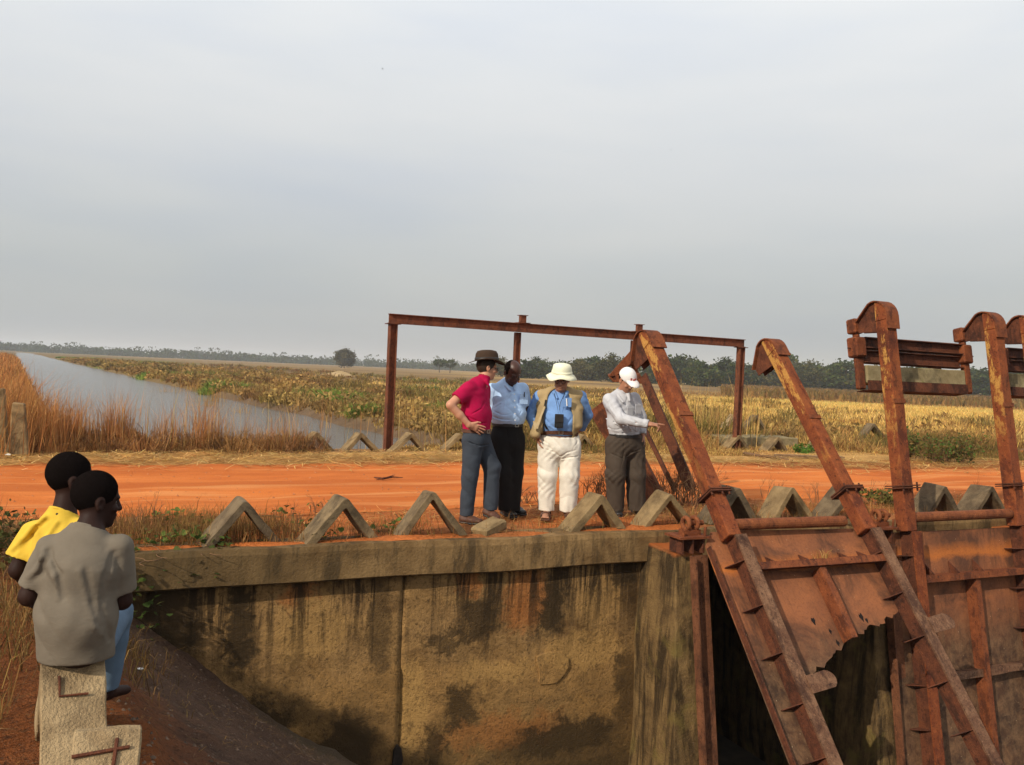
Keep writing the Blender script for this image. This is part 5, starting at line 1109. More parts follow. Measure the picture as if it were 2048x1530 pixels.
sub_lathe(mb, [(0.168, -0.040, 1.12), (0.171, -0.036, 1.12), (0.14, -0.012, 1.14), (0.112, 0.012, 1.16), (0.107, 0.05, 1.16), (0.101, 0.085, 1.16), (0.088, 0.106, 1.15), (0.05, 0.118, 1.1), (0.015, 0.120, 1.0)], hp, HA, 44, lambda t, r: (r / 0.17) ** 3 * (0.013 * math.cos(3 * t + 0.5) + 0.008 * math.sin(5 * t))); ht = p.mb('hat', mb, C['cream_hat'])
mb = MB(); sub_lathe(mb, [(0.114, 0.014, 1.16), (0.116, 0.018, 1.16), (0.113, 0.036, 1.16), (0.108, 0.037, 1.16)], hp, HA, 44); mb.v = [tuple(np.array(q) - p.o) for q in mb.v]; mb.build('hat_band', C['cream_hat'], ht, smooth=True)
f = Fld(P(0, 0, 0) - 0.19, P(0, 0, 0) + 0.19, 0.007); f.ell(P(0, -0.018, 0.02), (0.082, 0.104, 0.098), A, 0.01); f.plane(P(0, 0.02, 0), A[1]); f.plane(P(0, -0.02, -0.05), -A[2]); p.add('hair', f, M['hair'])
# pouch hanging from his neck
po = empty('camera_pouch', 'small black camera pouch hanging on a cord over the blue shirt', 'camera pouch', J(1118, 842, -0.235)); oo = np.array(po.location)
mb = MB(); mb.box((0, 0, 0), (0.047, 0.016, 0.075), (unit([1, 0.05, 0]), unit([0, -1, 0.1]), Z)); mb.build('pouch_body', M['black'], po, bevel=0.008)
mb = MB(); mb.box((0, -0.019, 0.03), (0.048, 0.004, 0.045)); mb.build('pouch_flap', M['leatherblack'], po, bevel=0.003)
mb = MB(); mb.tube([J(1108, 786, -0.13) - oo, J(1113, 805, -0.2) - oo, J(1117, 829, -0.235) - oo, J(1121, 805, -0.205) - oo, J(1130, 786, -0.13) - oo], 0.003, 6); mb.build('neck_cord', M['black'], po)

# ---- man in the light grey shirt, pointing
p = Person('man in a white cap, light grey shirt and dark trousers pointing at the gate', 10.0, onz(1252, 1030, 0)); J = p.J
fd = unit([0.55, -0.83, 0]); e1 = unit([0.83, 0.55, 0])
hc = J(1254, 760, -0.08); A = headframe((0.52, -0.85), 0.62, 0.10)
b = Fld(J(1190, 1036, -0.55), J(1345, 722, 0.5), 0.0065); P = head(b, hc, A, 1.04, 1.05)
b.cone(J(1243, 790, 0.02), hc - Z * 0.04, 0.066, 0.06, 0.03)
for a_, c_, ra, rb, st in [(J(1250, 882), J(1247, 845), 0.13, 0.13, (e1, 1.25)), (J(1247, 845), J(1242, 808), 0.13, 0.12, (e1, 1.4)), (J(1242, 808), J(1242, 790), 0.09, 0.06, (e1, 1.8))]: b.cone(a_, c_, ra, rb, 0.04, st)
R1 = (J(1218, 800, -0.11), J(1242, 838, -0.30), J(1296, 848, -0.40)); L1 = (J(1268, 797, 0.13), J(1282, 836, 0.16), J(1285, 868, 0.06))
for sh, el, wr in (R1, L1): b.cone(sh, el, 0.05, 0.042, 0.03); b.cone(el, wr, 0.04, 0.027, 0.02)
hand(b, R1[2], J(1325, 851, -0.42) - R1[2], (-0.15, 0.1, -1), (0.1, 0.95, 0.25), (0.02, 0.75, 0.8, 0.85), 0.2, 1.15, 0.05); hand(b, L1[2], J(1288, 886, 0.03) - L1[2], (-1, 0, 0), (0, -1, 0), (0.3, 0.35, 0.4, 0.45), 0.3, 1.05)
LEGS = [((1233, 888, -0.05), (1231, 950, -0.08), (1231, 1018, -0.02)), ((1267, 888, 0.06), (1271, 950, 0.03), (1273, 1018, 0.05))]
for h_, k_, a_ in LEGS: b.cone(J(*h_), J(*k_), 0.08, 0.055, 0.03); b.cone(J(*k_), J(*a_), 0.055, 0.038, 0.03)
p.add('body', b, M['skinmid']); p.eyes(P, A, 1.04, 0)
f = Fld(J(1190, 885, -0.55), J(1320, 775, 0.45), 0.0075)
for a_, c_, ra, rb, st in [(J(1249, 868), J(1248, 845, -0.01), 0.152, 0.158, (e1, 1.2)), (J(1248, 845, -0.01), J(1242, 810), 0.158, 0.14, (e1, 1.3)), (J(1242, 810), J(1241, 796), 0.12, 0.085, (e1, 1.8)), (J(1241, 796), J(1243, 787), 0.085, 0.064, (e1, 1.3))]: f.cone(a_, c_, ra, rb, 0.045, st)
for sh, el, wr in (R1, L1): f.cone(sh, el, 0.074, 0.064, 0.045); f.cone(el, wr, 0.062, 0.044, 0.02, clip=(wr, wr - el))
f.plane(J(1249, 870), (0.1, 0, -1)); f.creases([[(1213.8, 835.4), (1230.7, 845.1), (1247.7, 849.9)], [(1216.2, 854.8), (1233.1, 859.6), (1252.5, 854.8)], [(1216.2, 862.0), (1235.6, 866.9), (1262.2, 864.4)], [(1242.8, 830.6), (1254.9, 837.8), (1271.8, 841.5)], [(1233.1, 816.1), (1242.8, 825.8), (1247.7, 835.4)], [(1218.6, 801.6), (1223.5, 816.1), (1233.1, 830.6)], [(1254.9, 791.9), (1252.5, 806.4), (1250.1, 820.9)], [(1276.7, 825.8), (1271.8, 845.1), (1274.3, 864.4)], [(1257.3, 849.9), (1264.6, 859.6), (1276.7, 866.9)], [(1262.2, 835.4), (1271.8, 845.1), (1286.3, 847.5)], [(1209.0, 808.8), (1211.4, 825.8), (1216.2, 840.3)]], 0.007, 0.011, 0.0069)
f.fold(0.0065, 2.9, 1.15, 0.7); p.add('shirt', f, C['grey_shirt'])
f = Fld(J(1218, 805, -0.3), J(1272, 770, 0.2), 0.005); f.cone(J(1243, 790), J(1245, 782, -0.02), 0.082, 0.074, 0.01); f.cone(J(1243, 795), J(1246, 775, -0.03), 0.068, 0.066, 0.004, cut=True)
f.cone(J(1236, 792, -0.1), J(1246, 804, -0.17), 0.024, 0.012, 0.02); f.cone(J(1256, 789, -0.07), J(1259, 801, -0.14), 0.024, 0.012, 0.02); p.add('collar', f, C['grey_shirt'])
for wr, el in ((R1[2], R1[1]), (L1[2], L1[1])):
    mb = MB(); d = unit(wr - el); mb.tube([wr - d * 0.055, wr - d * 0.05, wr + d * 0.004, wr + d * 0.006], [0.046, 0.050, 0.049, 0.036], 20); p.mb('cuff', mb, C['grey_shirt'])
for px_, py_ in ((1252, 816), (1268, 810)):
    mb = MB(); c = J(px_, py_, -0.10) + fd * 0.075; mb.box(c, (0.045, 0.004, 0.014), (e1, fd, Z)); mb.box(c - Z * 0.05, (0.045, 0.003, 0.045), (e1, fd, Z)); p.mb('chest_pocket', mb, C['grey_shirt'], smooth=False, bevel=0.002)
f = Fld(J(1195, 1032, -0.35), J(1310, 862, 0.35), 0.0065); f.cone(J(1250, 875), J(1250, 890), 0.152, 0.156, 0.04, (e1, 1.25))
for (h_, k_, a_), r3 in zip(LEGS, ((0.132, 0.112, 0.094), (0.132, 0.116, 0.100))): f.cone(J(*h_), J(*k_), r3[0], r3[1], 0.03); f.cone(J(*k_), J(*a_), r3[1], r3[2], 0.03)
f.plane(J(1250, 866), Z, J(1195, 890, -0.4), J(1310, 850, 0.4))
for h_, k_, a_ in LEGS: f.ball_plane(J(*a_) - [0, 0, 0.015], (0, 0, -1), 0.14)
f.creases([[(1247.7, 888.6), (1247.7, 912.8), (1240.4, 937.0)], [(1252.5, 912.8), (1262.2, 905.6), (1281.5, 898.3)], [(1247.7, 917.7), (1235.6, 912.8), (1218.6, 905.6)]], 0.007, 0.011, 0.0069)
f.fold(0.0085, 0.4, 1.25, 0.8); p.add('trousers', f, C['brown_trouser'])
belt_ring(p, J(1250, 871), np.array([e1, -fd, Z]), 0.196, 0.158, M['leatherblack'], 0.016, None)
shoe(p, onz(1226, 1023, 0.01), onz(1240, 1035, 0.01), 0.10, 0.11, M['leatherblack']); shoe(p, onz(1268, 1022, 0.01), onz(1284, 1034, 0.01), 0.10, 0.11, M['leatherblack'])
f = Fld(P(0, 0, 0) - 0.19, P(0, 0, 0) + 0.19, 0.007); f.ell(P(0, -0.018, 0.02), (0.082, 0.104, 0.098), A, 0.01); f.plane(P(0, 0.025, 0), A[1]); f.plane(P(0, -0.02, -0.05), -A[2]); p.add('hair', f, M['hair'])
f = Fld(P(0, 0, 0) - 0.22, P(0, 0, 0) + 0.22, 0.006); f.ell(P(0, -0.008, 0.038), (0.095, 0.118, 0.108), A, 0.01); f.plane(P(0, 0, 0.03), -unit(A[2] + 0.12 * A[1])); cp = p.add('cap', f, C['white_cap'])
f = Fld(P(0, 0, 0) - 0.26, P(0, 0, 0) + 0.26, 0.005); f.ell(P(0, 0.095, 0.022), (0.088, 0.105, 0.05), A, 0.004); f.ell(P(0, 0.09, 0.008), (0.10, 0.12, 0.053), A, 0.003, cut=True); f.plane(P(0, 0.06, 0), -A[1]); link('visor', f.mesh('visor', p.o), C['white_cap'], cp)
red = m_plain('faded_red_print', (0.42, 0.10, 0.08), 0.8)
for k, (dx, w_, h_) in enumerate(((-0.034, 0.004, 0.012), (-0.022, 0.0055, 0.012), (-0.008, 0.004, 0.012), (0.006, 0.006, 0.011), (0.026, 0.012, 0.016))):
    mb = MB(); c = P(dx, 0.104 - abs(dx) * 0.6, 0.075); u2 = unit(A[2] - 0.55 * A[1]); mb.box(c + unit(A[1] + A[2] * 0.4) * 0.004, (w_, 0.003, h_), (A[0], unit(np.cross(u2, A[0])), u2)); mb.v = [tuple(np.array(q) - p.o) for q in mb.v]; mb.build('emblem', red, cp)

# ---- the two boys on the concrete block
p = Person('boy in a faded grey T-shirt and blue jeans sitting with his back to the camera', 3.46, at(150, 1312, 3.46)); J = p.J
e1 = unit([0.96, -0.22, 0]); fd = unit([0.22, 0.96, 0])
hc = J(193, 1001, 0.06); A = headframe((0.72, 0.69), 0.14, 0.0)
b = Fld(J(160, 1200) + [-0.5, -0.4, -0.62], J(160, 1200) + [0.5, 0.95, 0.62], 0.0055); P = head(b, hc, A, 0.88, 0.95); b.ell(P(0, -0.014, 0.038), (0.068, 0.086, 0.086), A, 0.01)
b.cone(J(174, 1072, 0.0), hc - Z * 0.03 - fd * 0.01, 0.047, 0.044, 0.02)
for a_, c_, ra, rb, st in [(J(152, 1285, 0.02), J(153, 1215, 0), 0.10, 0.085, (e1, 1.25)), (J(153, 1215, 0), J(163, 1110, 0.01), 0.09, 0.095, (e1, 1.3)), (J(163, 1110, 0.01), J(172, 1075, 0.01), 0.08, 0.05, (e1, 1.7))]: b.cone(a_, c_, ra, rb, 0.04, st)
LA = (J(98, 1098, 0.0), J(58, 1192, -0.02), J(105, 1222, 0.22)); RA = (J(241, 1094, 0.02), J(244, 1200, 0.06), J(210, 1216, 0.28))
for sh, el, wr in (LA, RA): b.cone(sh, el, 0.042, 0.036, 0.03); b.cone(el, wr, 0.036, 0.024, 0.02)
hand(b, LA[2], J(150, 1232, 0.32) - LA[2], (0, 0, -1), (0.3, 1, 0), (0.3, 0.35, 0.4, 0.4), 0.3, 0.85); hand(b, RA[2], J(185, 1232, 0.36) - RA[2], (0, 0, -1), (-0.3, 1, 0), (0.3, 0.35, 0.4, 0.4), 0.3, 0.85)
LEGS = [((186, 1290, 0.06), (234, 1226, 0.44), (212, 1385, 0.46)), ((120, 1290, 0.08), (130, 1235, 0.46), (125, 1390, 0.48))]
for h_, k_, a_ in LEGS: b.cone(J(*h_), J(*k_), 0.062, 0.048, 0.03); b.cone(J(*k_), J(*a_), 0.045, 0.032, 0.03)
for h_, k_, a_ in LEGS: q = J(*a_); b.cone(q, q + np.array([0.03, 0.12, -0.03]), 0.03, 0.022, 0.02, ((1, 0, 0), 1.4))
p.add('body', b, M['skinkid']); p.eyes(P, A, 0.9, 0)
f = Fld(J(160, 1200) + [-0.42, -0.35, -0.36], J(160, 1200) + [0.42, 0.45, 0.36], 0.0065)
for a_, c_, ra, rb, st in [(J(152, 1305, 0.03), J(153, 1230, 0), 0.122, 0.122, (e1, 1.24)), (J(153, 1230, 0), J(160, 1130, 0.0), 0.114, 0.106, (e1, 1.32)), (J(160, 1130, 0.0), J(168, 1084, 0.01), 0.100, 0.066, (e1, 1.6)), (J(168, 1084, 0.01), J(176, 1052, 0.015), 0.064, 0.050, (e1, 1.2))]: f.cone(a_, c_, ra, rb, 0.05, st)
for sh, el, wr in (LA, RA):
    cf = sh + (el - sh) * 0.80; f.cone(sh + Z * 0.002, cf + (el - sh) * 0.3, 0.050, 0.058, 0.035, clip=(cf, el - sh))
f.plane(J(152, 1318, 0), (0.05, 0, -1)); f.ball_plane(J(177, 1053, 0.015), (0.18, 0.40, 1), 0.11); f.creases([[(228, 1108), (214, 1150), (206, 1200), (200, 1240)], [(172, 1140), (186, 1205), (199, 1246), (210, 1262)], [(98, 1100), (120, 1150), (128, 1195)], [(208, 1226), (216, 1252), (222, 1280)], [(236, 1120), (240, 1145), (238, 1180)], [(92, 1118), (84, 1145), (66, 1160)]], 0.011, 0.016, 0.0110)
f.fold(0.0045, 2.0, 0.9, 0.9); p.add('shirt', f, C['kid_grey'])
mb = MB(); mb.torus(J(177, 1054, 0.018), (0.18, 0.40, 1), 0.050, 0.007, 30, 8); p.mb('neckband', mb, C['kid_grey'])
f = Fld(J(160, 1290) + [-0.4, -0.35, -0.45], J(160, 1290) + [0.4, 0.85, 0.35], 0.007); f.cone(J(152, 1298, 0.04), J(154, 1282, 0.04), 0.105, 0.11, 0.04, (e1, 1.3))
for h_, k_, a_ in LEGS: f.cone(J(*h_), J(*k_), 0.080, 0.063, 0.03); f.cone(J(*k_), J(*a_), 0.062, 0.052, 0.03); f.ball_plane(J(*a_) + Z * 0.02, (0, 0, -1), 0.1)
f.plane(J(152, 1322, 0), (0, 0, -1), J(160, 1290) + [-0.4, -0.3, -0.3], J(160, 1290) + [0.4, 0.2, 0.1]); f.fold(0.006, 1.2, 1.0); p.add('trousers', f, C['kid_jeans'])
f = Fld(P(0, 0, 0) - 0.19, P(0, 0, 0) + 0.19, 0.0055); f.ell(P(0, -0.014, 0.036), (0.0712, 0.0905, 0.0900), A, 0.01)
f.a *= 1.0; f.plane(P(0, 0.055, 0.02), unit(A[1] * 1.0 - A[2] * 0.45)); f.plane(P(0, -0.04, -0.072), -A[2] + A[1] * 0.45); f.fold(0.0012, 2, 3.0); p.add('hair', f, M['hair'])

p = Person('boy in a yellow T-shirt seated beyond the boy in grey', 3.95, at(118, 1290, 3.95)); J = p.J
e1 = unit([0.90, -0.40, 0]); fd = unit([0.40, 0.90, 0])
hc = J(142, 960, 0.04); A = headframe((0.75, 0.62), 0.06, 0.0)
b = Fld(J(118, 1180) + [-0.5, -0.4, -0.68], J(118, 1180) + [0.5, 0.95, 0.70], 0.0055); P = head(b, hc, A, 0.95, 0.95); b.ell(P(0, -0.014, 0.038), (0.073, 0.093, 0.092), A, 0.01)
b.cone(J(126, 1032, 0.0), hc - Z * 0.04 - fd * 0.01, 0.052, 0.047, 0.02)
for a_, c_, ra, rb, st in [(J(165, 1275, 0.02), J(152, 1190, 0), 0.10, 0.088, (e1, 1.2)), (J(152, 1190, 0), J(128, 1085, 0.01), 0.09, 0.09, (e1, 1.25)), (J(128, 1085, 0.01), J(124, 1045, 0.01), 0.08, 0.05, (e1, 1.6))]: b.cone(a_, c_, ra, rb, 0.04, st)
LA = (J(66, 1066, 0.05), J(36, 1140, 0.02), J(85, 1200, 0.25)); RA = (J(170, 1060, -0.03), J(180, 1150, 0.05), J(165, 1200, 0.25))
for sh, el, wr in (LA, RA): b.cone(sh, el, 0.042, 0.036, 0.03); b.cone(el, wr, 0.036, 0.024, 0.02); hand(b, wr, np.array([0.05, 0.12, -0.03]), (0, 0, -1), (0.5, 0.5, 0), (0.3, 0.35, 0.4, 0.4), 0.3, 0.85)
LEGS = [((180, 1280, 0.06), (200, 1235, 0.42), (190, 1390, 0.44)), ((140, 1280, 0.1), (135, 1240, 0.45), (130, 1390, 0.46))]
for h_, k_, a_ in LEGS: b.cone(J(*h_), J(*k_), 0.062, 0.048, 0.03); b.cone(J(*k_), J(*a_), 0.045, 0.032, 0.03); q = J(*a_); b.cone(q, q + np.array([0.03, 0.12, -0.03]), 0.03, 0.022, 0.02, ((1, 0, 0), 1.4))
p.add('body', b, M['skinkid']); p.eyes(P, A, 0.95, 0)
f = Fld(J(118, 1160) + [-0.45, -0.35, -0.42], J(118, 1160) + [0.45, 0.45, 0.42], 0.0065)
for a_, c_, ra, rb, st in [(J(165, 1290, 0.03), J(152, 1200, 0), 0.11, 0.108, (e1, 1.2)), (J(152, 1200, 0), J(130, 1105, 0.0), 0.108, 0.108, (e1, 1.28)), (J(130, 1105, 0.0), J(120, 1062, 0.01), 0.105, 0.075, (e1, 1.7)), (J(118, 1062, 0.01), J(125, 1020, 0.01), 0.075, 0.055, (e1, 1.2))]: f.cone(a_, c_, ra, rb, 0.05, st)
for sh, el, wr in (LA, RA):
    cf = sh + (el - sh) * 0.66; f.cone(sh + Z * 0.002, cf + (el - sh) * 0.35, 0.052, 0.092, 0.035, clip=(cf, el - sh))
f.plane(J(118, 1300, 0), -Z); f.ball_plane(J(126, 1021, 0.01), (0.2, 0.40, 1), 0.12); f.creases([[(95, 1040), (62, 1070), (40, 1110)], [(120, 1050), (100, 1080), (85, 1110)], [(75, 1055), (50, 1085), (28, 1105)]], 0.010, 0.014, 0.0100)
f.fold(0.0045, 3.0, 0.9, 1.1); p.add('shirt', f, C['kid_yellow'])
mb = MB(); mb.torus(J(126, 1022, 0.012), (0.2, 0.40, 1), 0.055, 0.007, 30, 8); p.mb('neckband', mb, C['kid_yellow'])
f = Fld(J(150, 1290) + [-0.4, -0.35, -0.45], J(150, 1290) + [0.4, 0.85, 0.35], 0.007); f.cone(J(160, 1285, 0.04), J(160, 1270, 0.04), 0.09, 0.095, 0.04, (e1, 1.3))
for h_, k_, a_ in LEGS: f.cone(J(*h_), J(*k_), 0.08, 0.068, 0.03); f.cone(J(*k_), J(*a_), 0.066, 0.058, 0.03); f.ball_plane(J(*a_) + Z * 0.02, (0, 0, -1), 0.1)
f.fold(0.006, 1.2, 1.0); p.add('trousers', f, C['kid_dark'])
f = Fld(P(0, 0, 0) - 0.19, P(0, 0, 0) + 0.19, 0.0055); f.ell(P(0, -0.014, 0.036), (0.0762, 0.0972, 0.0962), A, 0.01); f.plane(P(0, 0.055, 0.02), unit(A[1] - A[2] * 0.45)); f.plane(P(0, -0.04, -0.072), -A[2] + A[1] * 0.45); f.fold(0.0012, 2, 3.0); p.add('hair', f, M['hair'])
# ------------------------------------------------------------------ vegetation
def blades(P, H, Wd, lean, cols, rg, droop=0.35, ld=None):
    n = len(P); H = np.broadcast_to(H, n); Wd = np.broadcast_to(Wd, n); lean = np.broadcast_to(lean, n)
    yaw = rg.uniform(0, 2 * np.pi, n); ld = rg.uniform(0, 2 * np.pi, n) if ld is None else ld
    S_ = np.stack([np.cos(yaw), np.sin(yaw), 0 * yaw], 1) * (Wd / 2)[:, None]; D = np.stack([np.cos(ld), np.sin(ld), 0 * ld], 1) * (lean * H)[:, None]
    up = np.array([0, 0, 1.0])[None, :] * H[:, None]; V = np.zeros((n, 5, 3), np.float32)
    m_ = P + D * 0.30 + up * (0.60 - 0.05 * lean)[:, None]
    V[:, 0] = P + S_; V[:, 1] = P - S_; V[:, 2] = m_ + S_ * 0.75; V[:, 3] = m_ - S_ * 0.75
    V[:, 4] = P + D + up * np.maximum(1 - 0.55 * lean ** 1.3, 0.12)[:, None]
    i = (np.arange(n) * 5)[:, None]
    tr = np.concatenate([i + [0, 1, 3], i + [0, 3, 2], i + [2, 3, 4]], 1).reshape(-1, 3)
    return V.reshape(-1, 3), tr, np.repeat(cols, 5, 0)
def tussocks(x, y, H, k, cols, rg, wd, rad=0.12, lean=(0.15, 1.1), hf=None):
    n = len(x); a = rg.uniform(0, 6.28, (n, k)); r = rad * rg.uniform(0.1, 1, (n, k)) * np.broadcast_to(H, n)[:, None] * 2
    X, Y = (x[:, None] + r * np.cos(a)).ravel(), (y[:, None] + r * np.sin(a)).ravel(); P = ground_pts(X, Y) if hf is None else hf(X, Y)
    hh = (np.broadcast_to(H, n)[:, None] * rg.uniform(0.45, 1.1, (n, k))).ravel(); c = np.repeat(cols, k, 0) * rg.uniform(0.8, 1.2, (n * k, 1))
    return blades(P, hh, np.repeat(np.broadcast_to(wd, n), k) * rg.uniform(0.6, 1.2, n * k), rg.uniform(*lean, n * k), c, rg, ld=(a + rg.normal(0, 0.5, (n, k))).ravel())
class Sward:
    def __init__(s): s.V, s.T, s.C, s.n = [], [], [], 0
    def add(s, V, t, c): s.V.append(V); s.T.append(t + s.n); s.C.append(c); s.n += len(V)
    def build(s, name, mat='grass', parent=None, kind='stuff', off=None):
        V = np.concatenate(s.V); V = V if off is None else V - np.asarray(off)
        o = link(name, fast_mesh(name, V, tris=np.concatenate(s.T), colors=np.concatenate(s.C)), M[mat], parent)
        if kind: o['kind'] = kind
        return o
rg = np.random.default_rng(11)
def pal(cols, n, jit=0.25, wts=None):
    c = np.array(cols)[rg.choice(len(cols), n, p=wts)]; return c * rg.uniform(1 - jit, 1 + jit, (n, 1)) * rg.uniform(0.93, 1.07, (n, 3))
def ground_pts(x, y, dz=-0.02): return np.stack([x, y, h_upper(x, y) + dz], 1)
REED = [(0.37, 0.18, 0.062), (0.30, 0.135, 0.05), (0.45, 0.25, 0.095), (0.20, 0.095, 0.04)]
GOLD = [(0.50, 0.355, 0.115), (0.44, 0.29, 0.085), (0.55, 0.41, 0.15)]
BROWN = [(0.22, 0.125, 0.045), (0.16, 0.09, 0.035), (0.30, 0.18, 0.06)]
OLIVE = [(0.13, 0.12, 0.03), (0.17, 0.14, 0.04), (0.10, 0.095, 0.03)]
GREEN = [(0.11, 0.21, 0.03), (0.15, 0.26, 0.04), (0.09, 0.15, 0.03)]
STRAW = [(0.56, 0.36, 0.12), (0.48, 0.28, 0.085), (0.62, 0.44, 0.18)]

def leaves(c, size, cols, r):
    n = len(c); a = r.normal(0, 1, (n, 3)); a /= np.linalg.norm(a, axis=1)[:, None]; b = np.cross(a, r.normal(0, 1, (n, 3))); b /= np.linalg.norm(b, axis=1)[:, None]
    s = (size * r.uniform(0.6, 1.3, n))[:, None]; V = np.stack([c - a * s * 0.7, c + b * s * 0.4, c + a * s * 0.7, c - b * s * 0.4], 1).astype(np.float32)
    return V.reshape(-1, 3), np.arange(n * 4).reshape(n, 4), np.repeat(cols, 4, 0)
# dry reeds on the far verge, left
sw = Sward()
def clump(px, py, rad, h, n, cols=REED, lean=0.34, wd=0.0085, z=0.0, dq=0.0):
    n = int(n * (0.5 if px < 280 else 0.22)); h = h * 1.15; cols = list(cols[:3]) + [(0.46, 0.19, 0.065), (0.48, 0.24, 0.085)]
    c = onz(px, py, z) + N * dq; a = rg.uniform(0, 6.28, n); r = rad * np.sqrt(rg.uniform(0, 1, n))
    x, y = c[0] + r * np.cos(a), c[1] + r * np.sin(a); hh = h * rg.uniform(0.2, 1.0, n) ** 0.8 * (1 - 0.5 * (r / rad) ** 2)
    sw.add(*blades(ground_pts(x, y), hh, wd * rg.uniform(0.6, 1.3, n), rg.uniform(0.03, lean * 1.9, n), pal(cols, n), rg))
for px, py, rad, h, n in [(8, 893, 1.0, 1.75, 1300), (40, 889, 0.8, 1.50, 1100), (75, 893, 0.6, 1.15, 900), (-40, 900, 1.4, 1.8, 1500), (110, 893, 0.55, 1.0, 900), (150, 895, 0.45, 0.85, 700),
                          (95, 905, 0.4, 0.6, 400), (210, 897, 0.30, 0.75, 450), (236, 897, 0.26, 1.12, 700), (265, 900, 0.3, 0.55, 350), (320, 898, 0.35, 0.85, 260), (345, 898, 0.3, 0.75, 260), (385, 897, 0.4, 1.0, 420), (410, 899, 0.35, 0.7, 320),
                          (450, 899, 0.5, 0.75, 600), (490, 900, 0.45, 0.55, 600), (530, 900, 0.45, 0.6, 600), (575, 901, 0.4, 0.75, 420), (605, 902, 0.3, 0.45, 220), (180, 899, 0.5, 0.40, 350), (300, 901, 0.5, 0.32, 420), (690, 903, 0.4, 0.16, 120)]:
    clump(px, py, rad, h, n)
n = 470; s_ = np.concatenate([rg.uniform(-8, 3.5, n - 120), rg.choice([0.3, 1.3, 1.9, 2.3, 2.8, 3.1], 120) + rg.normal(0, 0.2, 120)]); q_ = rg.normal(16.15, 0.4, n); P = s_[:, None] * T + q_[:, None] * N
sw.add(*tussocks(P[:, 0], P[:, 1], 0.62 * rg.uniform(0.2, 1, n) ** 1.6 + 0.08, 34, pal([(0.24, 0.12, 0.05), (0.17, 0.085, 0.038), (0.34, 0.18, 0.07), (0.12, 0.06, 0.03), (0.42, 0.24, 0.09)], n), rg, 0.011, 0.25, (0.3, 1.5)))
for px, h, m_ in [(232, 1.15, 260), (330, 0.95, 130), (405, 1.15, 170), (425, 0.95, 110), (500, 0.8, 80), (565, 0.85, 80), (150, 1.0, 200), (120, 1.2, 220)]:
    c_ = onz(px, 898, 0.0); x = c_[0] + rg.normal(0, 0.16, m_); y = c_[1] + rg.normal(0, 0.2, m_)
    sw.add(*blades(ground_pts(x, y), h * rg.uniform(0.5, 1.15, m_), 0.007, rg.uniform(0.03, 0.45, m_), pal([(0.46, 0.22, 0.085), (0.40, 0.17, 0.06), (0.52, 0.30, 0.13)], m_), rg))
n = 90; s_ = rg.uniform(0.5, 6, n); q_ = rg.normal(16.7, 0.4, n); P = s_[:, None] * T + q_[:, None] * N     # thin seeding stalks
sw.add(*blades(ground_pts(P[:, 0], P[:, 1]), rg.uniform(0.6, 1.5, n), 0.008, rg.uniform(0.02, 0.2, n), pal(GOLD + REED, n), rg))
sw.build('dry_reeds')
# tall growth on the left bank of the canal
sw = Sward(); n = 16000; e_ = rg.uniform(EL - 7, EL - 0.2, n); l_ = 17 + 150 * rg.uniform(0, 1, n) ** 2.2; x = e_ * 0.868 - l_ * 0.497; y = e_ * 0.497 + l_ * 0.868
sw.add(*blades(ground_pts(x, y), rg.uniform(0.45, 1.2, n), 0.012 + 0.0009 * y, rg.uniform(0.05, 0.5, n), pal(REED + [(0.36, 0.15, 0.05), (0.42, 0.20, 0.065)], n), rg)); sw.build('left_bank_grass')
# rough growth on the right bank: tussocks and low scrub
sw = Sward(); n = 9500
e_ = ER + 0.35 + 15 * rg.uniform(0, 1, n) ** 1.3; l_ = 15 + 230 * rg.uniform(0, 1, n) ** 1.9; e_[::4] = ER + 48 * rg.uniform(0, 1, len(e_[::4])); x = e_ * 0.868 - l_ * 0.497; y = e_ * 0.497 + l_ * 0.868
s_, q_ = SQ(x, y); k = (q_ > 18.3) & (y > 17) & (h_upper(x, y) > -0.5); x, y, e_ = x[k], y[k], e_[k]; n = len(x)
c1 = vnoise(x, y, 0.35, 1); c2 = vnoise(x, y, 0.16, 5); c3 = vnoise(x, y, 0.9, 3)
BANK = [(0.30, 0.18, 0.065), (0.36, 0.22, 0.08), (0.22, 0.135, 0.052), (0.42, 0.27, 0.095), (0.27, 0.19, 0.065)]
cols = pal(BANK, n, 0.2); mk = c1 > 0.55; cols[mk] = pal([(0.23, 0.17, 0.05), (0.28, 0.20, 0.06), (0.18, 0.13, 0.04)], mk.sum(), 0.2); mk = c2 > 0.8; cols[mk] = pal([(0.14, 0.16, 0.04), (0.18, 0.19, 0.05)], mk.sum(), 0.2); mk = c2 < -0.6; cols[mk] = pal([(0.22, 0.12, 0.05), (0.28, 0.15, 0.055)], mk.sum(), 0.2)
hh = (0.40 + 0.30 * np.clip(c1 + 0.6 * c3, -0.6, 1)) * rg.uniform(0.6, 1.2, n); hh = 1.45 * np.maximum(hh, 0.15) * (1 + 0.25 * sstep(42, 26, y)) * (0.6 + 0.4 * sstep(0, 1.5, e_ - ER))
sw.add(*tussocks(x, y, hh, 18, cols, rg, 0.012 + 0.0009 * y, 0.35, (0.2, 1.2)))
VG = [(0.19, 0.27, 0.05), (0.24, 0.31, 0.06), (0.14, 0.20, 0.04)]
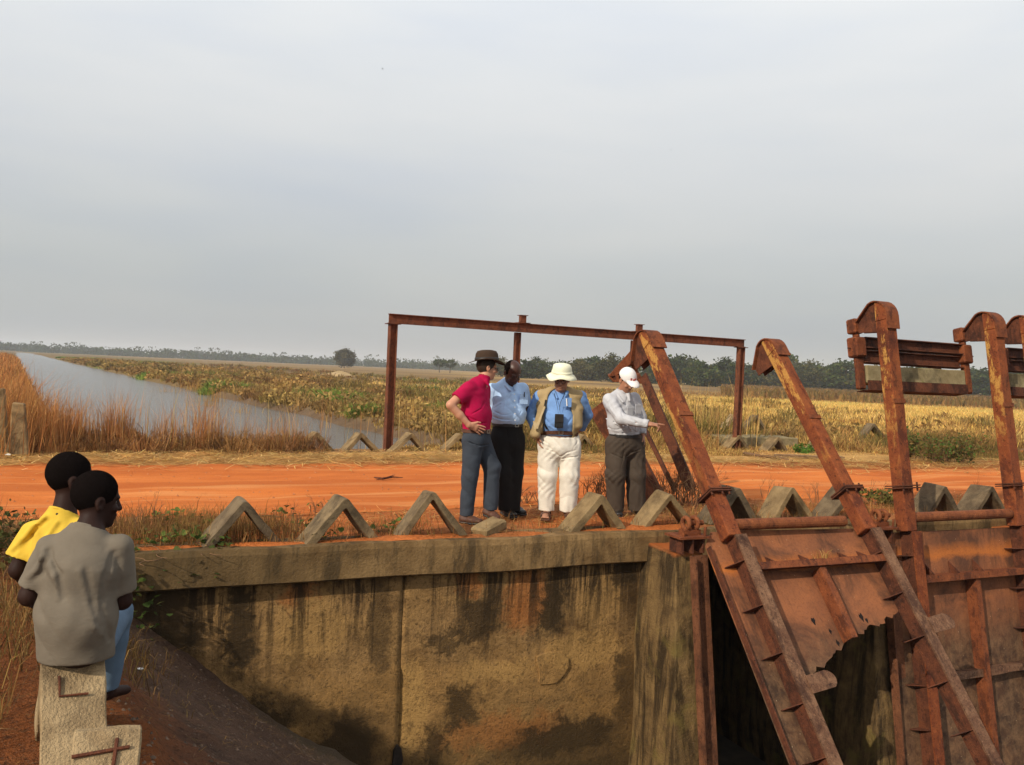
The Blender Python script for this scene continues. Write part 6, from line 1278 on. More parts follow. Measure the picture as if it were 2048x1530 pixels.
for px, py, r, m_ in [(636, 787, 1.8, 130), (672, 793, 1.4, 90), (706, 805, 0.9, 44), (738, 822, 0.45, 14), (448, 772, 1.4, 40), (895, 818, 0.7, 36), (372, 750, 4.0, 70), (160, 716, 6, 40)]:
    c = onz(px, py, -0.1); a = rg.uniform(0, 6.28, m_); d = r * np.sqrt(rg.uniform(0, 1, m_)); gx, gy = c[0] + d * np.cos(a), c[1] + 1.3 * d * np.sin(a)
    sw.add(*tussocks(gx, gy, 0.72 * rg.uniform(0.7, 1.2, m_), 46, pal(VG, m_, 0.15), rg, 0.012 + 0.0008 * gy, 0.4, (0.3, 1.3)))
for px, py, h, m_ in [(405, 800, 1.4, 120), (420, 792, 1.2, 90), (395, 775, 1.1, 80), (480, 812, 1.1, 80), (540, 828, 0.9, 40), (330, 775, 1.2, 90), (610, 838, 0.8, 40), (840, 850, 0.8, 90), (560, 790, 1.0, 60)]:
    c = onz(px, py, -0.35); x = c[0] + rg.normal(0, 0.45, m_); y = c[1] + rg.normal(0, 0.45, m_)
    sw.add(*blades(ground_pts(x, y), h * rg.uniform(0.5, 1.25, m_), 0.018, rg.uniform(0.05, 0.5, m_), pal([(0.48, 0.29, 0.09), (0.42, 0.22, 0.07)], m_), rg))
sw.build('right_bank_growth')
V, t, c = [], [], []; b = 0; n = 420; r = np.random.default_rng(21)                # low bushes scattered through it
e_ = ER + 0.5 + 14 * r.uniform(0, 1, n) ** 1.2; l_ = 15 + 200 * r.uniform(0, 1, n) ** 1.9; x = e_ * 0.868 - l_ * 0.497; y = e_ * 0.497 + l_ * 0.868; k = (SQ(x, y)[1] > 18.6) & (h_upper(x, y) > -0.45); x, y = x[k], y[k]
for bx, by in zip(x, y):
    R = r.uniform(0.45, 1.15); n_ = 110; u = r.normal(0, 1, (n_, 3)); u /= np.linalg.norm(u, axis=1)[:, None]; u[:, 2] = np.abs(u[:, 2])
    p = np.array([bx, by, float(h_upper(np.array(bx), np.array(by)))]) + u * R * np.array([1, 1, 0.75]) * r.uniform(0.55, 1.0, (n_, 1)); tone = np.array([(0.25, 0.165, 0.065), (0.29, 0.18, 0.065), (0.18, 0.135, 0.05), (0.31, 0.22, 0.075)])[r.integers(0, 4)] * r.uniform(0.8, 1.2)
    v_, q2, c_ = leaves(p, 0.07 + 0.002 * by, tone * r.uniform(0.6, 1.35, (n_, 1)), r); V.append(v_); t.append(q2 + b); c.append(c_); b += len(v_)
o = link('bank_scrub', fast_mesh('bank_scrub', np.concatenate(V), quads=np.concatenate(t), colors=np.concatenate(c)), M['foliage']); o['kind'] = 'stuff'
# golden fields
sw = Sward(); n = 140000
y = 17 / (1 - rg.uniform(0, 1, n) * (1 - 17 / 130)); x = y * rg.uniform(-0.16, 0.72, n)
e_ = canal_e(x, y); s_, q_ = SQ(x, y); k = (e_ > ER + 7) & (q_ > 18.2); x, y = x[k], y[k]; n = len(x)
t_ = vnoise(x * 0.4, y, 0.16, 2); u_ = vnoise(x, y, 0.5, 4); X_Y = x / y
cols = pal(GOLD, n); mk = (X_Y < 0.14) & (t_ > 0.1); cols[mk] = pal(BROWN + OLIVE[:1], mk.sum()); mk = (u_ > 0.5) & (y < 60); cols[mk] = pal(BROWN + GOLD[1:2], mk.sum())
mk = (y > 96) & (X_Y > 0.12); cols[mk] = pal(BROWN, mk.sum()); mk = (y < 34 + 6 * u_) & (rg.uniform(0, 1, n) < 0.75); cols[mk] = pal(BROWN + REED[2:3] + GOLD[1:2] + OLIVE[1:2], mk.sum())
hh = 0.32 * rg.uniform(0.5, 1.2, n) * (1 + 0.35 * u_) + 0.30 * sstep(38, 24, y) * rg.uniform(0.3, 1, n)
sw.add(*blades(ground_pts(x, y), hh, 0.006 + 0.00065 * y, rg.uniform(0.15, 1.0, n), cols, rg))
n = 190; y = rg.uniform(21, 28, n); x = y * rg.uniform(0.19, 0.29, n); sw.add(*blades(ground_pts(x, y), rg.uniform(0.9, 2.1, n), 0.009, rg.uniform(0.03, 0.25, n), pal(GOLD + REED[2:3], n), rg))
n = 17000; y = rg.uniform(105, 330, n); x = y * rg.uniform(0.24, 0.64, n); k = vnoise(x, y * 0.3, 0.06, 2) > -0.75; x, y = x[k], y[k]; n = len(x)
sw.add(*blades(ground_pts(x, y), rg.uniform(0.6, 1.3, n), 0.0028 * y, rg.uniform(0.1, 0.5, n), pal([(0.15, 0.095, 0.04), (0.19, 0.12, 0.045), (0.12, 0.09, 0.035)], n, 0.2), rg))
sw.build('field_grass')
# far verge, right: mixed dry grass between road and field
sw = Sward(); n = 52000; s_ = rg.uniform(5.2, 21.5, n); q_ = 15.0 + np.abs(rg.normal(0, 1.0, n)) * 1.7 + np.clip(9.5 - s_, 0, 5) * 0.3
q_ = q_ - 1.1 * sstep(15.5, 18.5, s_); k = (q_ < 20) & ~((np.abs(s_ - 14.9) < 1.2) & (np.abs(q_ - 17.9) < 0.6)); s_, q_ = s_[k], q_[k]; n = len(s_); P = s_[:, None] * T + q_[:, None] * N
u_ = vnoise(P[:, 0], P[:, 1], 0.9, 2); cols = pal(REED[2:3] + BROWN + GOLD, n); mk = (u_ > 0.3) | (s_ > 17.5); cols[mk] = pal(BROWN + OLIVE, mk.sum())
hh = (0.12 + 0.55 * sstep(15.6, 17.6, q_ + 1.0 * sstep(15.5, 18.5, s_))) * rg.uniform(0.4, 1.2, n) * (1 + 0.4 * u_) * (0.45 + 0.55 * sstep(5.0, 11.5, s_))
hh = hh * np.where((s_ > 12.8) & (s_ < 16.6) & (q_ < 17.4), 0.35, 1.0)
sw.add(*blades(ground_pts(P[:, 0], P[:, 1]), hh, 0.012 + 0.003 * rg.uniform(0, 1, n), rg.uniform(0.2, 1.3, n), cols, rg)); sw.build('verge_grass')
# loose straw lying on the verges and the road edges
def litter(name, s_, q_, cols, ln, hf=h_upper, up=0.012):
    n = len(s_); P = s_[:, None] * T + q_[:, None] * N; x, y = P[:, 0], P[:, 1]; a = rg.uniform(0, np.pi, n); L = ln * rg.uniform(0.4, 1.3, n); wd = ln * 0.035 * rg.uniform(0.6, 1.6, n)
    z = hf(x, y) + up + rg.uniform(0, 0.02, n); d = np.stack([np.cos(a), np.sin(a)], 1); o = np.stack([-d[:, 1], d[:, 0]], 1); t = rg.normal(0, 0.05, n)
    V = np.zeros((n, 4, 3), np.float32)
    for j, (u, v) in enumerate(((-1, -1), (1, -1), (1, 1), (-1, 1))):
        xy = P[:, :2] + d * (u * L / 2)[:, None] + o * (v * wd / 2)[:, None]; V[:, j, :2] = xy; V[:, j, 2] = np.maximum(z + u * t * L, hf(xy[:, 0], xy[:, 1]) + up * 0.7)
    i = (np.arange(n) * 4)[:, None]; tr = np.concatenate([i + [0, 1, 2], i + [0, 2, 3]], 1).reshape(-1, 3)
    o_ = link(name, fast_mesh(name, V.reshape(-1, 3), tris=tr, colors=np.repeat(cols, 4, 0)), M['grass']); o_['kind'] = 'stuff'
n = 15000; s_ = rg.uniform(-7, 19, n); q_ = 14.5 + rg.normal(0, 0.62, n) - 1.3 * sstep(9, 13.5, s_); litter('verge_straw', s_, q_, pal(STRAW + REED[2:3], n), 0.30, up=0.03)
n = 5200; s_ = rg.uniform(-1, 12, n); q_ = np.clip(8.75 + rg.normal(0, 0.42, n), 7.72, 9.6); litter('near_straw', s_, q_, pal(STRAW + BROWN + REED, n), 0.13, lambda x, y: h_up2(x, y), 0.008)
n = 2600; s_ = rg.uniform(-0.4, 3.0, n); q_ = rg.uniform(3.0, 7.5, n); litter('slope_litter', s_, q_, pal(BROWN + [(0.25, 0.16, 0.10)], n), 0.045, h_lower, 0.006)
def pebbles(name, s_, q_, size, hf, mat):
    n = len(s_); P = s_[:, None] * T + q_[:, None] * N; x, y = P[:, 0], P[:, 1]; z = hf(x, y); sz = size * rg.uniform(0.4, 1.4, n)
    oc = np.array([(1, 0, 0), (0, 1, 0), (-1, 0, 0), (0, -1, 0), (0, 0, 0.7)], float); V = np.zeros((n, 5, 3)); 
    for j in range(5): V[:, j] = np.stack([x, y, z], 1) + oc[j] * sz[:, None] * rg.uniform(0.6, 1.2, (n, 3)); 
    V[:, :4, 2] -= 0.004; i = (np.arange(n) * 5)[:, None]; tr = np.concatenate([i + [0, 1, 4], i + [1, 2, 4], i + [2, 3, 4], i + [3, 0, 4]], 1).reshape(-1, 3)
    o = link(name, fast_mesh(name, V.reshape(-1, 3), tris=tr), mat); o['kind'] = 'stuff'
n = 1500; pebbles('road_pebbles', rg.uniform(-3, 16, n), rg.uniform(7.9, 13.9, n), 0.016, lambda x, y: h_upper(x, y) + 0.014, m_plain('laterite_pebble', (0.40, 0.14, 0.05), 0.9, 0.5, 40))
n = 2600; pebbles('slope_rubble', rg.uniform(-0.2, 3.2, n), rg.uniform(2.6, 7.6, n), 0.012, h_lower, m_plain('rubble', (0.11, 0.07, 0.045), 0.95, 0.6, 40))
# near verge: short tufts and thin stems round the blocks
sw = Sward(); n = 5200; s_ = np.concatenate([rg.uniform(-1.2, 12, n // 2), rg.choice([0.6, 1.0, 1.5, 2.4, 6.2, 6.9, 7.7, 8.5, 9.2], n - n // 2) + rg.normal(0, 0.22, n - n // 2)]); q_ = np.clip(8.25 + rg.normal(0, 0.33, n), 7.75, 9.3); P = s_[:, None] * T + q_[:, None] * N
P3 = np.stack([P[:, 0], P[:, 1], h_up2(P[:, 0], P[:, 1])], 1)
sw.add(*blades(P3, rg.uniform(0.03, 0.17, n), 0.005, rg.uniform(0.1, 1.0, n), pal(BROWN + REED + OLIVE[:1], n), rg))
n = 2600; s_ = rg.choice([0.2, 0.5, 0.9, 1.3], n) + rg.normal(0, 0.25, n); q_ = np.clip(8.35 + rg.normal(0, 0.3, n), 7.8, 9.2); P = s_[:, None] * T + q_[:, None] * N; P3 = np.stack([P[:, 0], P[:, 1], h_up2(P[:, 0], P[:, 1])], 1)
sw.add(*blades(P3, rg.uniform(0.08, 0.30, n), 0.005, rg.uniform(0.2, 0.9, n), pal(BROWN + REED[3:], n), rg))
sw.build('near_tufts')
# dry grass left of the boys and on the shoulder of the slope
sw = Sward(); n = 14000; s_ = rg.uniform(-3.4, -0.36, n); q_ = rg.uniform(2.2, 8.6, n); k = rg.uniform(0, 1, n) < 0.55 + 0.45 * sstep(-0.7, -1.1, s_); s_, q_ = s_[k], q_[k]; n = len(s_); P = s_[:, None] * T + q_[:, None] * N
P3 = np.stack([P[:, 0], P[:, 1], np.where(q_ < 7.6, h_lower(P[:, 0], P[:, 1]), h_upper(P[:, 0], P[:, 1]))], 1)
sw.add(*blades(P3, rg.uniform(0.06, 0.34, n), 0.006, rg.uniform(0.15, 0.9, n), pal(REED + BROWN, n), rg))
n = 2400; s_ = rg.normal(-0.15, 0.22, n); q_ = rg.normal(6.0, 0.45, n); P = s_[:, None] * T + q_[:, None] * N; P3 = np.stack([P[:, 0], P[:, 1], h_lower(P[:, 0], P[:, 1])], 1)
sw.add(*blades(P3, rg.uniform(0.04, 0.22, n), 0.005, rg.uniform(0.3, 1.1, n), pal(REED + BROWN, n), rg))
sw.build('foreground_grass')

# twiggy things
def twigs(mb, base, h, seed, spread=0.5, depth=3, r0=0.006):
    r = np.random.default_rng(seed)
    def grow(p, d, L, rad, k):
        q = p + d * L; mid = p + d * L * 0.5 + r.normal(0, L * 0.06, 3); mb.tube([p, mid, q], [rad, rad * 0.8, rad * 0.6], 4, caps=False)
        if k > 0:
            for _ in range(r.integers(2, 4)):
                t = r.uniform(0.35, 1.0); nd = unit(d + r.normal(0, spread, 3) + Z * 0.15); grow(p + d * L * t, nd, L * r.uniform(0.45, 0.75), rad * 0.55, k - 1)
    grow(np.asarray(base, float), unit(np.array([r.normal(0, spread * 0.5), r.normal(0, spread * 0.5), 1.0])), h * 0.5, r0, depth)
def shrub(name, label, cat, base, n, rad, h, seed, mat=M['twig'], depth=3, leaf=None, lcols=None, lsize=0.04, spread=0.5, r0=0.006):
    r = np.random.default_rng(seed); e = empty(name, label, cat, base); mb = MB()
    for k in range(n): a = r.uniform(0, 6.28); d = rad * math.sqrt(r.uniform(0, 1)); twigs(mb, (d * math.cos(a), d * math.sin(a), -0.03), h * r.uniform(0.6, 1.1), seed * 100 + k, spread, depth, r0)
    o = mb.build('stems', mat, e, fix=False); o['kind'] = 'stuff'
    if leaf:
        P = np.array(o.data.vertices[0].co)[None, :]; vs = np.empty(len(o.data.vertices) * 3, np.float32); o.data.vertices.foreach_get('co', vs); vs = vs.reshape(-1, 3)
        vs = vs[vs[:, 2] > h * 0.12]; c = vs[r.integers(0, len(vs), leaf)] + r.normal(0, lsize * 0.8, (leaf, 3)); V, t, cc = leaves(c, lsize, pal(lcols, leaf), r)
        f = link('foliage', fast_mesh('foliage', V, quads=t, colors=cc), M['foliage'], e); f['kind'] = 'stuff'
    return e
for px, py, n, rad, h, lb in [(1365, 1012, 46, 0.30, 0.75, 'brown leafless shrub between the pointing man and the first leaning arm'), (1195, 1005, 22, 0.22, 0.62, 'thin leafless shrub between the white trousers and the pointing man'), (1052, 1012, 10, 0.16, 0.42, 'small leafless shrub between black trousers and white trousers')]:
    shrub('dry_shrub', lb, 'dry shrub', onz(px, py, 0.0), n, rad, h, px, spread=0.55)
for k, (px, py, h, lb) in enumerate([(305, 1060, 0.42, 'thin dry weed standing against the red road just right of the boys'), (250, 1075, 0.40, 'thin dry weed close beside the grey shirted boy'), (585, 1060, 0.38, 'thin dry weed between the first two chevron blocks'), (645, 1030, 0.30, 'bushy dry weed behind the second chevron block'),
                                      (1545, 1000, 0.42, 'thin seeding weed above the pipe between the leaning arms'), (1625, 1010, 0.40, 'thin dry weed just left of the second leaning arm'), (1750, 1000, 0.38, 'thin dry weed just left of the upright arm'), (1960, 1000, 0.42, 'thin dry weed beside the right upright arm')]):
    shrub('dry_weed', lb, 'weed', onz(px, py, 0.0), 5, 0.14, h, 700 + k, depth=3, spread=0.4, r0=0.004)
shrub('dry_weed', 'tall dry weed at the left picture edge beside the yellow shirt', 'weed', onz(12, 1100, 0.0), 5, 0.1, 0.5, 801, spread=0.35, r0=0.004)
shrub('green_bush', 'olive green bush at the roadside corner right of the upright arm', 'bush', onz(1868, 925, 0.0), 60, 0.75, 0.75, 31, leaf=3200, lcols=OLIVE + GREEN[2:] + BROWN[:1], lsize=0.05, spread=0.6)
shrub('dark_bush', 'dark leafy bush at the left picture edge behind the yellow shirt', 'bush', onz(5, 1140, -0.02), 30, 0.35, 0.5, 33, leaf=900, lcols=[(0.06, 0.07, 0.02), (0.10, 0.085, 0.03), (0.14, 0.08, 0.03)], lsize=0.04, spread=0.6)
shrub('grass_plant', 'low dark green plant behind the pipe beside the ring bearing', 'plant', onz(1765, 1010, 0.0), 14, 0.3, 0.28, 35, leaf=420, lcols=OLIVE, lsize=0.05)
shrub('grass_plant', 'small bright green weeds at the foot of a far chevron block', 'plant', onz(1615, 905, 0.0), 10, 0.35, 0.2, 36, leaf=420, lcols=GREEN, lsize=0.05)
tf = empty('grass_tuft', 'small dry grass tuft growing on the rail of the left gate', 'grass tuft', np.array(g1.matrix_world @ Vector((6.62, 0.02, -0.45))))
sw = Sward(); n = 60; sw.add(*blades(np.stack([rg.normal(0, 0.05, n), rg.normal(0, 0.02, n), np.zeros(n)], 1), rg.uniform(0.06, 0.2, n), 0.004, rg.uniform(0.2, 1.0, n), pal(GOLD + REED, n), rg)); sw.build('blades', parent=tf)

# green creeper on the wall top
def leaf_mesh(seed, c):
    r = np.random.default_rng(seed); pts = [(0, 0, 0), (0.55, 0.35, 0.10), (0.60, 0.8, 0.02), (0.18, 1.05, -0.05), (0, 0.9, -0.02), (-0.18, 1.05, -0.05), (-0.60, 0.8, 0.02), (-0.55, 0.35, 0.10), (0, 0.5, -0.06)]
    V = np.array(pts) * 0.055 + r.normal(0, 0.002, (9, 3)); tr = [(8, 0, 1), (8, 1, 2), (8, 2, 3), (8, 3, 4), (8, 4, 5), (8, 5, 6), (8, 6, 7), (8, 7, 0)]
    me = fast_mesh('leaf', V, tris=tr, colors=np.tile(np.array(c), (9, 1))); me.materials.append(M['foliage']); return me
lms = [leaf_mesh(k, c) for k, c in enumerate([(0.075, 0.115, 0.025), (0.10, 0.15, 0.033), (0.055, 0.08, 0.02), (0.13, 0.14, 0.04)])]
def creeper(label, spots, n, seed, name='creeper_plant'):
    r = np.random.default_rng(seed); p0 = onz(spots[0][0], spots[0][1], 0.0); e = empty(name, label, 'creeper', p0, group='green creepers on the wall top'); mb = MB()
    for px, py, rad in spots:
        c = onz(px, py, 0.02)
        for k in range(3):
            a = r.uniform(0, 6.28); pts = []
            for j in range(6): t = j / 5; x, y = c[0] + rad * t * math.cos(a + t), c[1] + rad * t * math.sin(a + t); pts.append(np.array([x, y, max(float(h_up2(np.array(x), np.array(y))), -0.05) + 0.012]) - p0)
            mb.tube(pts, 0.0035, 4)
    o = mb.build('runner', M['twig'], e, fix=False); o['kind'] = 'stuff'
    for k in range(n):
        px, py, rad = spots[r.integers(0, len(spots))]; c = onz(px, py, 0.02); a = r.uniform(0, 6.28); d = rad * math.sqrt(r.uniform(0, 1)); x, y = c[0] + d * math.cos(a), c[1] + d * math.sin(a)
        q = SQ(x, y)[1]; z = float(h_up2(np.array(x), np.array(y))) if q > 7.66 else -0.02 - (7.66 - q) * 2.2
        if q < 7.55: y += 0.0
        o = bpy.data.objects.new('leaf', lms[r.integers(0, 4)]); col.objects.link(o); o.parent = e; o.location = Vector((x, y, z + r.uniform(0.015, 0.09))) - Vector(p0)
        o.rotation_euler = (r.normal(0.45, 0.35), r.normal(0, 0.35), r.uniform(0, 6.28)); s = r.uniform(0.5, 1.05); o.scale = (s, s, s)
creeper('dense green creeper spilling over the wall top beside the boys', [(300, 1082, 0.26), (345, 1070, 0.28), (395, 1080, 0.25), (350, 1040, 0.25), (420, 1095, 0.16), (290, 1112, 0.14), (320, 1100, 0.2), (440, 1060, 0.15)], 295, 3)
creeper('few creeper leaves under the second chevron block', [(655, 1078, 0.14), (630, 1062, 0.10)], 22, 4)
creeper('few creeper leaves left of the third chevron block', [(795, 1050, 0.14), (770, 1062, 0.12)], 24, 5)
creeper('sparse creeper leaves at the road edge behind the second chevron block', [(560, 1030, 0.2), (635, 1018, 0.2), (600, 1052, 0.15)], 30, 6)

# trees
def tree_mesh(kind, seed, H, Rr, ncl, nl, lsz, cols, trunk_h, flat=0.75, palm=False):
    r = np.random.default_rng(seed); V, t, c = [], [], []; mb = MB(); b = 0
    top = H - Rr * flat; lim = []
    mb.tube([(0, 0, -0.3), (r.normal(0, 0.1), r.normal(0, 0.1), trunk_h * 0.6), (r.normal(0, 0.2), r.normal(0, 0.2), trunk_h * 1.15)], [H * 0.035, H * 0.027, H * 0.02], 7)
    for k in range(ncl):
        u = r.normal(0, 1, 3); u /= np.linalg.norm(u); rad = r.uniform(0.45, 1.0) ** 0.5
        cc = np.array([0, 0, (trunk_h + H) / 2]) + u * np.array([Rr, Rr, (H - trunk_h) / 2]) * rad * r.uniform(0.8, 1.05); cs = Rr * r.uniform(0.20, 0.36)
        if k < 9: mb.tube([(0, 0, trunk_h * r.uniform(0.75, 1.1)), cc * np.array([0.5, 0.5, 1]) * np.array([1, 1, 0.85]), cc], [H * 0.016, H * 0.009, H * 0.003], 5)
        p = cc + r.normal(0, 1, (nl, 3)) * cs * np.array([0.6, 0.6, 0.45]); tone = r.uniform(0.65, 1.35)
        v_, q_, c_ = leaves(p, lsz, np.array(cols)[r.integers(0, len(cols), nl)] * tone * r.uniform(0.8, 1.2, (nl, 1)), r); V.append(v_); t.append(q_ + b); c.append(c_); b += len(v_)
    me = fast_mesh(kind + '_crown', np.concatenate(V), quads=np.concatenate(t), colors=np.concatenate(c)); me.materials.append(M['foliage'])
    return me, mb
def tree(name, label, kind_args, loc, group=None):
    e = empty(name, label, 'tree', loc, group=group); me, mb = tree_mesh(name, *kind_args); mb.build('trunk', M['bark'], e, fix=False); link('crown', me, None, e); return e
TG = [(0.038, 0.062, 0.018), (0.055, 0.080, 0.022), (0.030, 0.048, 0.016), (0.075, 0.082, 0.026)]
TB = [(0.085, 0.085, 0.03), (0.12, 0.10, 0.04), (0.06, 0.065, 0.025)]
protos = [tree('dense_tree', None, (101 + k, h, r_, 40, 60, 0.62, TG if k != 2 else TB, th_ * 0.3), (0, 0, -500)) for k, (h, r_, th_) in enumerate([(8.5, 4.6, 1.6), (7.2, 4.2, 1.0), (8.8, 5.6, 1.4), (6.2, 3.6, 0.8), (9.5, 4.0, 2.2)])]
tl = ['rounded dark green', 'low dark green', 'broad brownish green', 'small bushy', 'tall slim crowned']
marks = [(1000, 'the middle gantry post'), (1127, 'the cream hat'), (1252, 'the white cap'), (1330, 'the first leaning arm'), (1480, 'the right gantry post'), (1575, 'the second leaning arm'), (1725, 'the left counterweight hanger'), (1785, 'the left upright arm'), (1950, 'the right upright arm')]
ordn = ['first', 'second', 'third', 'fourth', 'fifth', 'sixth', 'seventh', 'eighth']
rt = np.random.default_rng(5); used = set(); px = 1035; seen = {}
prof_x = [1030, 1100, 1170, 1240, 1300, 1385, 1440, 1500, 1560, 1640, 1700, 1760, 1840, 1950, 2100, 2300]; prof_h = [26, 33, 40, 42, 36, 48, 44, 45, 50, 58, 50, 48, 46, 44, 46, 46]
while px < 2080:
    Y = rt.uniform(235, 300); hp = float(np.interp(px, prof_x, prof_h)) * rt.uniform(0.68, 1.18); H = hp * Y / FPX + 1.2
    k = 2 if abs(px - 1645) < 12 else int(rt.integers(0, 5)); o = protos[k] if k not in used else copy_tree(protos[k]); used.add(k)
    base = at(px, 0, Y); sc_ = H / (8.5, 7.2, 8.8, 6.2, 9.5)[k]; o.location = (base[0], Y, -0.6); o.scale = (sc_ * rt.uniform(1.05, 1.4),) * 2 + (sc_,); o.rotation_euler = (0, 0, rt.uniform(0, 6.28))
    mk = [m_ for m_ in marks if m_[0] <= px][-1][1]; i_ = seen.get(mk, 0); seen[mk] = i_ + 1
    tag(o, '%s tree in the far belt, %s right of %s' % (tl[k], ordn[i_], mk), 'tree', 'trees of the belt across the field')
    px += rt.uniform(19, 31)
b_ = at(689, 727, 400); tree('round_tree', 'lone round crowned tree standing in the open field left of the gantry', (211, 8.4, 4.5, 60, 90, 0.55, [(0.06, 0.06, 0.02), (0.085, 0.07, 0.025), (0.045, 0.048, 0.018)], 1.0), (b_[0], b_[1], -0.4))
for px, lb in ((879, 'left one of the twin trees between the gantry post and the brown hat'), (900, 'right one of the twin trees between the gantry post and the brown hat')):
    b_ = at(px, 738, 350); tree('twin_tree', lb, (300 + px, 5.6, 2.5, 26, 40, 0.42, TG, 2.4), (b_[0], b_[1], -0.4), group='twin trees in the field')
# far wood on the horizon: one hazy mass
r = np.random.default_rng(9); V, t, c = [], [], []; b = 0
for k in range(520):
    Y = r.uniform(800, 980); px = r.uniform(-260, 1250); base = at(px, 0, Y); H = r.uniform(5.0, 9.0) * (1.25 if r.uniform() < 0.08 else 1)
    n_ = 64; p = np.stack([base[0] + r.normal(0, 3.2, n_), Y + r.normal(0, 3, n_), -0.5 + H * r.beta(1.15, 1.5, n_)], 1)
    v_, q_, c_ = leaves(p, 2.0, np.array(TG)[r.integers(0, 4, n_)] * r.uniform(0.75, 1.15), r); V.append(v_); t.append(q_ + b); c.append(c_); b += len(v_)
    if r.uniform() < 0.16:                              # palms that stand above the wood
        hp = H + r.uniform(1.0, 3.5); p = np.stack([base[0] + r.normal(0, 1.3, 16), Y + r.normal(0, 1.3, 16), -0.5 + hp + r.normal(0, 0.6, 16)], 1); v_, q_, c_ = leaves(p, 1.3, np.array(TG)[r.integers(0, 4, 16)], r); V.append(v_); t.append(q_ + b); c.append(c_); b += len(v_)
        p = np.stack([np.full(8, base[0]), np.full(8, Y), np.linspace(0, hp, 8)], 1); v_, q_, c_ = leaves(p, 0.7, np.tile(np.array([[0.08, 0.06, 0.04]]), (8, 1)), r); V.append(v_); t.append(q_ + b); c.append(c_); b += len(v_)
o = link('far_wood', fast_mesh('far_wood', np.concatenate(V), quads=np.concatenate(t), colors=np.concatenate(c)), M['foliage']); tag(o, kind='stuff')

# ------------------------------------------------------------------ small things
sand = m_plain('pale_sand', (0.36, 0.25, 0.12), 0.95, 0.15, 2, 0.3)
def mound(label, px, Y, w_, h_, seed):
    base = at(px, 0, Y); n = 25; g = np.linspace(-1, 1, n); XX, YY = np.meshgrid(g, g, indexing='ij'); rr = np.hypot(XX, YY)
    zz = h_ * np.clip(1 - rr, 0, 1) ** 0.8 * (1 + 0.3 * vnoise(XX * 3, YY * 3, 1.3, seed)) - 0.3; i = np.arange(n * n).reshape(n, n)
    o = link('sand_mound', fast_mesh('sand_mound', np.stack([XX.ravel() * w_, YY.ravel() * w_ * 0.7, zz.ravel()], 1), quads=np.stack([i[:-1, :-1], i[1:, :-1], i[1:, 1:], i[:-1, 1:]], -1).reshape(-1, 4), smooth=True), sand); o.location = (base[0], Y, -0.3); tag(o, label, 'mound', 'pale earth mounds in the fields')
mound('pale sandy mound in the field just left of the gantry', 708, 130, 3.2, 1.2, 2); mound('small pale mound in the far field beneath the counterweight', 1855, 240, 4.0, 0.9, 4)
for px, py, h, lb in [(37, 912, 0.80, 'tapered concrete post standing in the reeds at the far left'), (-4, 908, 1.0, 'concrete post cut off by the left picture edge in the reeds')]:
    mb = MB(); mb.add([(-0.15, -0.15, -0.1), (0.15, -0.15, -0.1), (0.15, 0.15, -0.1), (-0.15, 0.15, -0.1), (-0.10, -0.10, h), (0.06, -0.10, h), (0.06, 0.10, h), (-0.10, 0.10, h)], [(0, 1, 2, 3), (4, 5, 6, 7), (0, 1, 5, 4), (1, 2, 6, 5), (2, 3, 7, 6), (3, 0, 4, 7)])
    o = mb.build('concrete_post', M['block'], bevel=0.015, sub=0.15, noise=0.012, seed=px); o.location = onz(px, py, 0.0); o.rotation_euler = (0, 0, TH); tag(o, lb, 'concrete post', 'concrete posts in the reeds')
def scrap(name, label, cat, px, py, size, mat, z=0.02, seed=1):
    r = np.random.default_rng(seed); mb = MB(); n = 7; v = [(size * math.cos(a) * r.uniform(0.6, 1.1), size * 0.7 * math.sin(a) * r.uniform(0.6, 1.1), r.uniform(0, size * 0.5)) for a in np.linspace(0, 6.28, n + 1)[:-1]] + [(0, 0, size * 0.6)]
    v += [(p[0], p[1], p[2] - 0.006) for p in v[:n]]
    mb.add(v, [(i, (i + 1) % n, n) for i in range(n)] + [((i + 1) % n, i, n + 1 + i, n + 1 + (i + 1) % n) for i in range(n)] + [tuple(n + 1 + i for i in reversed(range(n)))]); o = mb.build(name, mat); o.location = onz(px, py, z); return tag(o, label, cat)
scrap('paper_scrap', 'white scrap lying at the road edge far left', 'litter', 17, 911, 0.06, M['white'], 0.03, 2)
scrap('plastic_scrap', 'pale blue plastic scrap beyond the chevron blocks at right', 'litter', 1866, 986, 0.05, m_plain('blue_plastic', (0.25, 0.40, 0.62), 0.5), 0.05, 3)
o = scrap('paper_scrap', 'white speck of litter on the earth slope beside the boys', 'litter', 280, 1343, 0.02, M['white'], 0.0, 4); v_ = F_ + (280 - 1024) / FPX * CR + (765 - 1343) / FPX * CU
tt = np.linspace(3, 9, 600); pp = CAM[None, :] + tt[:, None] * v_[None, :]; kk = int(np.argmax(pp[:, 2] < h_lower(pp[:, 0], pp[:, 1]))); o.location = pp[kk] + Z * 0.012
mb = MB()
st_ = [onz(748, 955, 0.03), onz(765, 957, 0.04), onz(785, 954, 0.035), onz(806, 956, 0.03)]; mb.tube(st_, [0.008, 0.016, 0.012, 0.005], 6); mb.tube([st_[1], onz(790, 950, 0.06)], [0.009, 0.004], 5); mb.tube([st_[1], onz(752, 959, 0.03)], [0.010, 0.004], 5); o = mb.build('charred_stick', M['rustdark'], noise=0.01); tag(o, 'dark charred stick lying on the red road left of the men', 'stick')
mb = MB(); mb.tube([onz(1488, 906, 0.05), onz(1520, 912, 0.06), onz(1560, 916, 0.05), onz(1585, 921, 0.05)], [0.03, 0.035, 0.035, 0.02], 6); o = mb.build('fallen_branch', M['twig'], noise=0.01); tag(o, 'long dark branch lying in straw below the far blocks', 'branch')
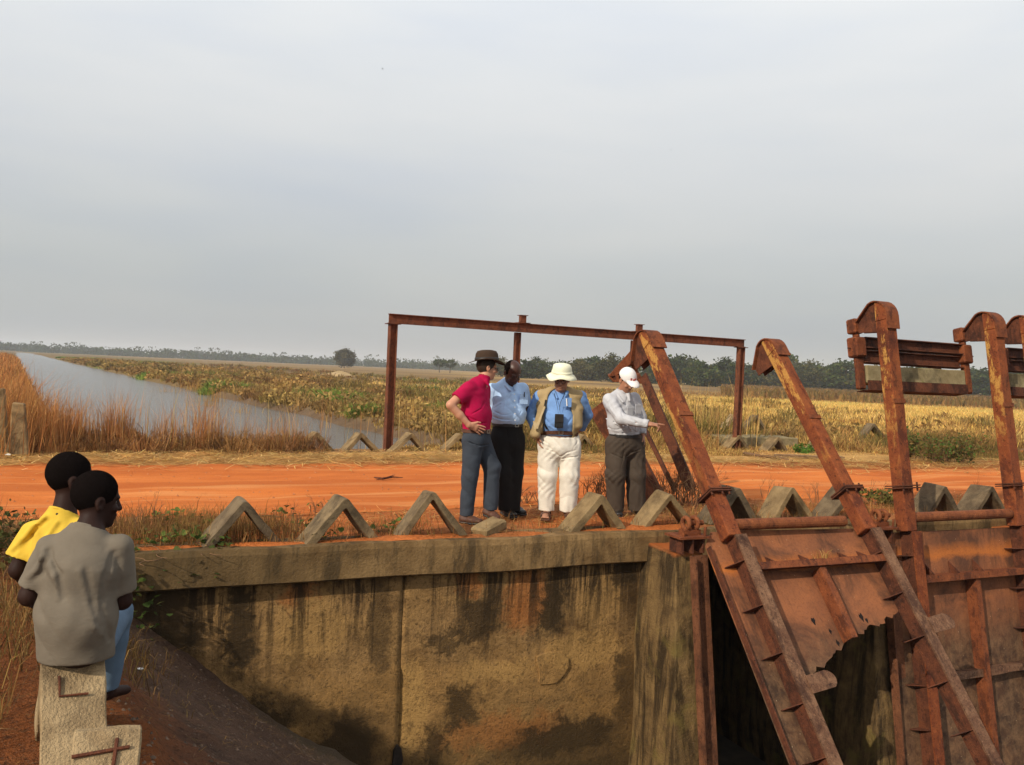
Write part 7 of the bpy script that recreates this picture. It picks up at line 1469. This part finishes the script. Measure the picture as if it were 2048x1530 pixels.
mb = MB(); mb.box((0, 0, 0), (0.75, 0.07, 0.035)); o = mb.build('wood_plank', M['straw'], bevel=0.008, sub=0.3, noise=0.008); o.location = onz(1618, 914, 0.05); o.rotation_euler = (0, 0, 0.08); tag(o, 'weathered plank lying on straw beside the second leaning arm', 'plank')
for px, py, Y, s_, lb in [(765, 138, 70, 0.16, 'dark bird flying high in the sky left of centre'), (1342, 300, 110, 0.14, 'tiny distant bird in the sky above the gantry')]:
    mb = MB(); mb.tube([(-s_ * 0.5, 0, 0), (-s_ * 0.2, 0, 0.01), (s_ * 0.25, 0, 0.01), (s_ * 0.5, 0, 0)], [0.005, s_ * 0.14, s_ * 0.12, 0.004], 6)
    for q in (-1, 1): mb.add([(0.1 * s_, 0, 0.01), (-0.2 * s_, 0, 0.01), (-0.25 * s_, q * s_ * 0.8, s_ * 0.35), (0.05 * s_, q * s_ * 0.45, s_ * 0.3), (0.1 * s_, 0, 0.03), (-0.2 * s_, 0, 0.03), (-0.25 * s_, q * s_ * 0.8, s_ * 0.37), (0.05 * s_, q * s_ * 0.45, s_ * 0.32)], [(0, 1, 2, 3), (7, 6, 5, 4), (0, 4, 5, 1), (1, 5, 6, 2), (2, 6, 7, 3), (3, 7, 4, 0)])
    o = mb.build('bird', M['black']); o.location = at(px, py, Y); o.rotation_euler = (0.2, 0.1, 0.5); tag(o, lb, 'bird', 'birds in the sky')
# ------------------------------------------------------------------ haze over the plain
mb = MB(); mb.b2((-3900, -700, -4.6), (3900, 4400, 45)); hz = mb.build('haze', None); hz['kind'] = 'stuff'
hm = bpy.data.materials.new('haze'); hm.use_nodes = True; hn = hm.node_tree; hn.nodes.clear(); ho = hn.nodes.new('ShaderNodeOutputMaterial'); hv = hn.nodes.new('ShaderNodeVolumePrincipled')
hv.inputs['Color'].default_value = (0.86, 0.90, 0.95, 1); hv.inputs['Density'].default_value = 0.00037; hv.inputs['Anisotropy'].default_value = 0.2
hn.links.new(hv.outputs[0], ho.inputs['Volume']); hz.data.materials.append(hm)
